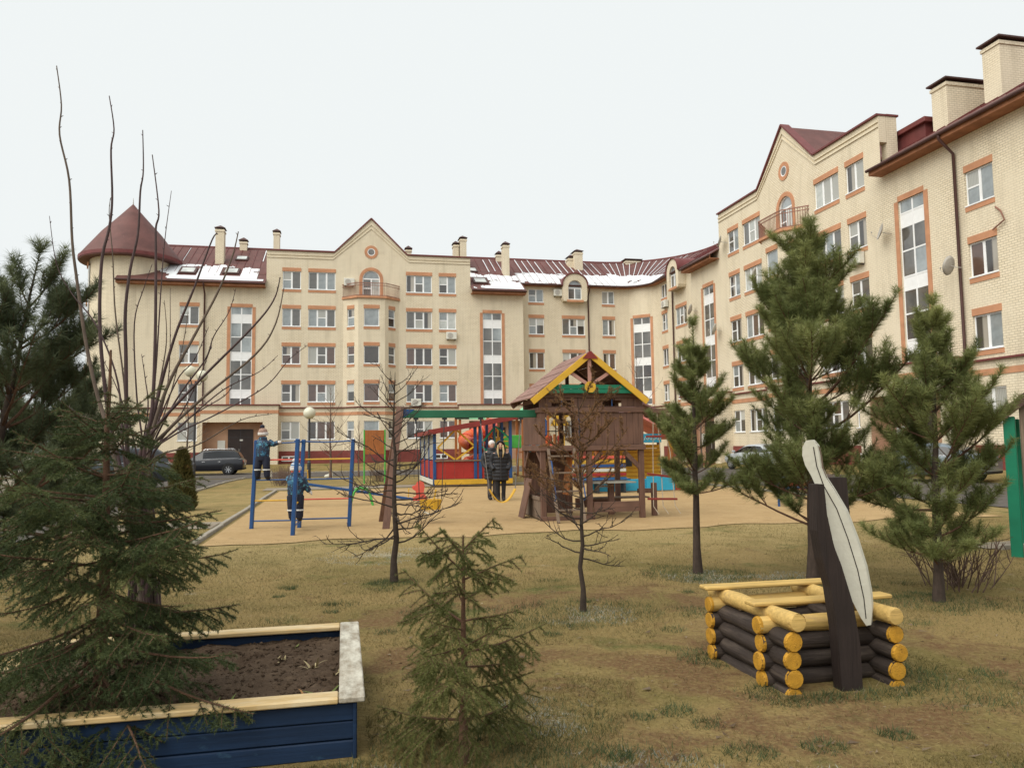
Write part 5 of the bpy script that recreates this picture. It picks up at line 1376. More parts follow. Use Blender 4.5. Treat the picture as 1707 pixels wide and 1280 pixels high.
# ------------------------------------------------------------------ planter bed
M['trim_y'] = paint('worn_yellow_trim', (0.6, 0.42, 0.19), 0.6, 0.12, 3.0, grain=(.05, 1, 1), wear=(.66, .55, .36), wear_at=.45, bmp=.35, wear_co=(.3, 1, 1), wear_w=.25)
M['trim_w'] = paint('worn_white_trim', (0.33, 0.28, 0.21), 0.75, 0.15, 4.0, grain=(1, .06, 1), wear=(.6, .57, .48), wear_at=.4, bmp=.35, wear_co=(1, .45, 1), wear_w=.22)
M['navy'] = paint('navy_boards', (0.01, 0.03, 0.075), 0.6, 0.25, 3.0, grain=(.04, 1, 1), wear=(.035, .085, .14), wear_at=.6, bmp=.6, wear_co=(.5, 1, 1), wear_w=.1)
B = thing('planter_box', 'navy blue wooden planter bed with worn yellow and white rim', 'planter', (-.78, 4.08, 0), ANG)
BW, BD, BH = 2.15, 1.75, .29
def bpart(x0, x1, y0, y1, z0, z1, name, mat, bev=.006): return MB().box(x0, x1, y0, y1, z0, z1, bev).build(name, M[mat], B)
for i in range(3):
    z0 = .0 + i * .094; z1 = z0 + .089
    bpart(-BW + .04, -.04, .05 + rl.uniform(-.003, .003), .08, z0, z1, 'side_board', 'navy'); bpart(-BW + .04, -.04, BD - .08, BD - .05, z0, z1, 'side_board', 'navy')
    bpart(-.07, -.041, .085, BD - .085, z0, z1, 'side_board', 'navy'); bpart(-BW + .041, -BW + .07, .085, BD - .085, z0, z1, 'side_board', 'navy')
bpart(-BW, -.135, 0, .13, BH, BH + .03, 'rim_board', 'trim_y'); bpart(-BW, -.135, BD - .13, BD, BH, BH + .03, 'rim_board', 'trim_y')
bpart(-.132, 0, 0, BD, BH + .001, BH + .032, 'rim_board', 'trim_w'); bpart(-BW - .0, -BW + .13, .132, BD - .132, BH + .001, BH + .031, 'rim_board', 'trim_y')
bpart(-.06, -.0395, .025, .085, .0, BH - .003, 'corner_post', 'navy')
xs2 = np.linspace(-BW + .06, -.06, 50); ys2 = np.linspace(.08, BD - .08, 40)
gs = np.array([(x_, y_, .2 + .07 * fbm(x_ * 5, y_ * 5, 2) + .05 * fbm(x_ * 20, y_ * 20, 5) - .03) for y_ in ys2 for x_ in xs2]); ii = np.arange(49 * 39); a_ = (ii // 49) * 50 + ii % 49
np_mesh('soil', gs, np.stack([a_, a_ + 1, a_ + 51, a_ + 50], 1), M['soil'], B).data.polygons.foreach_set('use_smooth', [True] * (49 * 39))

# clods, chips and straw lying on the soil, one loose layer
rg = np.random.default_rng(31); n = 2600; cx = rg.uniform(-BW + .12, -.1, n); cy = rg.uniform(.12, BD - .12, n)
cz = np.array([.2 + .07 * fbm(a * 5, b * 5, 2) + .05 * fbm(a * 20, b * 20, 5) - .026 for a, b in zip(cx, cy)])
sz = .004 + .014 * rg.random(n) ** 3; octv = np.array([(1, 0, 0), (-1, 0, 0), (0, 1, 0), (0, -1, 0), (0, 0, .7), (0, 0, -.5)]); octf = np.array([(0, 2, 4), (2, 1, 4), (1, 3, 4), (3, 0, 4), (2, 0, 5), (1, 2, 5), (3, 1, 5), (0, 3, 5)])
Vv = np.stack([cx, cy, cz], 1)[:, None] + octv[None] * sz[:, None, None] * rg.uniform(.6, 1.4, (n, 6, 1)); Ff = (np.arange(n) * 6)[:, None, None] + octf[None]
tag(np_mesh('soil_clods', Vv.reshape(-1, 3), Ff.reshape(-1, 3), M['soil'], B), kind='stuff')

# ------------------------------------------------------------------ vegetation
def leaf_mat(name, a, b, dry=None, rough=0.6):
    m, nt, bs = new_mat(name)
    at = nt.nodes.new('ShaderNodeAttribute'); at.attribute_name = 'tint'
    c = mixc(nt, at.outputs['Fac'], a, b)
    n = noise(nt, coords(nt), 2.2, 3)
    c = mixc(nt, ramp(nt, n, .35, .7), c, tuple(x * .8 for x in a))
    if dry: c = mixc(nt, ramp(nt, noise(nt, coords(nt), 5.0, 4), .6, .75), c, dry)
    nt.links.new(c, bs.inputs['Base Color']); bs.inputs['Roughness'].default_value = rough; bs.inputs['Specular IOR Level'].default_value = .25
    tr = nt.nodes.new('ShaderNodeBsdfTranslucent'); nt.links.new(c, tr.inputs['Color']); mx = nt.nodes.new('ShaderNodeMixShader'); mx.inputs[0].default_value = .3
    nt.links.new(bs.outputs[0], mx.inputs[1]); nt.links.new(tr.outputs[0], mx.inputs[2]); nt.links.new(mx.outputs[0], nt.nodes['Material Output'].inputs['Surface'])
    return m
M['pine'] = leaf_mat('pine_needles', (0.13, 0.16, 0.05), (0.36, 0.375, 0.14))
M['pine_dark'] = leaf_mat('dark_pine_needles', (0.07, 0.094, 0.048), (0.21, 0.235, 0.12))
M['spruce'] = leaf_mat('spruce_needles', (0.062, 0.088, 0.034), (0.2, 0.225, 0.082))
M['spruce2'] = leaf_mat('spruce_needles_light', (0.11, 0.125, 0.036), (0.28, 0.27, 0.095))
M['larch'] = leaf_mat('dry_larch_needles', (0.2, 0.1, 0.04), (0.38, 0.22, 0.1))
M['thuja'] = leaf_mat('thuja_scales', (0.085, 0.08, 0.024), (0.21, 0.17, 0.06), (.2, .1, .045))
M['grass'] = leaf_mat('grass_blades', (0.1, 0.088, 0.026), (0.37, 0.28, 0.12))
M['grass_g'] = leaf_mat('green_grass_blades', (0.04, 0.07, 0.024), (0.15, 0.18, 0.08))
M['frosted'] = leaf_mat('frosted_grass_blades', (0.26, 0.29, 0.24), (0.6, 0.62, 0.6))
M['weed'] = leaf_mat('dry_stalks', (0.15, 0.1, 0.055), (0.4, 0.32, 0.2))
M['bark'] = paint('bark', (0.062, 0.044, 0.034), 0.9, 0.3, 14.0, grain=(1, 1, .2), bmp=.8)
M['bark_red'] = paint('reddish_bark', (0.115, 0.062, 0.038), 0.9, 0.3, 14.0, bmp=.8)
M['bark_larch'] = paint('larch_bark', (0.05, 0.036, 0.027), 0.9, 0.3, 14.0, bmp=.8)
M['rod'] = paint('shoot_bark', (0.062, 0.036, 0.036), 0.6, 0.3, 8.0)
M['twig'] = paint('grey_twig', (0.12, 0.09, 0.07), 0.9, 0.25, 8.0)
M['dry_twig'] = paint('brown_twig', (0.13, 0.085, 0.065), 0.9, 0.25, 8.0)

def rot_about(v, ax, a):
    return v * math.cos(a) + ax.cross(v) * math.sin(a) + ax * ax.dot(v) * (1 - math.cos(a))

def needles(segs, dens, ln, wd, ang, rg, droop=0.0, both=False):
    """thin triangles around line segments; segs rows: p0(3) p1(3) tint"""
    S_ = np.array(segs, dtype=np.float64); d = S_[:, 3:6] - S_[:, :3]; L = np.linalg.norm(d, axis=1)
    n = np.maximum(1, (L * dens + rg.random(len(L))).astype(int)); idx = np.repeat(np.arange(len(L)), n)
    k = rg.random(len(idx))[:, None]; P_ = S_[idx, :3] + d[idx] * k; ax = d[idx] / np.maximum(L[idx], 1e-6)[:, None]
    r = rg.normal(size=(len(idx), 3)); r -= ax * (r * ax).sum(1, keepdims=True); r /= np.linalg.norm(r, axis=1, keepdims=True)
    a = np.radians(ang + rg.normal(size=len(idx)) * 12)[:, None]
    dirn = ax * np.cos(a) + r * np.sin(a); dirn[:, 2] -= droop; dirn /= np.linalg.norm(dirn, axis=1, keepdims=True)
    l = (ln * (0.75 + .5 * rg.random(len(idx))))[:, None]
    w = np.cross(dirn, rg.normal(size=(len(idx), 3))); w /= np.linalg.norm(w, axis=1, keepdims=True); w *= wd / 2
    m = len(idx); Vv = np.empty((m, 3, 3)); Vv[:, 0] = P_ - w; Vv[:, 1] = P_ + w; Vv[:, 2] = P_ + dirn * l
    T = np.arange(m * 3).reshape(m, 3)
    tint = np.clip(S_[idx, 6] + rg.normal(size=m) * .18, 0, 1)
    return Vv.reshape(-1, 3), T, np.repeat(tint, 3)

def curve_pts(p, d, L, n, bend, rr, jit=.05):
    """polyline starting at p in direction d, bending towards +z by bend per unit"""
    pts = [Vector(p)]; d = Vector(d).normalized()
    for i in range(n):
        d = (d + Vector((rr.gauss(0, jit), rr.gauss(0, jit), rr.gauss(0, jit))) + Z * bend / n).normalized()
        pts.append(pts[-1] + d * (L / n))
    return pts

def pine(name, label, loc, H, Rm, seed, z0=.55, lean=(0, 0), mat='pine', dens=1150, nl=.062, gap=.36, group=None, bare_low=True, side=None, nw=.0046, zmin=None, bmul=1.0):
    rr = random.Random(seed); rg = np.random.default_rng(seed)
    root = thing(name, label, 'tree', loc, 0, group)
    n = 10; tr = [Vector((lean[0] * (i / n) ** 1.3 + rr.gauss(0, .006), lean[1] * (i / n) + rr.gauss(0, .006), H * i / n)) for i in range(n + 1)]
    def at(h):
        k = min(max(h / H * n, 0), n - .001); i = int(k); return tr[i].lerp(tr[i + 1], k - i)
    r0 = .013 * H + .012
    wood = MB(); wood.tube([tuple(p) for p in tr], [r0 * (1 - .93 * i / n) * (1.25 if i == 0 else 1) for i in range(n + 1)], 9); smooth_angle(wood.build('trunk', M['bark'], root), 80)
    br = MB(); segs = []
    segs_add = lambda pts, k0, tint: [segs.append((*pts[i], *pts[i + 1], tint)) for i in range(int(k0 * (len(pts) - 1)), len(pts) - 1)]
    h = z0; whorls = []
    while h < H - .34:
        whorls.append(h); h += gap * (.8 + .4 * rr.random()) * (1.0 if h < H * .75 else .8)
    for wi, h in enumerate(whorls):
        rel = (H - h) / (H - z0); Lb = Rm * (min(1, rel * 1.5) ** .75) * (1 if rel < .9 else .85)
        nb = rr.choice((5, 5, 6, 6)) if rel > .2 else 4
        a0 = rr.random() * 6.28
        for b in range(nb):
            az = a0 + 2 * math.pi * b / nb + rr.gauss(0, .2)
            if side is not None and rr.random() < .5 and math.cos(az - side) < -.3: continue
            if rel > .15 and rr.random() < .08: continue
            el = R(52 - 40 * min(1, rel * 1.2) + rr.gauss(0, 9)); L = max(.16, Lb * rr.uniform(.5, 1.2)) * (rr.uniform(.45, 1) if rr.random() < .2 else 1)
            d = Vector((math.cos(az) * math.cos(el), math.sin(az) * math.cos(el), math.sin(el)))
            low = bare_low and rel > .93
            pts = curve_pts(at(h + rr.uniform(-.04, .04)), d, L, 6, .6 if not low else .3, rr, .07)
            rb_ = .004 + .010 * L; br.tube([tuple(p) for p in pts], [rb_ * (1 - .75 * i / 6) for i in range(7)], 5, False)
            tint = .35 + .35 * (1 - rel) + rr.gauss(0, .12)
            sparse = .3 if low else 1
            segs_add(pts, .5 if L > .5 else .2, tint)
            # side shoots in yearly nodes
            nodes = [k for k in (.3, .44, .58, .72, .88) if k * L > .1 or L < .3]
            for k in nodes:
                if low and rr.random() < .35: continue
                i = min(5, int(k * 6)); p = pts[i].lerp(pts[i + 1], k * 6 - i); ax = (pts[i + 1] - pts[i]).normalized(); up = ax.cross(Z).normalized().cross(ax)
                for s in (-1, 1, 0) if rr.random() < .5 else (-1, 1):
                    ll = max(.1, L * (1 - k) * .72 * rr.uniform(.6, 1.2))
                    dd = rot_about(ax, up, s * R(46 + rr.gauss(0, 10))) + Z * (.4 if s else .7)
                    q = curve_pts(p, dd, ll, 4, .6, rr)
                    br.tube([tuple(x) for x in q], [.0045, .004, .0035, .003, .0025], 4, False)
                    segs_add(q, .35 if ll > .3 else .1, tint + rr.gauss(0, .1))
                    if ll > .3:
                        for k2 in (.45, .75):
                            j = min(3, int(k2 * 4)); p2 = q[j].lerp(q[j + 1], k2 * 4 - j); ax2 = (q[j + 1] - q[j]).normalized(); up2 = ax2.cross(Z).normalized().cross(ax2)
                            for s2 in (-1, 1):
                                q2 = curve_pts(p2, rot_about(ax2, up2, s2 * R(44)) + Z * .25, max(.07, ll * .42), 3, .6, rr); br.tube([tuple(x) for x in q2], .0026, 3, False); segs_add(q2, 0, tint + rr.gauss(0, .12))
            for s in (-1, 1):     # shoots at the tip
                ax = (pts[-1] - pts[-2]).normalized(); up = ax.cross(Z).normalized().cross(ax)
                q = curve_pts(pts[-1], rot_about(ax, up, s * R(35)) + Z * .3, .1, 2, .4, rr); segs_add(q, 0, tint + .15)
    segs_add([at(H - .6 + .1 * i) for i in range(7)], 0, .65)
    for b in range(5):
        az = 6.28 * b / 5; q = curve_pts(at(H - .03), (math.cos(az) * .5, math.sin(az) * .5, .8), .12, 2, .2, rr); segs_add(q, 0, .7)
    br.build('branches', M['bark_red'], root)
    Vv, T, tint = needles(segs, dens, nl, nw, 52, rg)
    np_mesh('crown', Vv, T, M[mat], root, tint=tint)
    return root

def spruce(name, label, loc, H, Rm, seed, mat='spruce', z0=.12, gap=.17, dens=900, nl=.019, nb=(4, 6), droop=.25, top_bare=0.0, lat=.075, nw=.0028, prof=.85, elow=48):
    rr = random.Random(seed); rg = np.random.default_rng(seed)
    root = thing(name, label, 'tree', loc)
    n = 9; tr = [Vector((rr.gauss(0, .004), rr.gauss(0, .004), H * i / n)) for i in range(n + 1)]
    at = lambda h: tr[min(n - 1, int(h / H * n))].lerp(tr[min(n, int(h / H * n) + 1)], h / H * n - int(h / H * n))
    r0 = .016 * H + .008; wood = MB(); wood.tube([tuple(p) for p in tr], [r0 * (1 - .85 * i / n) * (1.2 if i == 0 else 1) for i in range(n + 1)], 9); smooth_angle(wood.build('trunk', M['bark_red'], root), 80)
    br = MB(); segs = []
    def segs_add(pts, k0, tint):
        for i in range(int(k0 * (len(pts) - 1)), len(pts) - 1): segs.append((*pts[i], *pts[i + 1], tint))
    h = z0
    while h < H * (1 - top_bare) - .04:
        rel = (H - h) / (H - z0); Lb = Rm * min(1, rel * 1.1) ** prof
        k_ = rr.randint(*nb); a0 = rr.random() * 6.28
        for b in range(k_):
            az = a0 + 6.283 * b / k_ + rr.gauss(0, .3); el = R(38 - elow * rel + rr.gauss(0, 7)); L = max(.08, Lb * rr.uniform(.5, 1.15))
            d = Vector((math.cos(az) * math.cos(el), math.sin(az) * math.cos(el), math.sin(el)))
            pts = curve_pts(at(h + rr.uniform(-.03, .03)), d, L, 7, .1 + .25 * rel, rr, .04)
            br.tube([tuple(p) for p in pts], [(.003 + .008 * L) * (1 - .75 * i / 7) for i in range(8)], 5, False)
            tint = .3 + rr.gauss(0, .15); segs_add(pts, .25, tint + .1)
            x = .12 * L + .03
            while x < L * .97:
                k = x / L; i = min(6, int(k * 7)); p = pts[i].lerp(pts[i + 1], k * 7 - i); ax = (pts[i + 1] - pts[i]).normalized(); up = ax.cross(Z).normalized().cross(ax)
                for s in (-1, 1):
                    if rr.random() < .1: continue
                    ll = min(.34, (.05 + (L - x) * .5)) * rr.uniform(.65, 1.15)
                    dd = rot_about(ax, up, s * R(52 + rr.gauss(0, 9))) - Z * (droop * rr.uniform(.4, 1.6))
                    q = curve_pts(p, dd, ll, 4, -.2, rr, .05); br.tube([tuple(z) for z in q], .0026, 3, False); segs_add(q, 0, tint + rr.gauss(0, .12))
                    if ll > .13:
                        for k2 in (.35, .6, .82):
                            j = min(3, int(k2 * 4)); p2 = q[j].lerp(q[j + 1], k2 * 4 - j); ax2 = (q[j + 1] - q[j]).normalized(); up2 = ax2.cross(Z).normalized().cross(ax2)
                            for s2 in (-1, 1):
                                q2 = curve_pts(p2, rot_about(ax2, up2, s2 * R(48)) - Z * droop * .8, ll * (1 - k2) * .75 + .03, 2, -.1, rr); segs_add(q2, 0, tint + rr.gauss(0, .12))
                x += lat * rr.uniform(.7, 1.3)
        h += gap * rr.uniform(.75, 1.25)
    if top_bare == 0: segs_add([at(H - .22 + .05 * i) for i in range(4)] + [at(H - .003)], 0, .5)
    br.build('branches', M['bark_red'], root)
    Vv, T, tint = needles(segs, dens, nl, nw, 48, rg)
    np_mesh('crown', Vv, T, M[mat], root, tint=tint)
    return root

def bare_tree(name, label, loc, H, seed, z0=.5, Rm=1.0, mat='bark_larch', up=.4, nb=26, twig=.12, needles_from=None, cat='tree', r0=None, gap_top=.1, el0=-5, el1=55, dpt=2, group=None, curl=.5, prof=.7):
    rr = random.Random(seed); rg = np.random.default_rng(seed); root = thing(name, label, cat, loc, 0, group)
    n = 10; tr = [Vector((rr.gauss(0, .012) * H / 3 if i else 0, rr.gauss(0, .012) * H / 3 if i else 0, H * i / n)) for i in range(n + 1)]
    at = lambda h: tr[min(n - 1, int(h / H * n))].lerp(tr[min(n, int(h / H * n) + 1)], h / H * n - int(h / H * n))
    r0 = r0 or .012 * H + .012
    w = MB(); w.tube([tuple(p) for p in tr], [r0 * (1 - .93 * i / n) * (1.3 if i == 0 else 1) for i in range(n + 1)], 8); smooth_angle(w.build('trunk', M[mat], root), 80)
    b = MB(); segs = []
    def shoot(p, d, L, r, depth):
        k = 6; pts = curve_pts(p, d, L, k, curl * rr.uniform(.4, 1.4), rr, .13); b.tube([tuple(x) for x in pts], [r * (1 - .8 * i / k) + .0012 for i in range(k + 1)], 5 if depth == 0 else 3, False)
        if needles_from is not None and pts[-1].z > needles_from:
            for i in range(len(pts) - 1):
                if pts[i].z > needles_from - .1: segs.append((*pts[i], *pts[i + 1], rr.random()))
        # short spurs
        for i in range(int(L / .07)):
            q = rr.random() * k; j = min(k - 1, int(q)); s0 = pts[j].lerp(pts[j + 1], q - j); dv = Vector((rr.gauss(0, 1), rr.gauss(0, 1), rr.gauss(.3, 1))).normalized() * rr.uniform(.008, .02); b.tube([tuple(s0), tuple(s0 + dv)], [.0035, .002], 3, False)
        if depth < dpt:
            m = max(2, int(L / twig)) if depth == 0 else max(1, int(L / (twig * 1.6)))
            for i in range(m):
                q = (.25 + .72 * (i + rr.random()) / m) * k; j = min(k - 1, int(q)); s0 = pts[j].lerp(pts[j + 1], q - j); ax = (pts[j + 1] - pts[j]).normalized()
                dv = (ax + Vector((rr.gauss(0, .55), rr.gauss(0, .55), rr.gauss(.1, .45)))).normalized(); shoot(s0, dv, L * rr.uniform(.25, .55) * (1 - .5 * q / k), r * .5, depth + 1)
    for i in range(nb):
        h = z0 + (H - gap_top - z0) * ((i + rr.random() * .7) / nb); rel = (H - h) / (H - z0); az = i * 2.4 + rr.gauss(0, .4); el = R(el0 + (el1 - el0) * (1 - rel) + rr.gauss(0, 8))
        d = Vector((math.cos(az) * math.cos(el), math.sin(az) * math.cos(el), math.sin(el))); shoot(at(h), d, max(.15, Rm * min(1, rel * 1.3) ** prof * rr.uniform(.55, 1.1)), r0 * .26 * (.4 + .6 * rel), 0)
    b.build('branches', M[mat], root)
    if segs:
        Vv, T, tint = needles(segs, 520, .026, .005, 55, rg); np_mesh('dry_needles', Vv, T, M['larch'], root, tint=tint)
    return root

G = lambda x_, y_: (x_, y_, hgt(x_, y_))
# pines to the right of the play tower
pine('pine_tree', 'slender young pine with bare lower stem, between play tower and log sandbox', G(2.258, 9.62), 3.1, .62, 21, z0=1.0, lean=(.03, 0), gap=.29, dens=680, nl=.08)
pine('pine_tree', 'tallest young pine, standing right behind the log sandbox', G(3.445, 8.99), 4.2, 1.45, 33, z0=.66, lean=(.12, 0), gap=.31, dens=680, nl=.088)
pine('pine_tree', 'young pine with a straight leader at the right, before the grey sedan', G(4.25, 7.84), 3.02, .95, 45, z0=.4, lean=(.1, 0), gap=.3, dens=680, nl=.082)
# pines at the left edge
pine('pine_tree', 'big dark pine cut off by the left edge of the picture', G(-4.6, 6.6), 3.35, 1.25, 57, z0=.5, lean=(.5, 0), mat='pine_dark', gap=.34, dens=620, nl=.088)
pine('pine_tree', 'dark pine between the left edge pine and the tall bare shoots', G(-5.85, 10.0), 2.98, 1.15, 68, z0=.5, mat='pine_dark', gap=.33, dens=600, nl=.082)
# spruces
spruce('spruce_tree', 'dark green spruce growing in the planter bed at left', (-2.2, 4.18, .2), 1.95, 1.15, 5, dens=740, gap=.118, droop=.34, top_bare=.14, nw=.0034, z0=.22, prof=.95, elow=66)
spruce('spruce_tree', 'small sparse spruce in the middle foreground right of the planter', (-.265, 4.02, 0), 1.14, .52, 16, mat='spruce2', z0=.2, gap=.125, dens=1050, nl=.018, nb=(3, 4), droop=.55, lat=.05, prof=.3, nw=.003)
# larches
bare_tree('larch_tree', 'bare larch with thin curved branches in front of the swing frame', G(-1.43, 9.27), 2.5, 71, z0=.45, Rm=.85, nb=44, twig=.1, el0=-12, el1=42, r0=.042, prof=.35)
bare_tree('larch_tree', 'small larch with a few rusty needles in front of the play tower', G(.66, 7.58), 2.1, 82, z0=.5, Rm=.66, nb=36, twig=.085, el0=-6, el1=30, r0=.028, needles_from=1.2, prof=.12)

# tall bare shoots rising behind the spruce, traced as one shrub with many rods
t = thing('bare_shrub', 'tall bare shrub of long dark rods rising behind the left spruce', 'shrub', (-2.42, 5.15, 0))
rr = random.Random(77)
def rodp(pts, y):       # picture points turned into metres at this shrub's distance
    out = []
    for (a, b) in pts:
        xx = (a - 853.5) / 1280; zz = (640 - b) / 1280; xr = xx + .0131 * zz; zr = zz - .0131 * xx
        yy = 1 - zr * .0795; zz2 = .0795 + zr
        out.append(Vector((xr * y / yy + 2.42, y - 5.15, EYE + zz2 * y / yy)))
    return out
RODS = [([(190, 770), (178, 716), (158, 650), (140, 565), (125, 460), (118, 400), (113, 300), (97, 225), (100, 175), (92, 110)], 5.1),
        ([(196, 770), (180, 700), (165, 560), (167, 440), (180, 380), (185, 330), (183, 250), (188, 215), (180, 160)], 5.25),
        ([(205, 765), (195, 640), (160, 545), (118, 490), (92, 440), (80, 360)], 4.95),
        ([(210, 765), (208, 600), (207, 520), (215, 450), (228, 390), (232, 320), (237, 285), (236, 217)], 5.35),
        ([(214, 765), (205, 640), (190, 520), (186, 430), (180, 360), (182, 330)], 5.4),
        ([(238, 760), (252, 680), (257, 560), (258, 430), (258, 380), (263, 350), (252, 258)], 5.0),
        ([(240, 760), (256, 640), (266, 490), (273, 400), (284, 318)], 5.2),
        ([(242, 765), (262, 660), (290, 560), (322, 480), (352, 400), (362, 390)], 5.3),
        ([(244, 765), (275, 650), (322, 560), (360, 490), (385, 430), (396, 386)], 5.1),
        ([(246, 770), (290, 670), (340, 600), (355, 560), (380, 520), (392, 480)], 5.35),
        ([(236, 760), (226, 660), (222, 540), (238, 480), (252, 440)], 5.2),
        ([(230, 770), (252, 720), (325, 640), (420, 545), (455, 500), (466, 462)], 5.0),
        ([(232, 775), (275, 720), (340, 660), (425, 590), (458, 540), (472, 480)], 5.15),
        ([(230, 780), (280, 730), (360, 690), (440, 645), (480, 600), (512, 575)], 5.05),
        ([(232, 778), (300, 710), (370, 650), (430, 620), (462, 592)], 5.3),
        ([(250, 770), (300, 690), (330, 630), (352, 575)], 5.4), ([(240, 770), (272, 690), (300, 590), (312, 520)], 5.45), ([(236, 770), (262, 700), (280, 620), (282, 480)], 5.5),
        ([(228, 770), (212, 700), (190, 640), (170, 600)], 5.4), ([(235, 760), (245, 680), (240, 630), (234, 590)], 5.1), ([(245, 775), (330, 740), (400, 700), (452, 690)], 5.2),
        ([(215, 780), (175, 715), (130, 690), (95, 665)], 5.15), ([(240, 770), (290, 640), (322, 600), (346, 545)], 5.25), ([(246, 772), (310, 700), (372, 660), (386, 640)], 5.35), ([(238, 768), (268, 620), (276, 560), (272, 500)], 5.3)]
for k, (pp, y_) in enumerate(RODS):
    pts = rodp(pp, y_)
    # smooth by Catmull-Rom, start from the common stool near the ground
    base = Vector((rr.uniform(-.12, .12), rr.uniform(-.1, .15), .02)); mid = pts[0].lerp(base, .45) + Vector((0, 0, .1))
    P4 = [base, mid] + pts; out = []
    for i in range(len(P4) - 1):
        p0, p1, p2, p3 = P4[max(0, i - 1)], P4[i], P4[i + 1], P4[min(len(P4) - 1, i + 2)]
        for s in range(5):
            u = s / 5; out.append(.5 * ((2 * p1) + (p2 - p0) * u + (2 * p0 - 5 * p1 + 4 * p2 - p3) * u * u + (3 * p1 - p0 - 3 * p2 + p3) * u ** 3))
    out.append(P4[-1]); m = len(out); thick = .0175 if k in (0, 1, 3, 5, 7, 8, 11, 12) else .0095
    mb = MB(); mb.tube([tuple(p) for p in out], [thick * (1 - .82 * i / (m - 1)) for i in range(m)], 6)
    for i in range(12, m - 1, 2):       # buds
        q = out[i]; dv = Vector((rr.gauss(0, 1), rr.gauss(0, 1), 1.2)).normalized() * .02; mb.tube([tuple(q), tuple(q + dv)], [.004, .0015], 4, False)
    smooth_angle(mb.build('rod', M['rod'] if k % 4 else M['twig'], t), 70)

# thuja, hedges and bare trees further off
def cone_shrub(name, label, loc, H, Rm, seed, mat, n=9000, cat='shrub'):
    rg = np.random.default_rng(seed); root = thing(name, label, cat, loc)
    h = rg.random(n) ** 1.2; r = Rm * (1 - h) ** .55 * (.75 + .3 * np.sin(rg.random(n) * 30)) * np.sqrt(rg.random(n)) ** .35; a = rg.random(n) * 6.283
    P_ = np.stack([r * np.cos(a), r * np.sin(a), h * H + .05], 1); d = np.stack([np.cos(a) * .5 + rg.normal(size=n) * .3, np.sin(a) * .5 + rg.normal(size=n) * .3, .9 + rg.normal(size=n) * .3], 1); d /= np.linalg.norm(d, axis=1)[:, None]
    w = np.cross(d, rg.normal(size=(n, 3))); w /= np.linalg.norm(w, axis=1)[:, None]
    Vv = np.empty((n, 3, 3)); Vv[:, 0] = P_ - w * .03; Vv[:, 1] = P_ + w * .03; Vv[:, 2] = P_ + d * .16
    np_mesh('crown', Vv.reshape(-1, 3), np.arange(n * 3).reshape(n, 3), M[mat], root, tint=np.repeat(np.clip(rg.normal(size=n) * .3 + .4, 0, 1), 3))
    MB().tube([(0, 0, 0), (0, 0, H * .6)], [.05, .02], 6).build('trunk', M['bark'], root)
cone_shrub('thuja', 'brownish green columnar thuja beside the parking road', G(-8.75, 20.4), 1.5, .36, 1, 'thuja', 8000)
cone_shrub('thuja', 'dark brown thuja just left of the taller columnar thuja', G(-9.7, 20.0), 1.25, .42, 2, 'thuja', 8000)
def twig_shrub(label, loc, H, W_, seed, n=40, mat='dry_twig', group='dry shrubs'):
    rr = random.Random(seed); root = thing('dry_shrub', label, 'shrub', loc, 0, group); mb = MB()
    for i in range(n):
        a = rr.random() * 6.28; r = W_ * .35 * rr.random(); d = Vector((math.cos(a) * .5, math.sin(a) * .5, 1)) + Vector((rr.gauss(0, .2), rr.gauss(0, .2), 0))
        p = curve_pts((math.cos(a) * r, math.sin(a) * r, 0), d, H * rr.uniform(.5, 1.05), 5, .1, rr, .12); mb.tube([tuple(x) for x in p], [.008, .007, .006, .005, .004, .003], 3, False)
        for k in range(4):
            s0 = p[rr.randint(1, 4)]; q = curve_pts(s0, d + Vector((rr.gauss(0, .7), rr.gauss(0, .7), 0)), H * .3, 3, .2, rr, .15); mb.tube([tuple(x) for x in q], [.005, .004, .003, .002], 3, False)
    mb.build('twigs', M[mat], root)
k = 0
for (x_, y_, hh, lab) in [(-9.9, 33, .8, 'dry brown shrub at the near end of the row along the parking road'), (-10.5, 35.5, .8, 'dry brown shrub second in the row along the parking road'), (-11.2, 38, .8, 'dry brown shrub in the middle of the row along the road'), (-11.9, 40.5, .85, 'dry brown shrub at the far end of the row along the road'),
                          (-7.6, 13.6, .7, 'dry bramble under the dark pine at left'), (-6.4, 8.4, .6, 'low dry bramble under the big left edge pine'), (4.9, 8.6, .75, 'thin bare saplings beside the right hand young pine'), (8.7, 24.5, 1.2, 'brown bush behind the tallest young pine'), (10.6, 27, 1.2, 'brown bush on the lawn in front of the right wing'), (-6.2, 36, 1.0, 'bare bush beside the orange board')]:
    twig_shrub(lab, G(x_, y_), hh, 1.2, 100 + k, 46 if hh > .7 else 34); k += 1
far = 'bare trees before the facades'
bare_tree('bare_tree', 'bare young tree in front of the left gable windows', G(-9.7, 41), 4.9, 201, z0=.9, Rm=1.9, nb=26, twig=.35, el0=25, el1=70, r0=.07, mat='dry_twig', group=far, curl=.4)
bare_tree('bare_tree', 'pale bare tree before the curved inner corner', G(8.2, 50), 7.4, 202, z0=2, Rm=2.6, nb=26, twig=.5, el0=35, el1=70, r0=.07, mat='twig', group=far, curl=.3)
bare_tree('bare_tree', 'bare tree right of the inner corner stair window', G(11.6, 47.5), 7.2, 203, z0=2, Rm=2.4, nb=26, twig=.5, el0=35, el1=70, r0=.07, mat='twig', group=far, curl=.3)
bare_tree('bare_tree', 'small bare tree beside the first bare tree near the left gable', G(-8.6, 43), 3.2, 204, z0=.7, Rm=1.3, nb=20, twig=.3, el0=20, el1=70, r0=.05, mat='dry_twig', group=far)
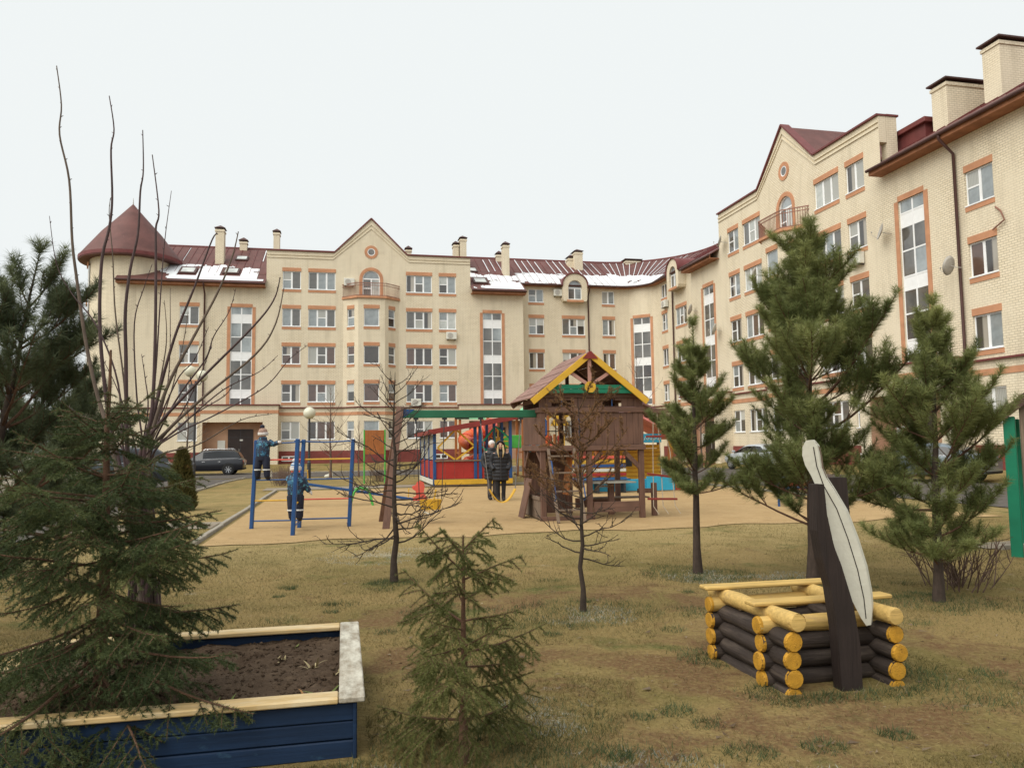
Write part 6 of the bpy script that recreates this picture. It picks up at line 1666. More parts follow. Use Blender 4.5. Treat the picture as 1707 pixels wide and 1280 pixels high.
bare_tree('bare_tree', 'bare tree standing far left behind the dark pines', G(-22, 52), 6.5, 205, z0=1.5, Rm=2.2, nb=24, twig=.5, el0=35, el1=70, r0=.08, mat='twig', group=far, curl=.3)

# distant wooded horizon on the left
M['far_wood'] = paint('far_wood', (0.09, 0.1, 0.085), 0.95, 0.3, .2)
rg = np.random.default_rng(9); n = 26000
xx = -260 + 215 * rg.random(n); yy = 150 + 40 * rg.random(n); top = 5 + 3.5 * np.sin(xx * .11) + 2 * np.sin(xx * .37 + 1); zz = np.abs(top) * np.sqrt(rg.random(n)) + .0
P_ = np.stack([xx, yy, zz], 1); o1 = rg.normal(size=(n, 3)) * .7; o2 = rg.normal(size=(n, 3)) * .7
tag(np_mesh('distant_wood', np.stack([P_, P_ + o1, P_ + o2], 1).reshape(-1, 3), np.arange(n * 3).reshape(n, 3), M['far_wood']), 'far grey wood behind the left end of the building', 'wood', kind='stuff')

# ------------------------------------------------------------------ lawn grass: blades, tufts, stalks
def blades(name, P_, hgt_, wid, lean, tint, mat, label, seed):
    rg = np.random.default_rng(seed); n = len(P_); a = rg.random(n) * 6.283; w = np.stack([np.cos(a), np.sin(a), np.zeros(n)], 1) * wid / 2
    d = np.stack([rg.normal(size=n) * lean, rg.normal(size=n) * lean, np.ones(n)], 1); d /= np.linalg.norm(d, axis=1)[:, None]
    h = (hgt_ * (.5 + rg.random(n)))[:, None]
    Vv = np.empty((n, 3, 3)); Vv[:, 0] = P_ - w; Vv[:, 1] = P_ + w; Vv[:, 2] = P_ + d * h
    tag(np_mesh(name, Vv.reshape(-1, 3), np.arange(n * 3).reshape(n, 3), M[mat], tint=np.repeat(np.clip(tint + rg.normal(size=n) * .2, 0, 1), 3)), label, 'grass', kind='stuff')
def blocked(x_, y_):
    # planter and sandbox footprints stay free
    dx, dy = x_ + .78, y_ - 4.08; u, v = dx * UD.x + dy * UD.y, dx * VD.x + dy * VD.y
    if -2.15 < u < 0.02 and -.02 < v < 1.77: return True
    dx, dy = x_ - 1.77, y_ - 4.99; c, s = math.cos(SR), math.sin(SR); u, v = dx * c + dy * s, -dx * s + dy * c
    if -.08 < u < .9 and -.02 < v < 1.2: return True
    u, v = uv_of(x_, y_)
    return v > 13.9 + .5 * fbm(u * 1.5, v, 71) and -2.4 < u < 13.3
def np_fbm(x, y, seed):
    def one(x, y, sd):
        xi, yi = np.floor(x).astype(np.int64), np.floor(y).astype(np.int64); fx, fy = x - xi, y - yi; fx = fx * fx * (3 - 2 * fx); fy = fy * fy * (3 - 2 * fy)
        def h(i, j):
            n = (i * 374761393 + j * 668265263 + sd * 1442695) & 0xffffffff; n = ((n ^ (n >> 13)) * 1274126177) & 0xffffffff; return ((n ^ (n >> 16)) & 0xffff) / 65535.0
        return (h(xi, yi) * (1 - fx) + h(xi + 1, yi) * fx) * (1 - fy) + (h(xi, yi + 1) * (1 - fx) + h(xi + 1, yi + 1) * fx) * fy
    return .5 * one(x, y, seed) + .3 * one(x * 2.3, y * 2.3, seed + 1) + .2 * one(x * 5.1, y * 5.1, seed + 2)
def np_hgt(x, y):
    k = np.clip((y - 12) / 2, 0, 1); k = 1 - k * k * (3 - 2 * k); q = np.clip((np.abs(x) + y * .2 - 2) / 4, 0, 1); q = q * q * (3 - 2 * q)
    return .03 * np.sin(x * .9 + 1.3) * np.cos(y * .7) * q * k + .012 * np.sin(x * 2.7) * np.sin(y * 2.3 + .5) * k
rr = random.Random(5); rgv = np.random.default_rng(5); n = 420000
y = 2.9 + 12.7 * rgv.random(n) ** 1.75; x = (rgv.random(n) * 2 - 1) * (y * .72 + .3)
f = np_fbm(x * .9 + 7, y * .9, 31); dt = np.full(n, 9.0)
for t_ in TRACK:
    for i in range(len(t_) - 1):
        a_, b_ = t_[i], t_[i + 1]; vx, vy = b_[0] - a_[0], b_[1] - a_[1]; k = np.clip(((x - a_[0]) * vx + (y - a_[1]) * vy) / (vx * vx + vy * vy), 0, 1); dt = np.minimum(dt, np.hypot(x - a_[0] - vx * k, y - a_[1] - vy * k))
u, v = x * UD.x + y * UD.y, x * VD.x + y * VD.y
dx, dy = x + .78, y - 4.08; pu, pv = dx * UD.x + dy * UD.y, dx * VD.x + dy * VD.y; dx, dy = x - 1.77, y - 4.99; c, s_ = math.cos(SR), math.sin(SR); su, sv = dx * c + dy * s_, -dx * s_ + dy * c
keep = ~((f < .4) & (rgv.random(n) < .6)) & ~((dt < .4) & (rgv.random(n) < .85)) & ~((pu > -2.15) & (pu < .02) & (pv > -.02) & (pv < 1.77)) & ~((su > -.08) & (su < .85) & (sv > -.02) & (sv < 1.2)) & ~((v > 13.75 + .6 * np_fbm(u * 1.5, v, 71)) & (u > -2.4) & (u < 13.3))
x, y = x[keep], y[keep]; P_ = np.stack([x, y, np_hgt(x, y) - .003], 1)
blades('lawn_grass', P_, .03, .005, 1.1, .2 + 1.25 * (np_fbm(x * 1.3, y * 1.3, 44) - .22), 'grass', 'short straw coloured winter grass of the lawn', 3)
PP, TT = [], []
tufts = [(rr.uniform(-3, 4.5), 3.2 + 6 * rr.random() ** 1.3, .05 + .1 * rr.random(), 110) for _ in range(70)]
tufts += [(2.26, 9.55, .6, 2600), (.66, 7.5, .62, 2600), (-1.43, 9.2, .25, 900), (3.4, 8.9, .4, 1400), (-.2, 3.95, .6, 2600), (4.2, 7.8, .5, 1800), (1.75, 5.0, .25, 900), (2.2, 5.2, .35, 1500), (2.6, 5.3, .25, 900), (1.5, 5.9, .25, 800), (.5, 3.75, .5, 1500), (.1, 4.6, .4, 900), (2.9, 5.0, .4, 700), (-.3, 6.9, .35, 700), (5.2, 7.4, .5, 900), (1.2, 4.1, .12, 260), (1.6, 4.15, .1, 220), (.95, 4.75, .1, 200), (2.05, 4.3, .08, 180)]
for (cx, cy, r_, m) in tufts:
    for i in range(m):
        a, q = rr.random() * 6.283, r_ * math.sqrt(rr.random()) * (1.25 if rr.random() < .2 else 1); x_, y_ = cx + q * math.cos(a) * 1.2, cy + q * math.sin(a)
        if blocked(x_, y_): continue
        PP.append((x_, y_, hgt(x_, y_) - .002)); TT.append(.3 + .4 * rr.random())
blades('green_grass_tufts', np.array(PP), .045, .0045, .7, np.array(TT), 'grass_g', 'greener grass tufts around stems and scattered on the lawn', 4)
PP, TT = [], []
for (cx, cy, r_) in FROST:
    for i in range(int(3200 * r_)):
        a, q = rr.random() * 6.283, r_ * math.sqrt(rr.random()); x_, y_ = cx + q * math.cos(a) * 1.1, cy + q * math.sin(a)
        if blocked(x_, y_) or fbm(x_ * 3, y_ * 3, 61) < .45: continue
        PP.append((x_, y_, hgt(x_, y_) - .002)); TT.append(.2 + .6 * rr.random())
blades('frosted_grass', np.array(PP), .03, .0045, .9, np.array(TT), 'frosted', 'pale frosted grass in patches around the stems', 8)
PP, TT = [], []
for i in range(2600):
    y_ = 3.0 + 8 * rr.random() ** 1.6; x_ = (rr.random() * 2 - 1) * (y_ * .7)
    if not blocked(x_, y_): PP.append((x_, y_, hgt(x_, y_))); TT.append(rr.random())
for (cx, cy, m) in ((2.3, 5.15, 26), (1.9, 5.0, 16), (2.8, 5.2, 20), (-.3, 3.95, 60)):
    for i in range(m): PP.append((cx + rr.gauss(0, .18), cy + rr.gauss(0, .1), 0)); TT.append(.7)
blades('dry_stalks', np.array(PP), .055, .004, 1.5, np.array(TT), 'weed', 'scattered pale dry stalks on the lawn', 6)
# fallen leaves and crumbs on the lawn
PP = []; rg = np.random.default_rng(12); n = 5200
yy = 3 + 9 * rg.random(n) ** 1.6; xx = (rg.random(n) * 2 - 1) * yy * .7
P_ = np.array([(a, b, hgt(a, b) + .012) for a, b in zip(xx, yy) if not blocked(a, b)]); n = len(P_); sz = (.006 + .02 * rg.random(n) ** 3)[:, None]
o1, o2 = rg.normal(size=(n, 3)), rg.normal(size=(n, 3)); o1[:, 2] *= .3; o2[:, 2] *= .3
M['crumb'] = leaf_mat('fallen_leaves', (.08, .045, .025), (.42, .33, .22))
tag(np_mesh('fallen_leaves', np.stack([P_, P_ + o1 * sz, P_ + o2 * sz], 1).reshape(-1, 3), np.arange(n * 3).reshape(n, 3), M['crumb'], tint=np.repeat(rg.random(n), 3)), 'tiny fallen leaves and crumbs scattered on the lawn', 'leaves', kind='stuff')
# withered plants in the planter: stalks with drooping leaves
def withered(x_, y_, seed, mat, label, n=9, h=.12):
    rr = random.Random(seed); p = Vector((-.78, 4.08, .21)) + UD * x_ + VD * y_; root = thing('withered_plant', label, 'plant', p); mb = MB()
    for i in range(n):
        a = rr.random() * 6.28; q = curve_pts((rr.gauss(0, .02), rr.gauss(0, .02), 0), (math.cos(a) * .6, math.sin(a) * .6, 1), h * rr.uniform(.5, 1.2), 4, -.9, rr, .1); X_ = Vector((-math.sin(a), math.cos(a), 0))
        w = .008; mb.add([q[0] - X_ * w, q[0] + X_ * w, q[1] - X_ * w, q[1] + X_ * w, q[2] - X_ * w * .9, q[2] + X_ * w * .9, q[3] - X_ * w * .6, q[3] + X_ * w * .6, q[4]], [(0, 1, 3, 2), (2, 3, 5, 4), (4, 5, 7, 6), (6, 7, 8)])
    mb.build('leaves', mat, root, fixn=False)
M['wl1'] = paint('withered_leaf_green', (.14, .17, .05), .8, .3, 20); M['wl2'] = paint('withered_leaf_brown', (.3, .16, .06), .8, .3, 20); M['wl3'] = paint('withered_leaf_straw', (.38, .31, .17), .8, .3, 20)
withered(-.28, .3, 1, M['wl2'], 'rusty withered plant near the front right corner of the planter', 12); withered(-.2, .34, 2, M['wl1'], 'green withered plant beside the rusty one in the planter', 10, .13); withered(-.75, .22, 3, M['wl1'], 'greenish sprig near the front rim of the planter', 9); withered(-.95, .3, 4, M['wl3'], 'straw coloured sprig left of the greenish sprig in the planter', 9)
withered(-.3, .95, 5, M['wl3'], 'pale dry stalks near the right rim of the planter', 10, .1); withered(-.5, 1.15, 6, M['wl3'], 'pale dry stalks in the middle of the planter', 8, .1); withered(-.45, 1.5, 7, M['wl1'], 'small green sprig near the back rim of the planter', 6, .06); withered(-.16, .75, 8, M['wl3'], 'thin straw stalk close to the white rim board', 6, .1)

# ------------------------------------------------------------------ cars
M['tyre'] = paint('tyre_rubber', (0.018, 0.018, 0.018), 0.85, .15, 6)
M['rim'] = paint('alloy_rim', (0.42, 0.43, 0.45), .35, .08, 6, metal=.7)
M['lamp_red'] = paint('red_tail_lamp', (0.3, 0.012, 0.015), .2, .1, 6, spec=.6, bmp=0)
M['lamp_white'] = paint('clear_lamp', (0.7, 0.72, 0.74), .15, .05, 6, spec=.7, bmp=0)
M['chrome'] = paint('chrome_strip', (0.6, 0.6, 0.62), .2, .05, 6, metal=.9, bmp=0)
M['plate'] = paint('number_plate_white', (0.6, 0.6, 0.58), .5, .05, 6)
def car_paint(name, c):
    m = paint(name, c, .28, .05, 1.5, spec=.5, bmp=0)
    bs = m.node_tree.nodes['Principled BSDF']; bs.inputs['Coat Weight'].default_value = .3; bs.inputs['Coat Roughness'].default_value = .05
    return m
SUV = [(-2.3, .42, .82, .74, .88, .6), (-2.26, .34, .96, .86, 1.0, .76), (-2.16, .3, 1.03, .9, 1.08, .82), (-1.9, .28, 1.05, .915, 1.5, .7), (-1.7, .27, 1.05, .92, 1.62, .66), (-.7, .26, 1.03, .92, 1.68, .68), (.25, .26, 1.0, .92, 1.63, .66), (1.05, .27, .99, .91, 1.1, .8), (1.2, .27, .98, .91, 1.03, .84), (1.85, .3, .9, .89, .97, .78), (2.2, .34, .78, .82, .85, .68), (2.33, .42, .62, .7, .68, .55)]
SED = [(-2.32, .42, .8, .72, .86, .6), (-2.28, .34, .92, .84, .97, .76), (-2.1, .3, .98, .88, 1.04, .78), (-1.65, .27, .99, .9, 1.06, .78), (-1.0, .26, .97, .91, 1.4, .62), (-.5, .26, .96, .91, 1.45, .64), (.2, .26, .95, .91, 1.43, .63), (.5, .26, .95, .91, 1.36, .64), (1.2, .27, .93, .9, 1.0, .8), (1.35, .28, .92, .9, .97, .82), (1.9, .3, .84, .87, .9, .74), (2.2, .36, .72, .8, .78, .64), (2.32, .44, .58, .68, .62, .5)]
def car(label, x_, y_, rz, prof, mat, wheelr, wx):
    t = thing('parked_car', label, 'car', (x_, y_, hgt(x_, y_) + .02), rz, 'parked cars')
    rings = []
    for (x, zb, zs, hw, zr, hwr) in prof:
        half = [(0, zb), (hw * .86, zb), (hw * .97, zb + .12), (hw, (zb + zs) / 2), (hw * .985, zs - .06), (hw * .95, zs), (hwr, zr - .05), (hwr * .86, zr - .005), (0, zr + .01)]
        rings.append([(x, -p[0], p[1]) for p in half] + [(x, p[0], p[1]) for p in half[-2:0:-1]])
    mb = MB(); n = len(rings[0])
    for r_ in rings: mb.v.extend(r_)
    for i in range(len(rings) - 1):
        for k in range(n): mb.f.append((i * n + k, i * n + (k + 1) % n, (i + 1) * n + (k + 1) % n, (i + 1) * n + k))
    mb.f.append(tuple(range(n))); mb.f.append(tuple((len(rings) - 1) * n + k for k in range(n))[::-1])
    smooth_angle(mb.build('body', mat, t), 38)
    # side glass
    gi = [i for i, p in enumerate(prof) if p[4] - p[2] > .3]; a, b = gi[0], gi[-1]
    for s in (-1, 1):
        lo, hi = [], []
        for i in range(a - 1, b + 2):
            (x, zb, zs, hw, zr, hwr) = prof[i]; k0, k1 = .1, .86
            f = lambda k: (x, s * ((hw * .95) * (1 - k) + hwr * k + .012), zs * (1 - k) + (zr - .05) * k + .01)
            lo.append(f(k0)); hi.append(f(k1 if a <= i <= b else .15))
        segs_ = [(0, (len(lo) - 1) // 2), ((len(lo) - 1) // 2, len(lo) - 1)]
        for (i0, i1) in segs_:
            m2 = MB(); nn = i1 - i0 + 1; m2.v.extend(lo[i0:i1 + 1]); m2.v.extend(hi[i0:i1 + 1])
            for i in range(nn - 1): m2.f.append((i, i + 1, nn + i + 1, nn + i))
            m2.build('side_window', M['g_car'], t)
        mb2 = MB(); mb2.tube([(x, yy, z - .02) for (x, yy, z) in lo], .012, 5); mb2.build('chrome_strip', M['chrome'], t)
    # windscreen and rear window
    def screen(i0, i1, name):
        (xa, _, zsa, hwa, zra, hra), (xb, _, zsb, hwb, zrb, hrb) = prof[i0], prof[i1]
        d = Vector((xb - xa, 0, zrb - zra)).normalized(); nn = Vector((-d.z, 0, d.x)); nn = nn if nn.z > 0 else -nn
        f = lambda k, s: Vector((xa + (xb - xa) * k, s * (hra + (hrb - hra) * k) * .84, zra + (zrb - zra) * k + .012)) + nn * .012
        MB().add([f(.12, -1), f(.12, 1), f(.9, 1), f(.9, -1)], [(0, 1, 2, 3)]).build(name, M['g_car'], t)
    screen(b + 1, b, 'windscreen'); screen(a - 1, a, 'rear_window')
    for s in (-1, 1):
        MB().box(-2.31, -2.14, s * .62 - .2, s * .62 + .2, .82, .94, .02).build('tail_lamp', M['lamp_red'], t)
        MB().box(2.08, 2.26, s * .6 - .14, s * .6 + .14, .64, .76, .02).build('headlamp', M['lamp_white'], t)
        MB().box(.95, 1.1, s * 1.0 - .09, s * 1.0 + .09, .98, 1.1, .03).build('mirror', mat, t)
        for hx in (-.9, .1): MB().box(hx, hx + .2, s * .925 - .015, s * .925 + .015, .86, .89, .008).build('door_handle', M['chrome'] if prof is SUV else mat, t)
        if prof is SUV: MB().tube([(-1.6, s * .62, 1.64), (-1.5, s * .62, 1.72), (.1, s * .62, 1.71), (.25, s * .62, 1.63)], .02, 6).build('roof_rail', M['chrome'], t)
        for x in wx:
            w = MB(); w.lathe([(wheelr * .6, -.1), (wheelr * .93, -.11), (wheelr, -.07), (wheelr, .07), (wheelr * .93, .11), (wheelr * .6, .1)], 22, (x, s * .855, wheelr), (1, 0, 0), (0, 0, 1), (0, 1, 0)); wo = smooth_angle(w.build('wheel', M['tyre'], t), 50)
            w = MB(); w.lathe([(0, .07), (.06, .085), (.07, .06)], 10, (x, s * .87, wheelr), (1, 0, 0), (0, 0, 1), (0, s, 0))
            for k in range(7):
                an = 2 * math.pi * k / 7; w.bar((x, s * .945, wheelr), (x + wheelr * .6 * math.cos(an), s * .955, wheelr + wheelr * .6 * math.sin(an)), .05, .03, (0, 1, 0))
            w.lathe([(wheelr * .56, .06), (wheelr * .62, .1), (wheelr * .64, .08)], 20, (x, s * .87, wheelr), (1, 0, 0), (0, 0, 1), (0, s, 0)); w.build('rim', M['rim'], wo)
            MB().lathe([(wheelr * 1.12, -.02), (wheelr * 1.12, .02), (0, .02)], 20, (x, s * .905, wheelr + .02), (1, 0, 0), (0, 0, 1), (0, s, 0)).build('wheel_arch', M['tyre'], t)
    MB().box(-2.335, -2.31, -.26, .26, .62, .73).build('number_plate', M['plate'], t)
    MB().box(-2.32, -2.2, -.72, .72, .33, .45, .03).build('rear_bumper', M['tyre'], t)
    return t
AW = ANG + math.pi
car('black parked SUV with roof rails in front of the left porch', -20.35, 51.6, AW, SUV, car_paint('black_car_paint', (.012, .013, .018)), .36, (-1.36, 1.4))
car('grey blue sedan parked near the right wing, seen from behind', 15.9, 29.6, R(127), SED, car_paint('grey_blue_car_paint', (.16, .2, .24)), .33, (-1.35, 1.42))
car('pale beige car at the left behind the dark pines', -16.6, 24.9, AW, SED, car_paint('beige_car_paint', (.5, .44, .35)), .33, (-1.35, 1.42))
car('dark car parked behind the pale beige one at left', -16.4, 31.5, AW + .2, SUV, car_paint('dark_blue_car_paint', (.03, .035, .045)), .36, (-1.36, 1.4))
car('silver car parked by the inner corner behind the pines', 14.2, 44.5, R(110), SED, car_paint('silver_car_paint', (.42, .45, .47)), .33, (-1.35, 1.42))

# ------------------------------------------------------------------ people
def blob(mb, name, mat, parent, voxel=.016, sm=4):
    o = mb.build(name, mat, parent)
    md = o.modifiers.new('r', 'REMESH'); md.mode = 'VOXEL'; md.voxel_size = voxel; md.use_smooth_shade = True
    ms = o.modifiers.new('s', 'SMOOTH'); ms.iterations = sm; ms.factor = .5
    dg = bpy.context.evaluated_depsgraph_get(); me = bpy.data.meshes.new_from_object(o.evaluated_get(dg))
    o.modifiers.clear(); old = o.data; o.data = me; bpy.data.meshes.remove(old)
    me.materials.clear(); me.materials.append(mat); me.polygons.foreach_set('use_smooth', [True] * len(me.polygons))
    return o
def etube(mb, zs, rx, ry, cx=0, cy=0, n=18):
    """upright elliptical body of rings"""
    b = len(mb.v)
    for i, z in enumerate(zs):
        for k in range(n):
            a = 2 * math.pi * k / n; x0 = cx[i] if hasattr(cx, '__len__') else cx; y0 = cy[i] if hasattr(cy, '__len__') else cy
            mb.v.append((x0 + rx[i] * math.cos(a), y0 + ry[i] * math.sin(a), z))
    for i in range(len(zs) - 1):
        for k in range(n): mb.f.append((b + i * n + k, b + i * n + (k + 1) % n, b + (i + 1) * n + (k + 1) % n, b + (i + 1) * n + k))
    mb.f.append(tuple(b + k for k in range(n))[::-1]); mb.f.append(tuple(b + (len(zs) - 1) * n + k for k in range(n)))
    return mb
M['skin'] = paint('skin', (.52, .31, .23), .6, .06, 8, bmp=.05)
M['hair'] = paint('blond_hair', (.5, .36, .18), .5, .15, 30, grain=(1, 1, .05))
M['coat'] = paint('black_puffer_coat', (.014, .014, .017), .5, .2, 6, bmp=.3)
M['coat2'] = paint('charcoal_coat', (.022, .023, .026), .55, .2, 6, bmp=.3)
M['jeans'] = paint('grey_jeans', (.075, .065, .065), .8, .15, 8)
M['legging'] = paint('black_leggings', (.012, .012, .014), .7, .15, 8)
M['boot'] = paint('dark_boots', (.02, .018, .018), .6, .15, 8)
M['hat_w'] = paint('white_knit_hat', (.62, .58, .55), .9, .1, 30, bmp=.6)
M['eye'] = paint('eye_dark', (.02, .015, .012), .2, 0, 5, bmp=0); M['lip'] = paint('lips', (.36, .13, .11), .5, .05, 5, bmp=0)

def adult(label, x_, y_, rz, coat, leg, hood, hair, hatm, lean=0.0, H=1.68):
    t = thing('person', label, 'person', (x_, y_, hgt(x_, y_) + .012), rz, 'two women standing by the swing'); k = H / 1.68
    t.scale = (k, k, k)
    mb = MB()                                              # body: one continuous surface
    for s in (-1, 1):
        mb.tube([(s * .085, .01, .9), (s * .09, 0, .7), (s * .085, 0, .48), (s * .08, .01, .28), (s * .075, .015, .09)], [.1, .085, .06, .05, .042], 10)
    etube(mb, [.82, .95, 1.1, 1.25, 1.38, 1.44], [.16, .17, .15, .17, .17, .08], [.11, .11, .1, .11, .1, .07]); mb.tube([(0, .0, 1.4), (0, -.005, 1.52)], [.055, .05], 10)
    mb.ball((0, -.01, 1.575), .075, .092, .112, 16, 12); mb.ball((0, -.1, 1.56), .013, .018, .018, 8, 6); mb.ball((0, -.06, 1.495), .035, .035, .03, 10, 6)
    for s in (-1, 1):
        mb.tube([(s * .17, 0, 1.37), (s * .23, .02, 1.12), (s * .2, -.1, .92)], [.055, .045, .035], 8); mb.ball((s * .078, 0, 1.57), .014, .022, .03, 8, 6)
    blob(mb, 'body', M['skin'], t, .012, 2)
    mb = MB()
    for s in (-1, 1): mb.tube([(s * .085, .01, .88), (s * .09, 0, .7), (s * .085, -.003, .48), (s * .08, .01, .28), (s * .075, .015, .1)], [.105, .093, .07, .062, .055], 10)
    blob(mb, 'trousers', leg, t)
    for s in (-1, 1):
        mb = MB(); mb.tube([(s * .075, .02, .24), (s * .075, .02, .06)], [.065, .06], 10); mb.ball((s * .08, -.05, .045), .05, .12, .05, 10, 6); blob(mb, 'boot', M['boot'], t, .012, 2)
    mb = MB(); zs = np.linspace(.58, 1.44, 30)
    w = lambda z: np.interp(z, [.58, .75, .95, 1.1, 1.25, 1.36, 1.44], [.225, .24, .225, .21, .215, .195, .1]) + .011 * math.sin(z * 2 * math.pi / .1)
    etube(mb, zs, [w(z) for z in zs], [w(z) * .7 for z in zs], cx=[lean * (z - .6) for z in zs])
    for s in (-1, 1): mb.tube([(s * .18, .0, 1.36), (s * .235, .02, 1.24), (s * .265, .02, 1.1), (s * .255, -.03, 1.0), (s * .2, -.13, .9)], [.08, .083, .078, .07, .06], 10)
    blob(mb, 'coat', coat, t, .015, 2)
    for s in (-1, 1): MB().tube([(s * .006, -.166, 1.4), (s * .006, -.172, 1.0), (s * .006, -.172, .62)], .006, 5).build('zip', M['metal_dark'], t)
    for s in (-1, 1):
        MB().ball((s * .03, -.092, 1.585), .012, .008, .008, 8, 6).build('eye', M['eye'], t); MB().box(s * .03 - .018, s * .03 + .018, -.1, -.09, 1.605, 1.611).build('eyebrow', M['hair'] if hair else M['boot'], t)
    MB().ball((0, -.094, 1.515), .022, .008, .007, 8, 6).build('mouth', M['lip'], t)
    if hood:
        mb = MB(); mb.lathe([(.1, -.02), (.125, -.03), (.14, .03), (.13, .12), (.08, .19), (0, .21)], 18, (0, -.07, 1.58), (1, 0, 0), (0, 0, 1.12), (0, 1, 0), caps=False)
        mb.build('hood', coat, t, True)
        etube(MB(), [1.38, 1.44, 1.48], [.13, .13, .11], [.11, .12, .11], cy=.02).build('collar', coat, t, True)
    else:
        mb = MB(); mb.ball((0, .012, 1.61), .095, .108, .1, 16, 10); blob(mb, 'hat', hatm, t, .014, 2)
        etube(MB(), [1.36, 1.43, 1.49], [.13, .13, .12], [.11, .12, .12], cy=.01).build('collar', coat, t, True)
    if hair:
        for i in range(14):
            s = -1 if i % 2 else 1; x0 = s * (.058 + .022 * (i / 14)); MB().tube([(x0, -.085, 1.6), (x0 * 1.15, -.11, 1.5), (x0 * 1.1 + s * .01, -.155, 1.4), (x0 * .8, -.185, 1.24 + .01 * (i % 5))], [.012, .016, .016, .006], 6).build('hair_strand', M['hair'], t, True)
    return t
adult('woman in a black hooded puffer coat with long blond hair', -.36, 22.2, R(4), M['coat'], M['legging'], True, True, None)
adult('woman in a dark coat and white knit hat behind the hooded woman', -.62, 22.75, R(22), M['coat2'], M['jeans'], False, False, M['hat_w'], H=1.72)

def camo(name):
    m, nt, bs = new_mat(name); co = coords(nt); v = nt.nodes.new('ShaderNodeTexVoronoi'); v.inputs['Scale'].default_value = 16; nt.links.new(co, v.inputs['Vector'])
    c = mixc(nt, ramp(nt, noise(nt, co, 14, 2), .53, .6), (.008, .018, .045), (.015, .1, .19)); c = mixc(nt, ramp(nt, noise(nt, co, 22, 2), .6, .64), c, (.07, .24, .32))
    nt.links.new(c, bs.inputs['Base Color']); bs.inputs['Roughness'].default_value = .6; return m
M['camo'] = camo('blue_patterned_jacket')
M['navy_c'] = paint('navy_trousers', (.012, .015, .03), .7, .2, 6); M['hat_b'] = paint('beige_knit_hat', (.34, .22, .17), .95, .25, 40, bmp=1.0, grain=(1, 1, .1), gscale=60); M['refl'] = paint('reflective_strip', (.6, .6, .58), .4, .05, 5)
def stripes():
    m, nt, bs = new_mat('striped_knit_hat'); sx = nt.nodes.new('ShaderNodeSeparateXYZ'); nt.links.new(coords(nt), sx.inputs[0])
    mt = nt.nodes.new('ShaderNodeMath'); mt.operation = 'SINE'; m2 = nt.nodes.new('ShaderNodeMath'); m2.operation = 'MULTIPLY'; m2.inputs[1].default_value = 150; nt.links.new(sx.outputs[2], m2.inputs[0]); nt.links.new(m2.outputs[0], mt.inputs[0])
    nt.links.new(mixc(nt, ramp(nt, mt.outputs[0], -.1, .1), (.5, .52, .55), (.03, .12, .25)), bs.inputs['Base Color']); bs.inputs['Roughness'].default_value = .9; return m
M['hat_s'] = stripes()
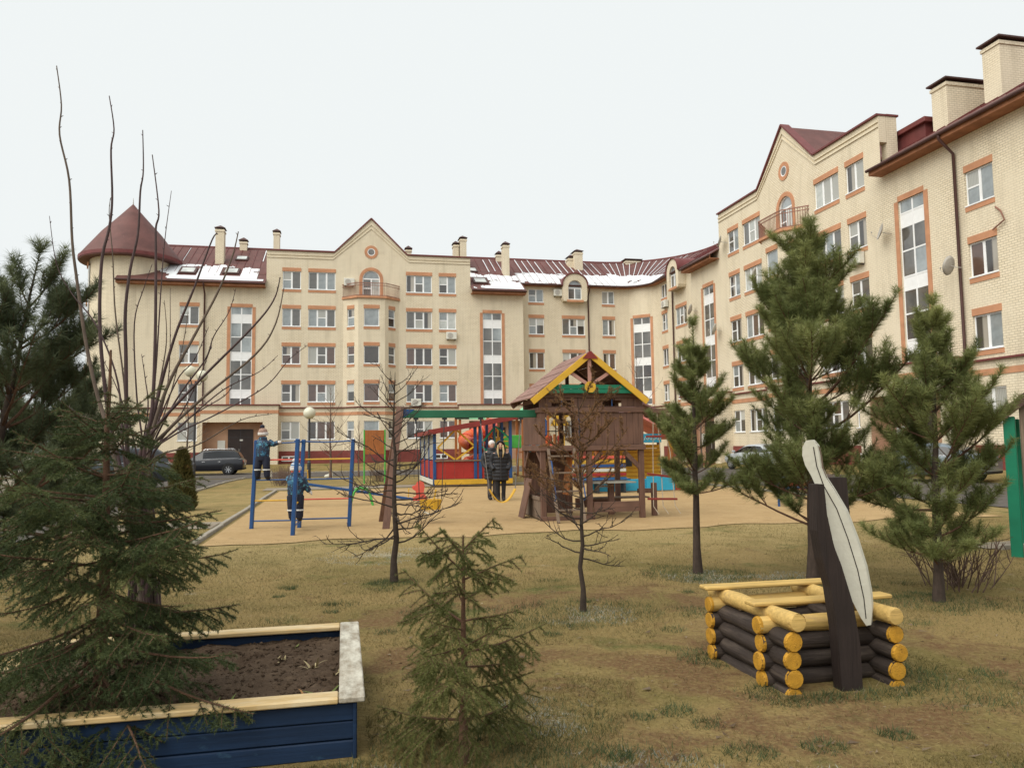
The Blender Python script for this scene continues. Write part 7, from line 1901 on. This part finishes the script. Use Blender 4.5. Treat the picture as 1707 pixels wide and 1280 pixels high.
def child(label, x_, y_, z_, rz, hat, pom, hands, feet, H=1.05):
    t = thing('person', label, 'person', (x_, y_, z_), rz, 'two children on the climbing bars'); k = H / 1.05; t.scale = (k, k, k)
    mb = MB()
    legs = []
    for s, f in zip((-1, 1), feet):
        legs.append([(s * .065, 0, .44), ((s * .075 + f[0]) / 2, (f[1] - .03) / 2, .26 + f[2] * .5), (f[0], f[1], f[2] + .06)])
        mb.tube(legs[-1], [.06, .05, .04], 8)
    etube(mb, [.4, .5, .62, .74, .79], [.11, .11, .11, .12, .06], [.08, .08, .08, .08, .05]); mb.tube([(0, 0, .77), (0, 0, .84)], .045, 8); mb.ball((0, 0, .91), .072, .08, .085, 14, 10); mb.ball((0, .082, .9), .012, .014, .013, 8, 5)
    arms = []
    for s, h in zip((-1, 1), hands):
        sh = Vector((s * .12, 0, .75)); hv = Vector(h); el = (sh + hv) / 2 + Vector((0, .0, -.045)); arms.append((sh, el, hv)); mb.tube([tuple(sh), tuple(el), tuple(hv)], [.045, .038, .03], 8)
    blob(mb, 'body', M['skin'], t, .011, 2)
    mb = MB()
    for L_ in legs: mb.tube(L_, [.085, .072, .062], 10)
    etube(mb, [.38, .44, .52, .56], [.12, .13, .13, .12], [.1, .105, .1, .09]); blob(mb, 'trousers', M['navy_c'], t, .012, 3)
    mb = MB(); zs = np.linspace(.46, .8, 14); w = lambda z: np.interp(z, [.46, .55, .68, .76, .8], [.135, .14, .14, .125, .07]); etube(mb, zs, [w(z) for z in zs], [w(z) * .78 for z in zs])
    for (a, b, c) in arms: mb.tube([tuple(a), tuple(a.lerp(b, .5)), tuple(b), tuple(b.lerp(c, .85))], [.065, .062, .055, .045], 10)
    etube(mb, [.77, .82, .85], [.08, .085, .07], [.075, .08, .07]); blob(mb, 'jacket', M['camo'], t, .012, 2)
    for (a, b, c) in arms:      # mittens with a thumb and finger rolls closed round the bar
        d = (c - b).normalized(); sd = d.cross(Z).normalized(); mb = MB(); mb.ball(tuple(c), .034, .034, .034, 10, 7)
        for i in range(4): q = c + d * .015 + sd * ((i - 1.5) * .014); mb.tube([tuple(q + Z * .02), tuple(q + d * .03 + Z * .008), tuple(q + d * .028 - Z * .02), tuple(q + d * .005 - Z * .028)], [.01, .01, .0095, .008], 6)
        mb.tube([tuple(c + sd * .028), tuple(c + sd * .036 + d * .02 - Z * .012), tuple(c + sd * .02 + d * .034 - Z * .025)], [.011, .01, .008], 6); blob(mb, 'glove', M['hat_w'], t, .006, 2)
    for L_ in legs:
        f = L_[2]; mb = MB(); mb.tube([(f[0], f[1], f[2] + .05), (f[0], f[1], f[2] - .02)], [.055, .052], 8); mb.ball((f[0], f[1] + .04, f[2] - .025), .045, .09, .036, 10, 6); blob(mb, 'boot', M['boot'], t, .011, 2)
        MB().lathe([(.073, -.012), (.076, -.012), (.076, .012), (.073, .012)], 12, (L_[1][0], L_[1][1], L_[1][2] - .06)).build('reflective_strip', M['refl'], t)
    mb = MB(); mb.ball((0, -.008, .945), .09, .1, .085, 14, 9); etube(mb, [.89, .93], [.094, .094], [.1, .1]); blob(mb, 'hat', hat, t, .011, 2)
    etube(MB(), [.878, .886, .932, .94], [.094, .1, .1, .094], [.1, .107, .107, .1]).build('hat_brim', M['hat_w'], t, True)
    mb = MB(); mb.ball((-.01, -.01, 1.05), .048, .048, .044, 12, 8); blob(mb, 'pompom', pom, t, .009, 1)
    for s in (-1, 1): MB().ball((s * .028, .077, .918), .009, .006, .007, 8, 5).build('eye', M['eye'], t)
    MB().ball((0, .079, .872), .016, .006, .005, 8, 5).build('mouth', M['lip'], t)
    return t
child('child in blue patterned jacket and beige hat on the left bars', -5.02, 15.47, .975, R(-8), M['hat_b'], M['navy_c'], [(.26, .12, .72), (.33, .02, .74)], [(-.11, 0, 0), (.1, 0, 0)], H=1.06)
child('child in striped blue and white hat climbing behind the front post', -4.21, 14.95, .19, R(6), M['hat_s'], M['hat_w'], [(-.02, .22, .72), (.24, .05, .5)], [(-.05, 0.0, 0), (.07, .02, 0)], H=1.17)
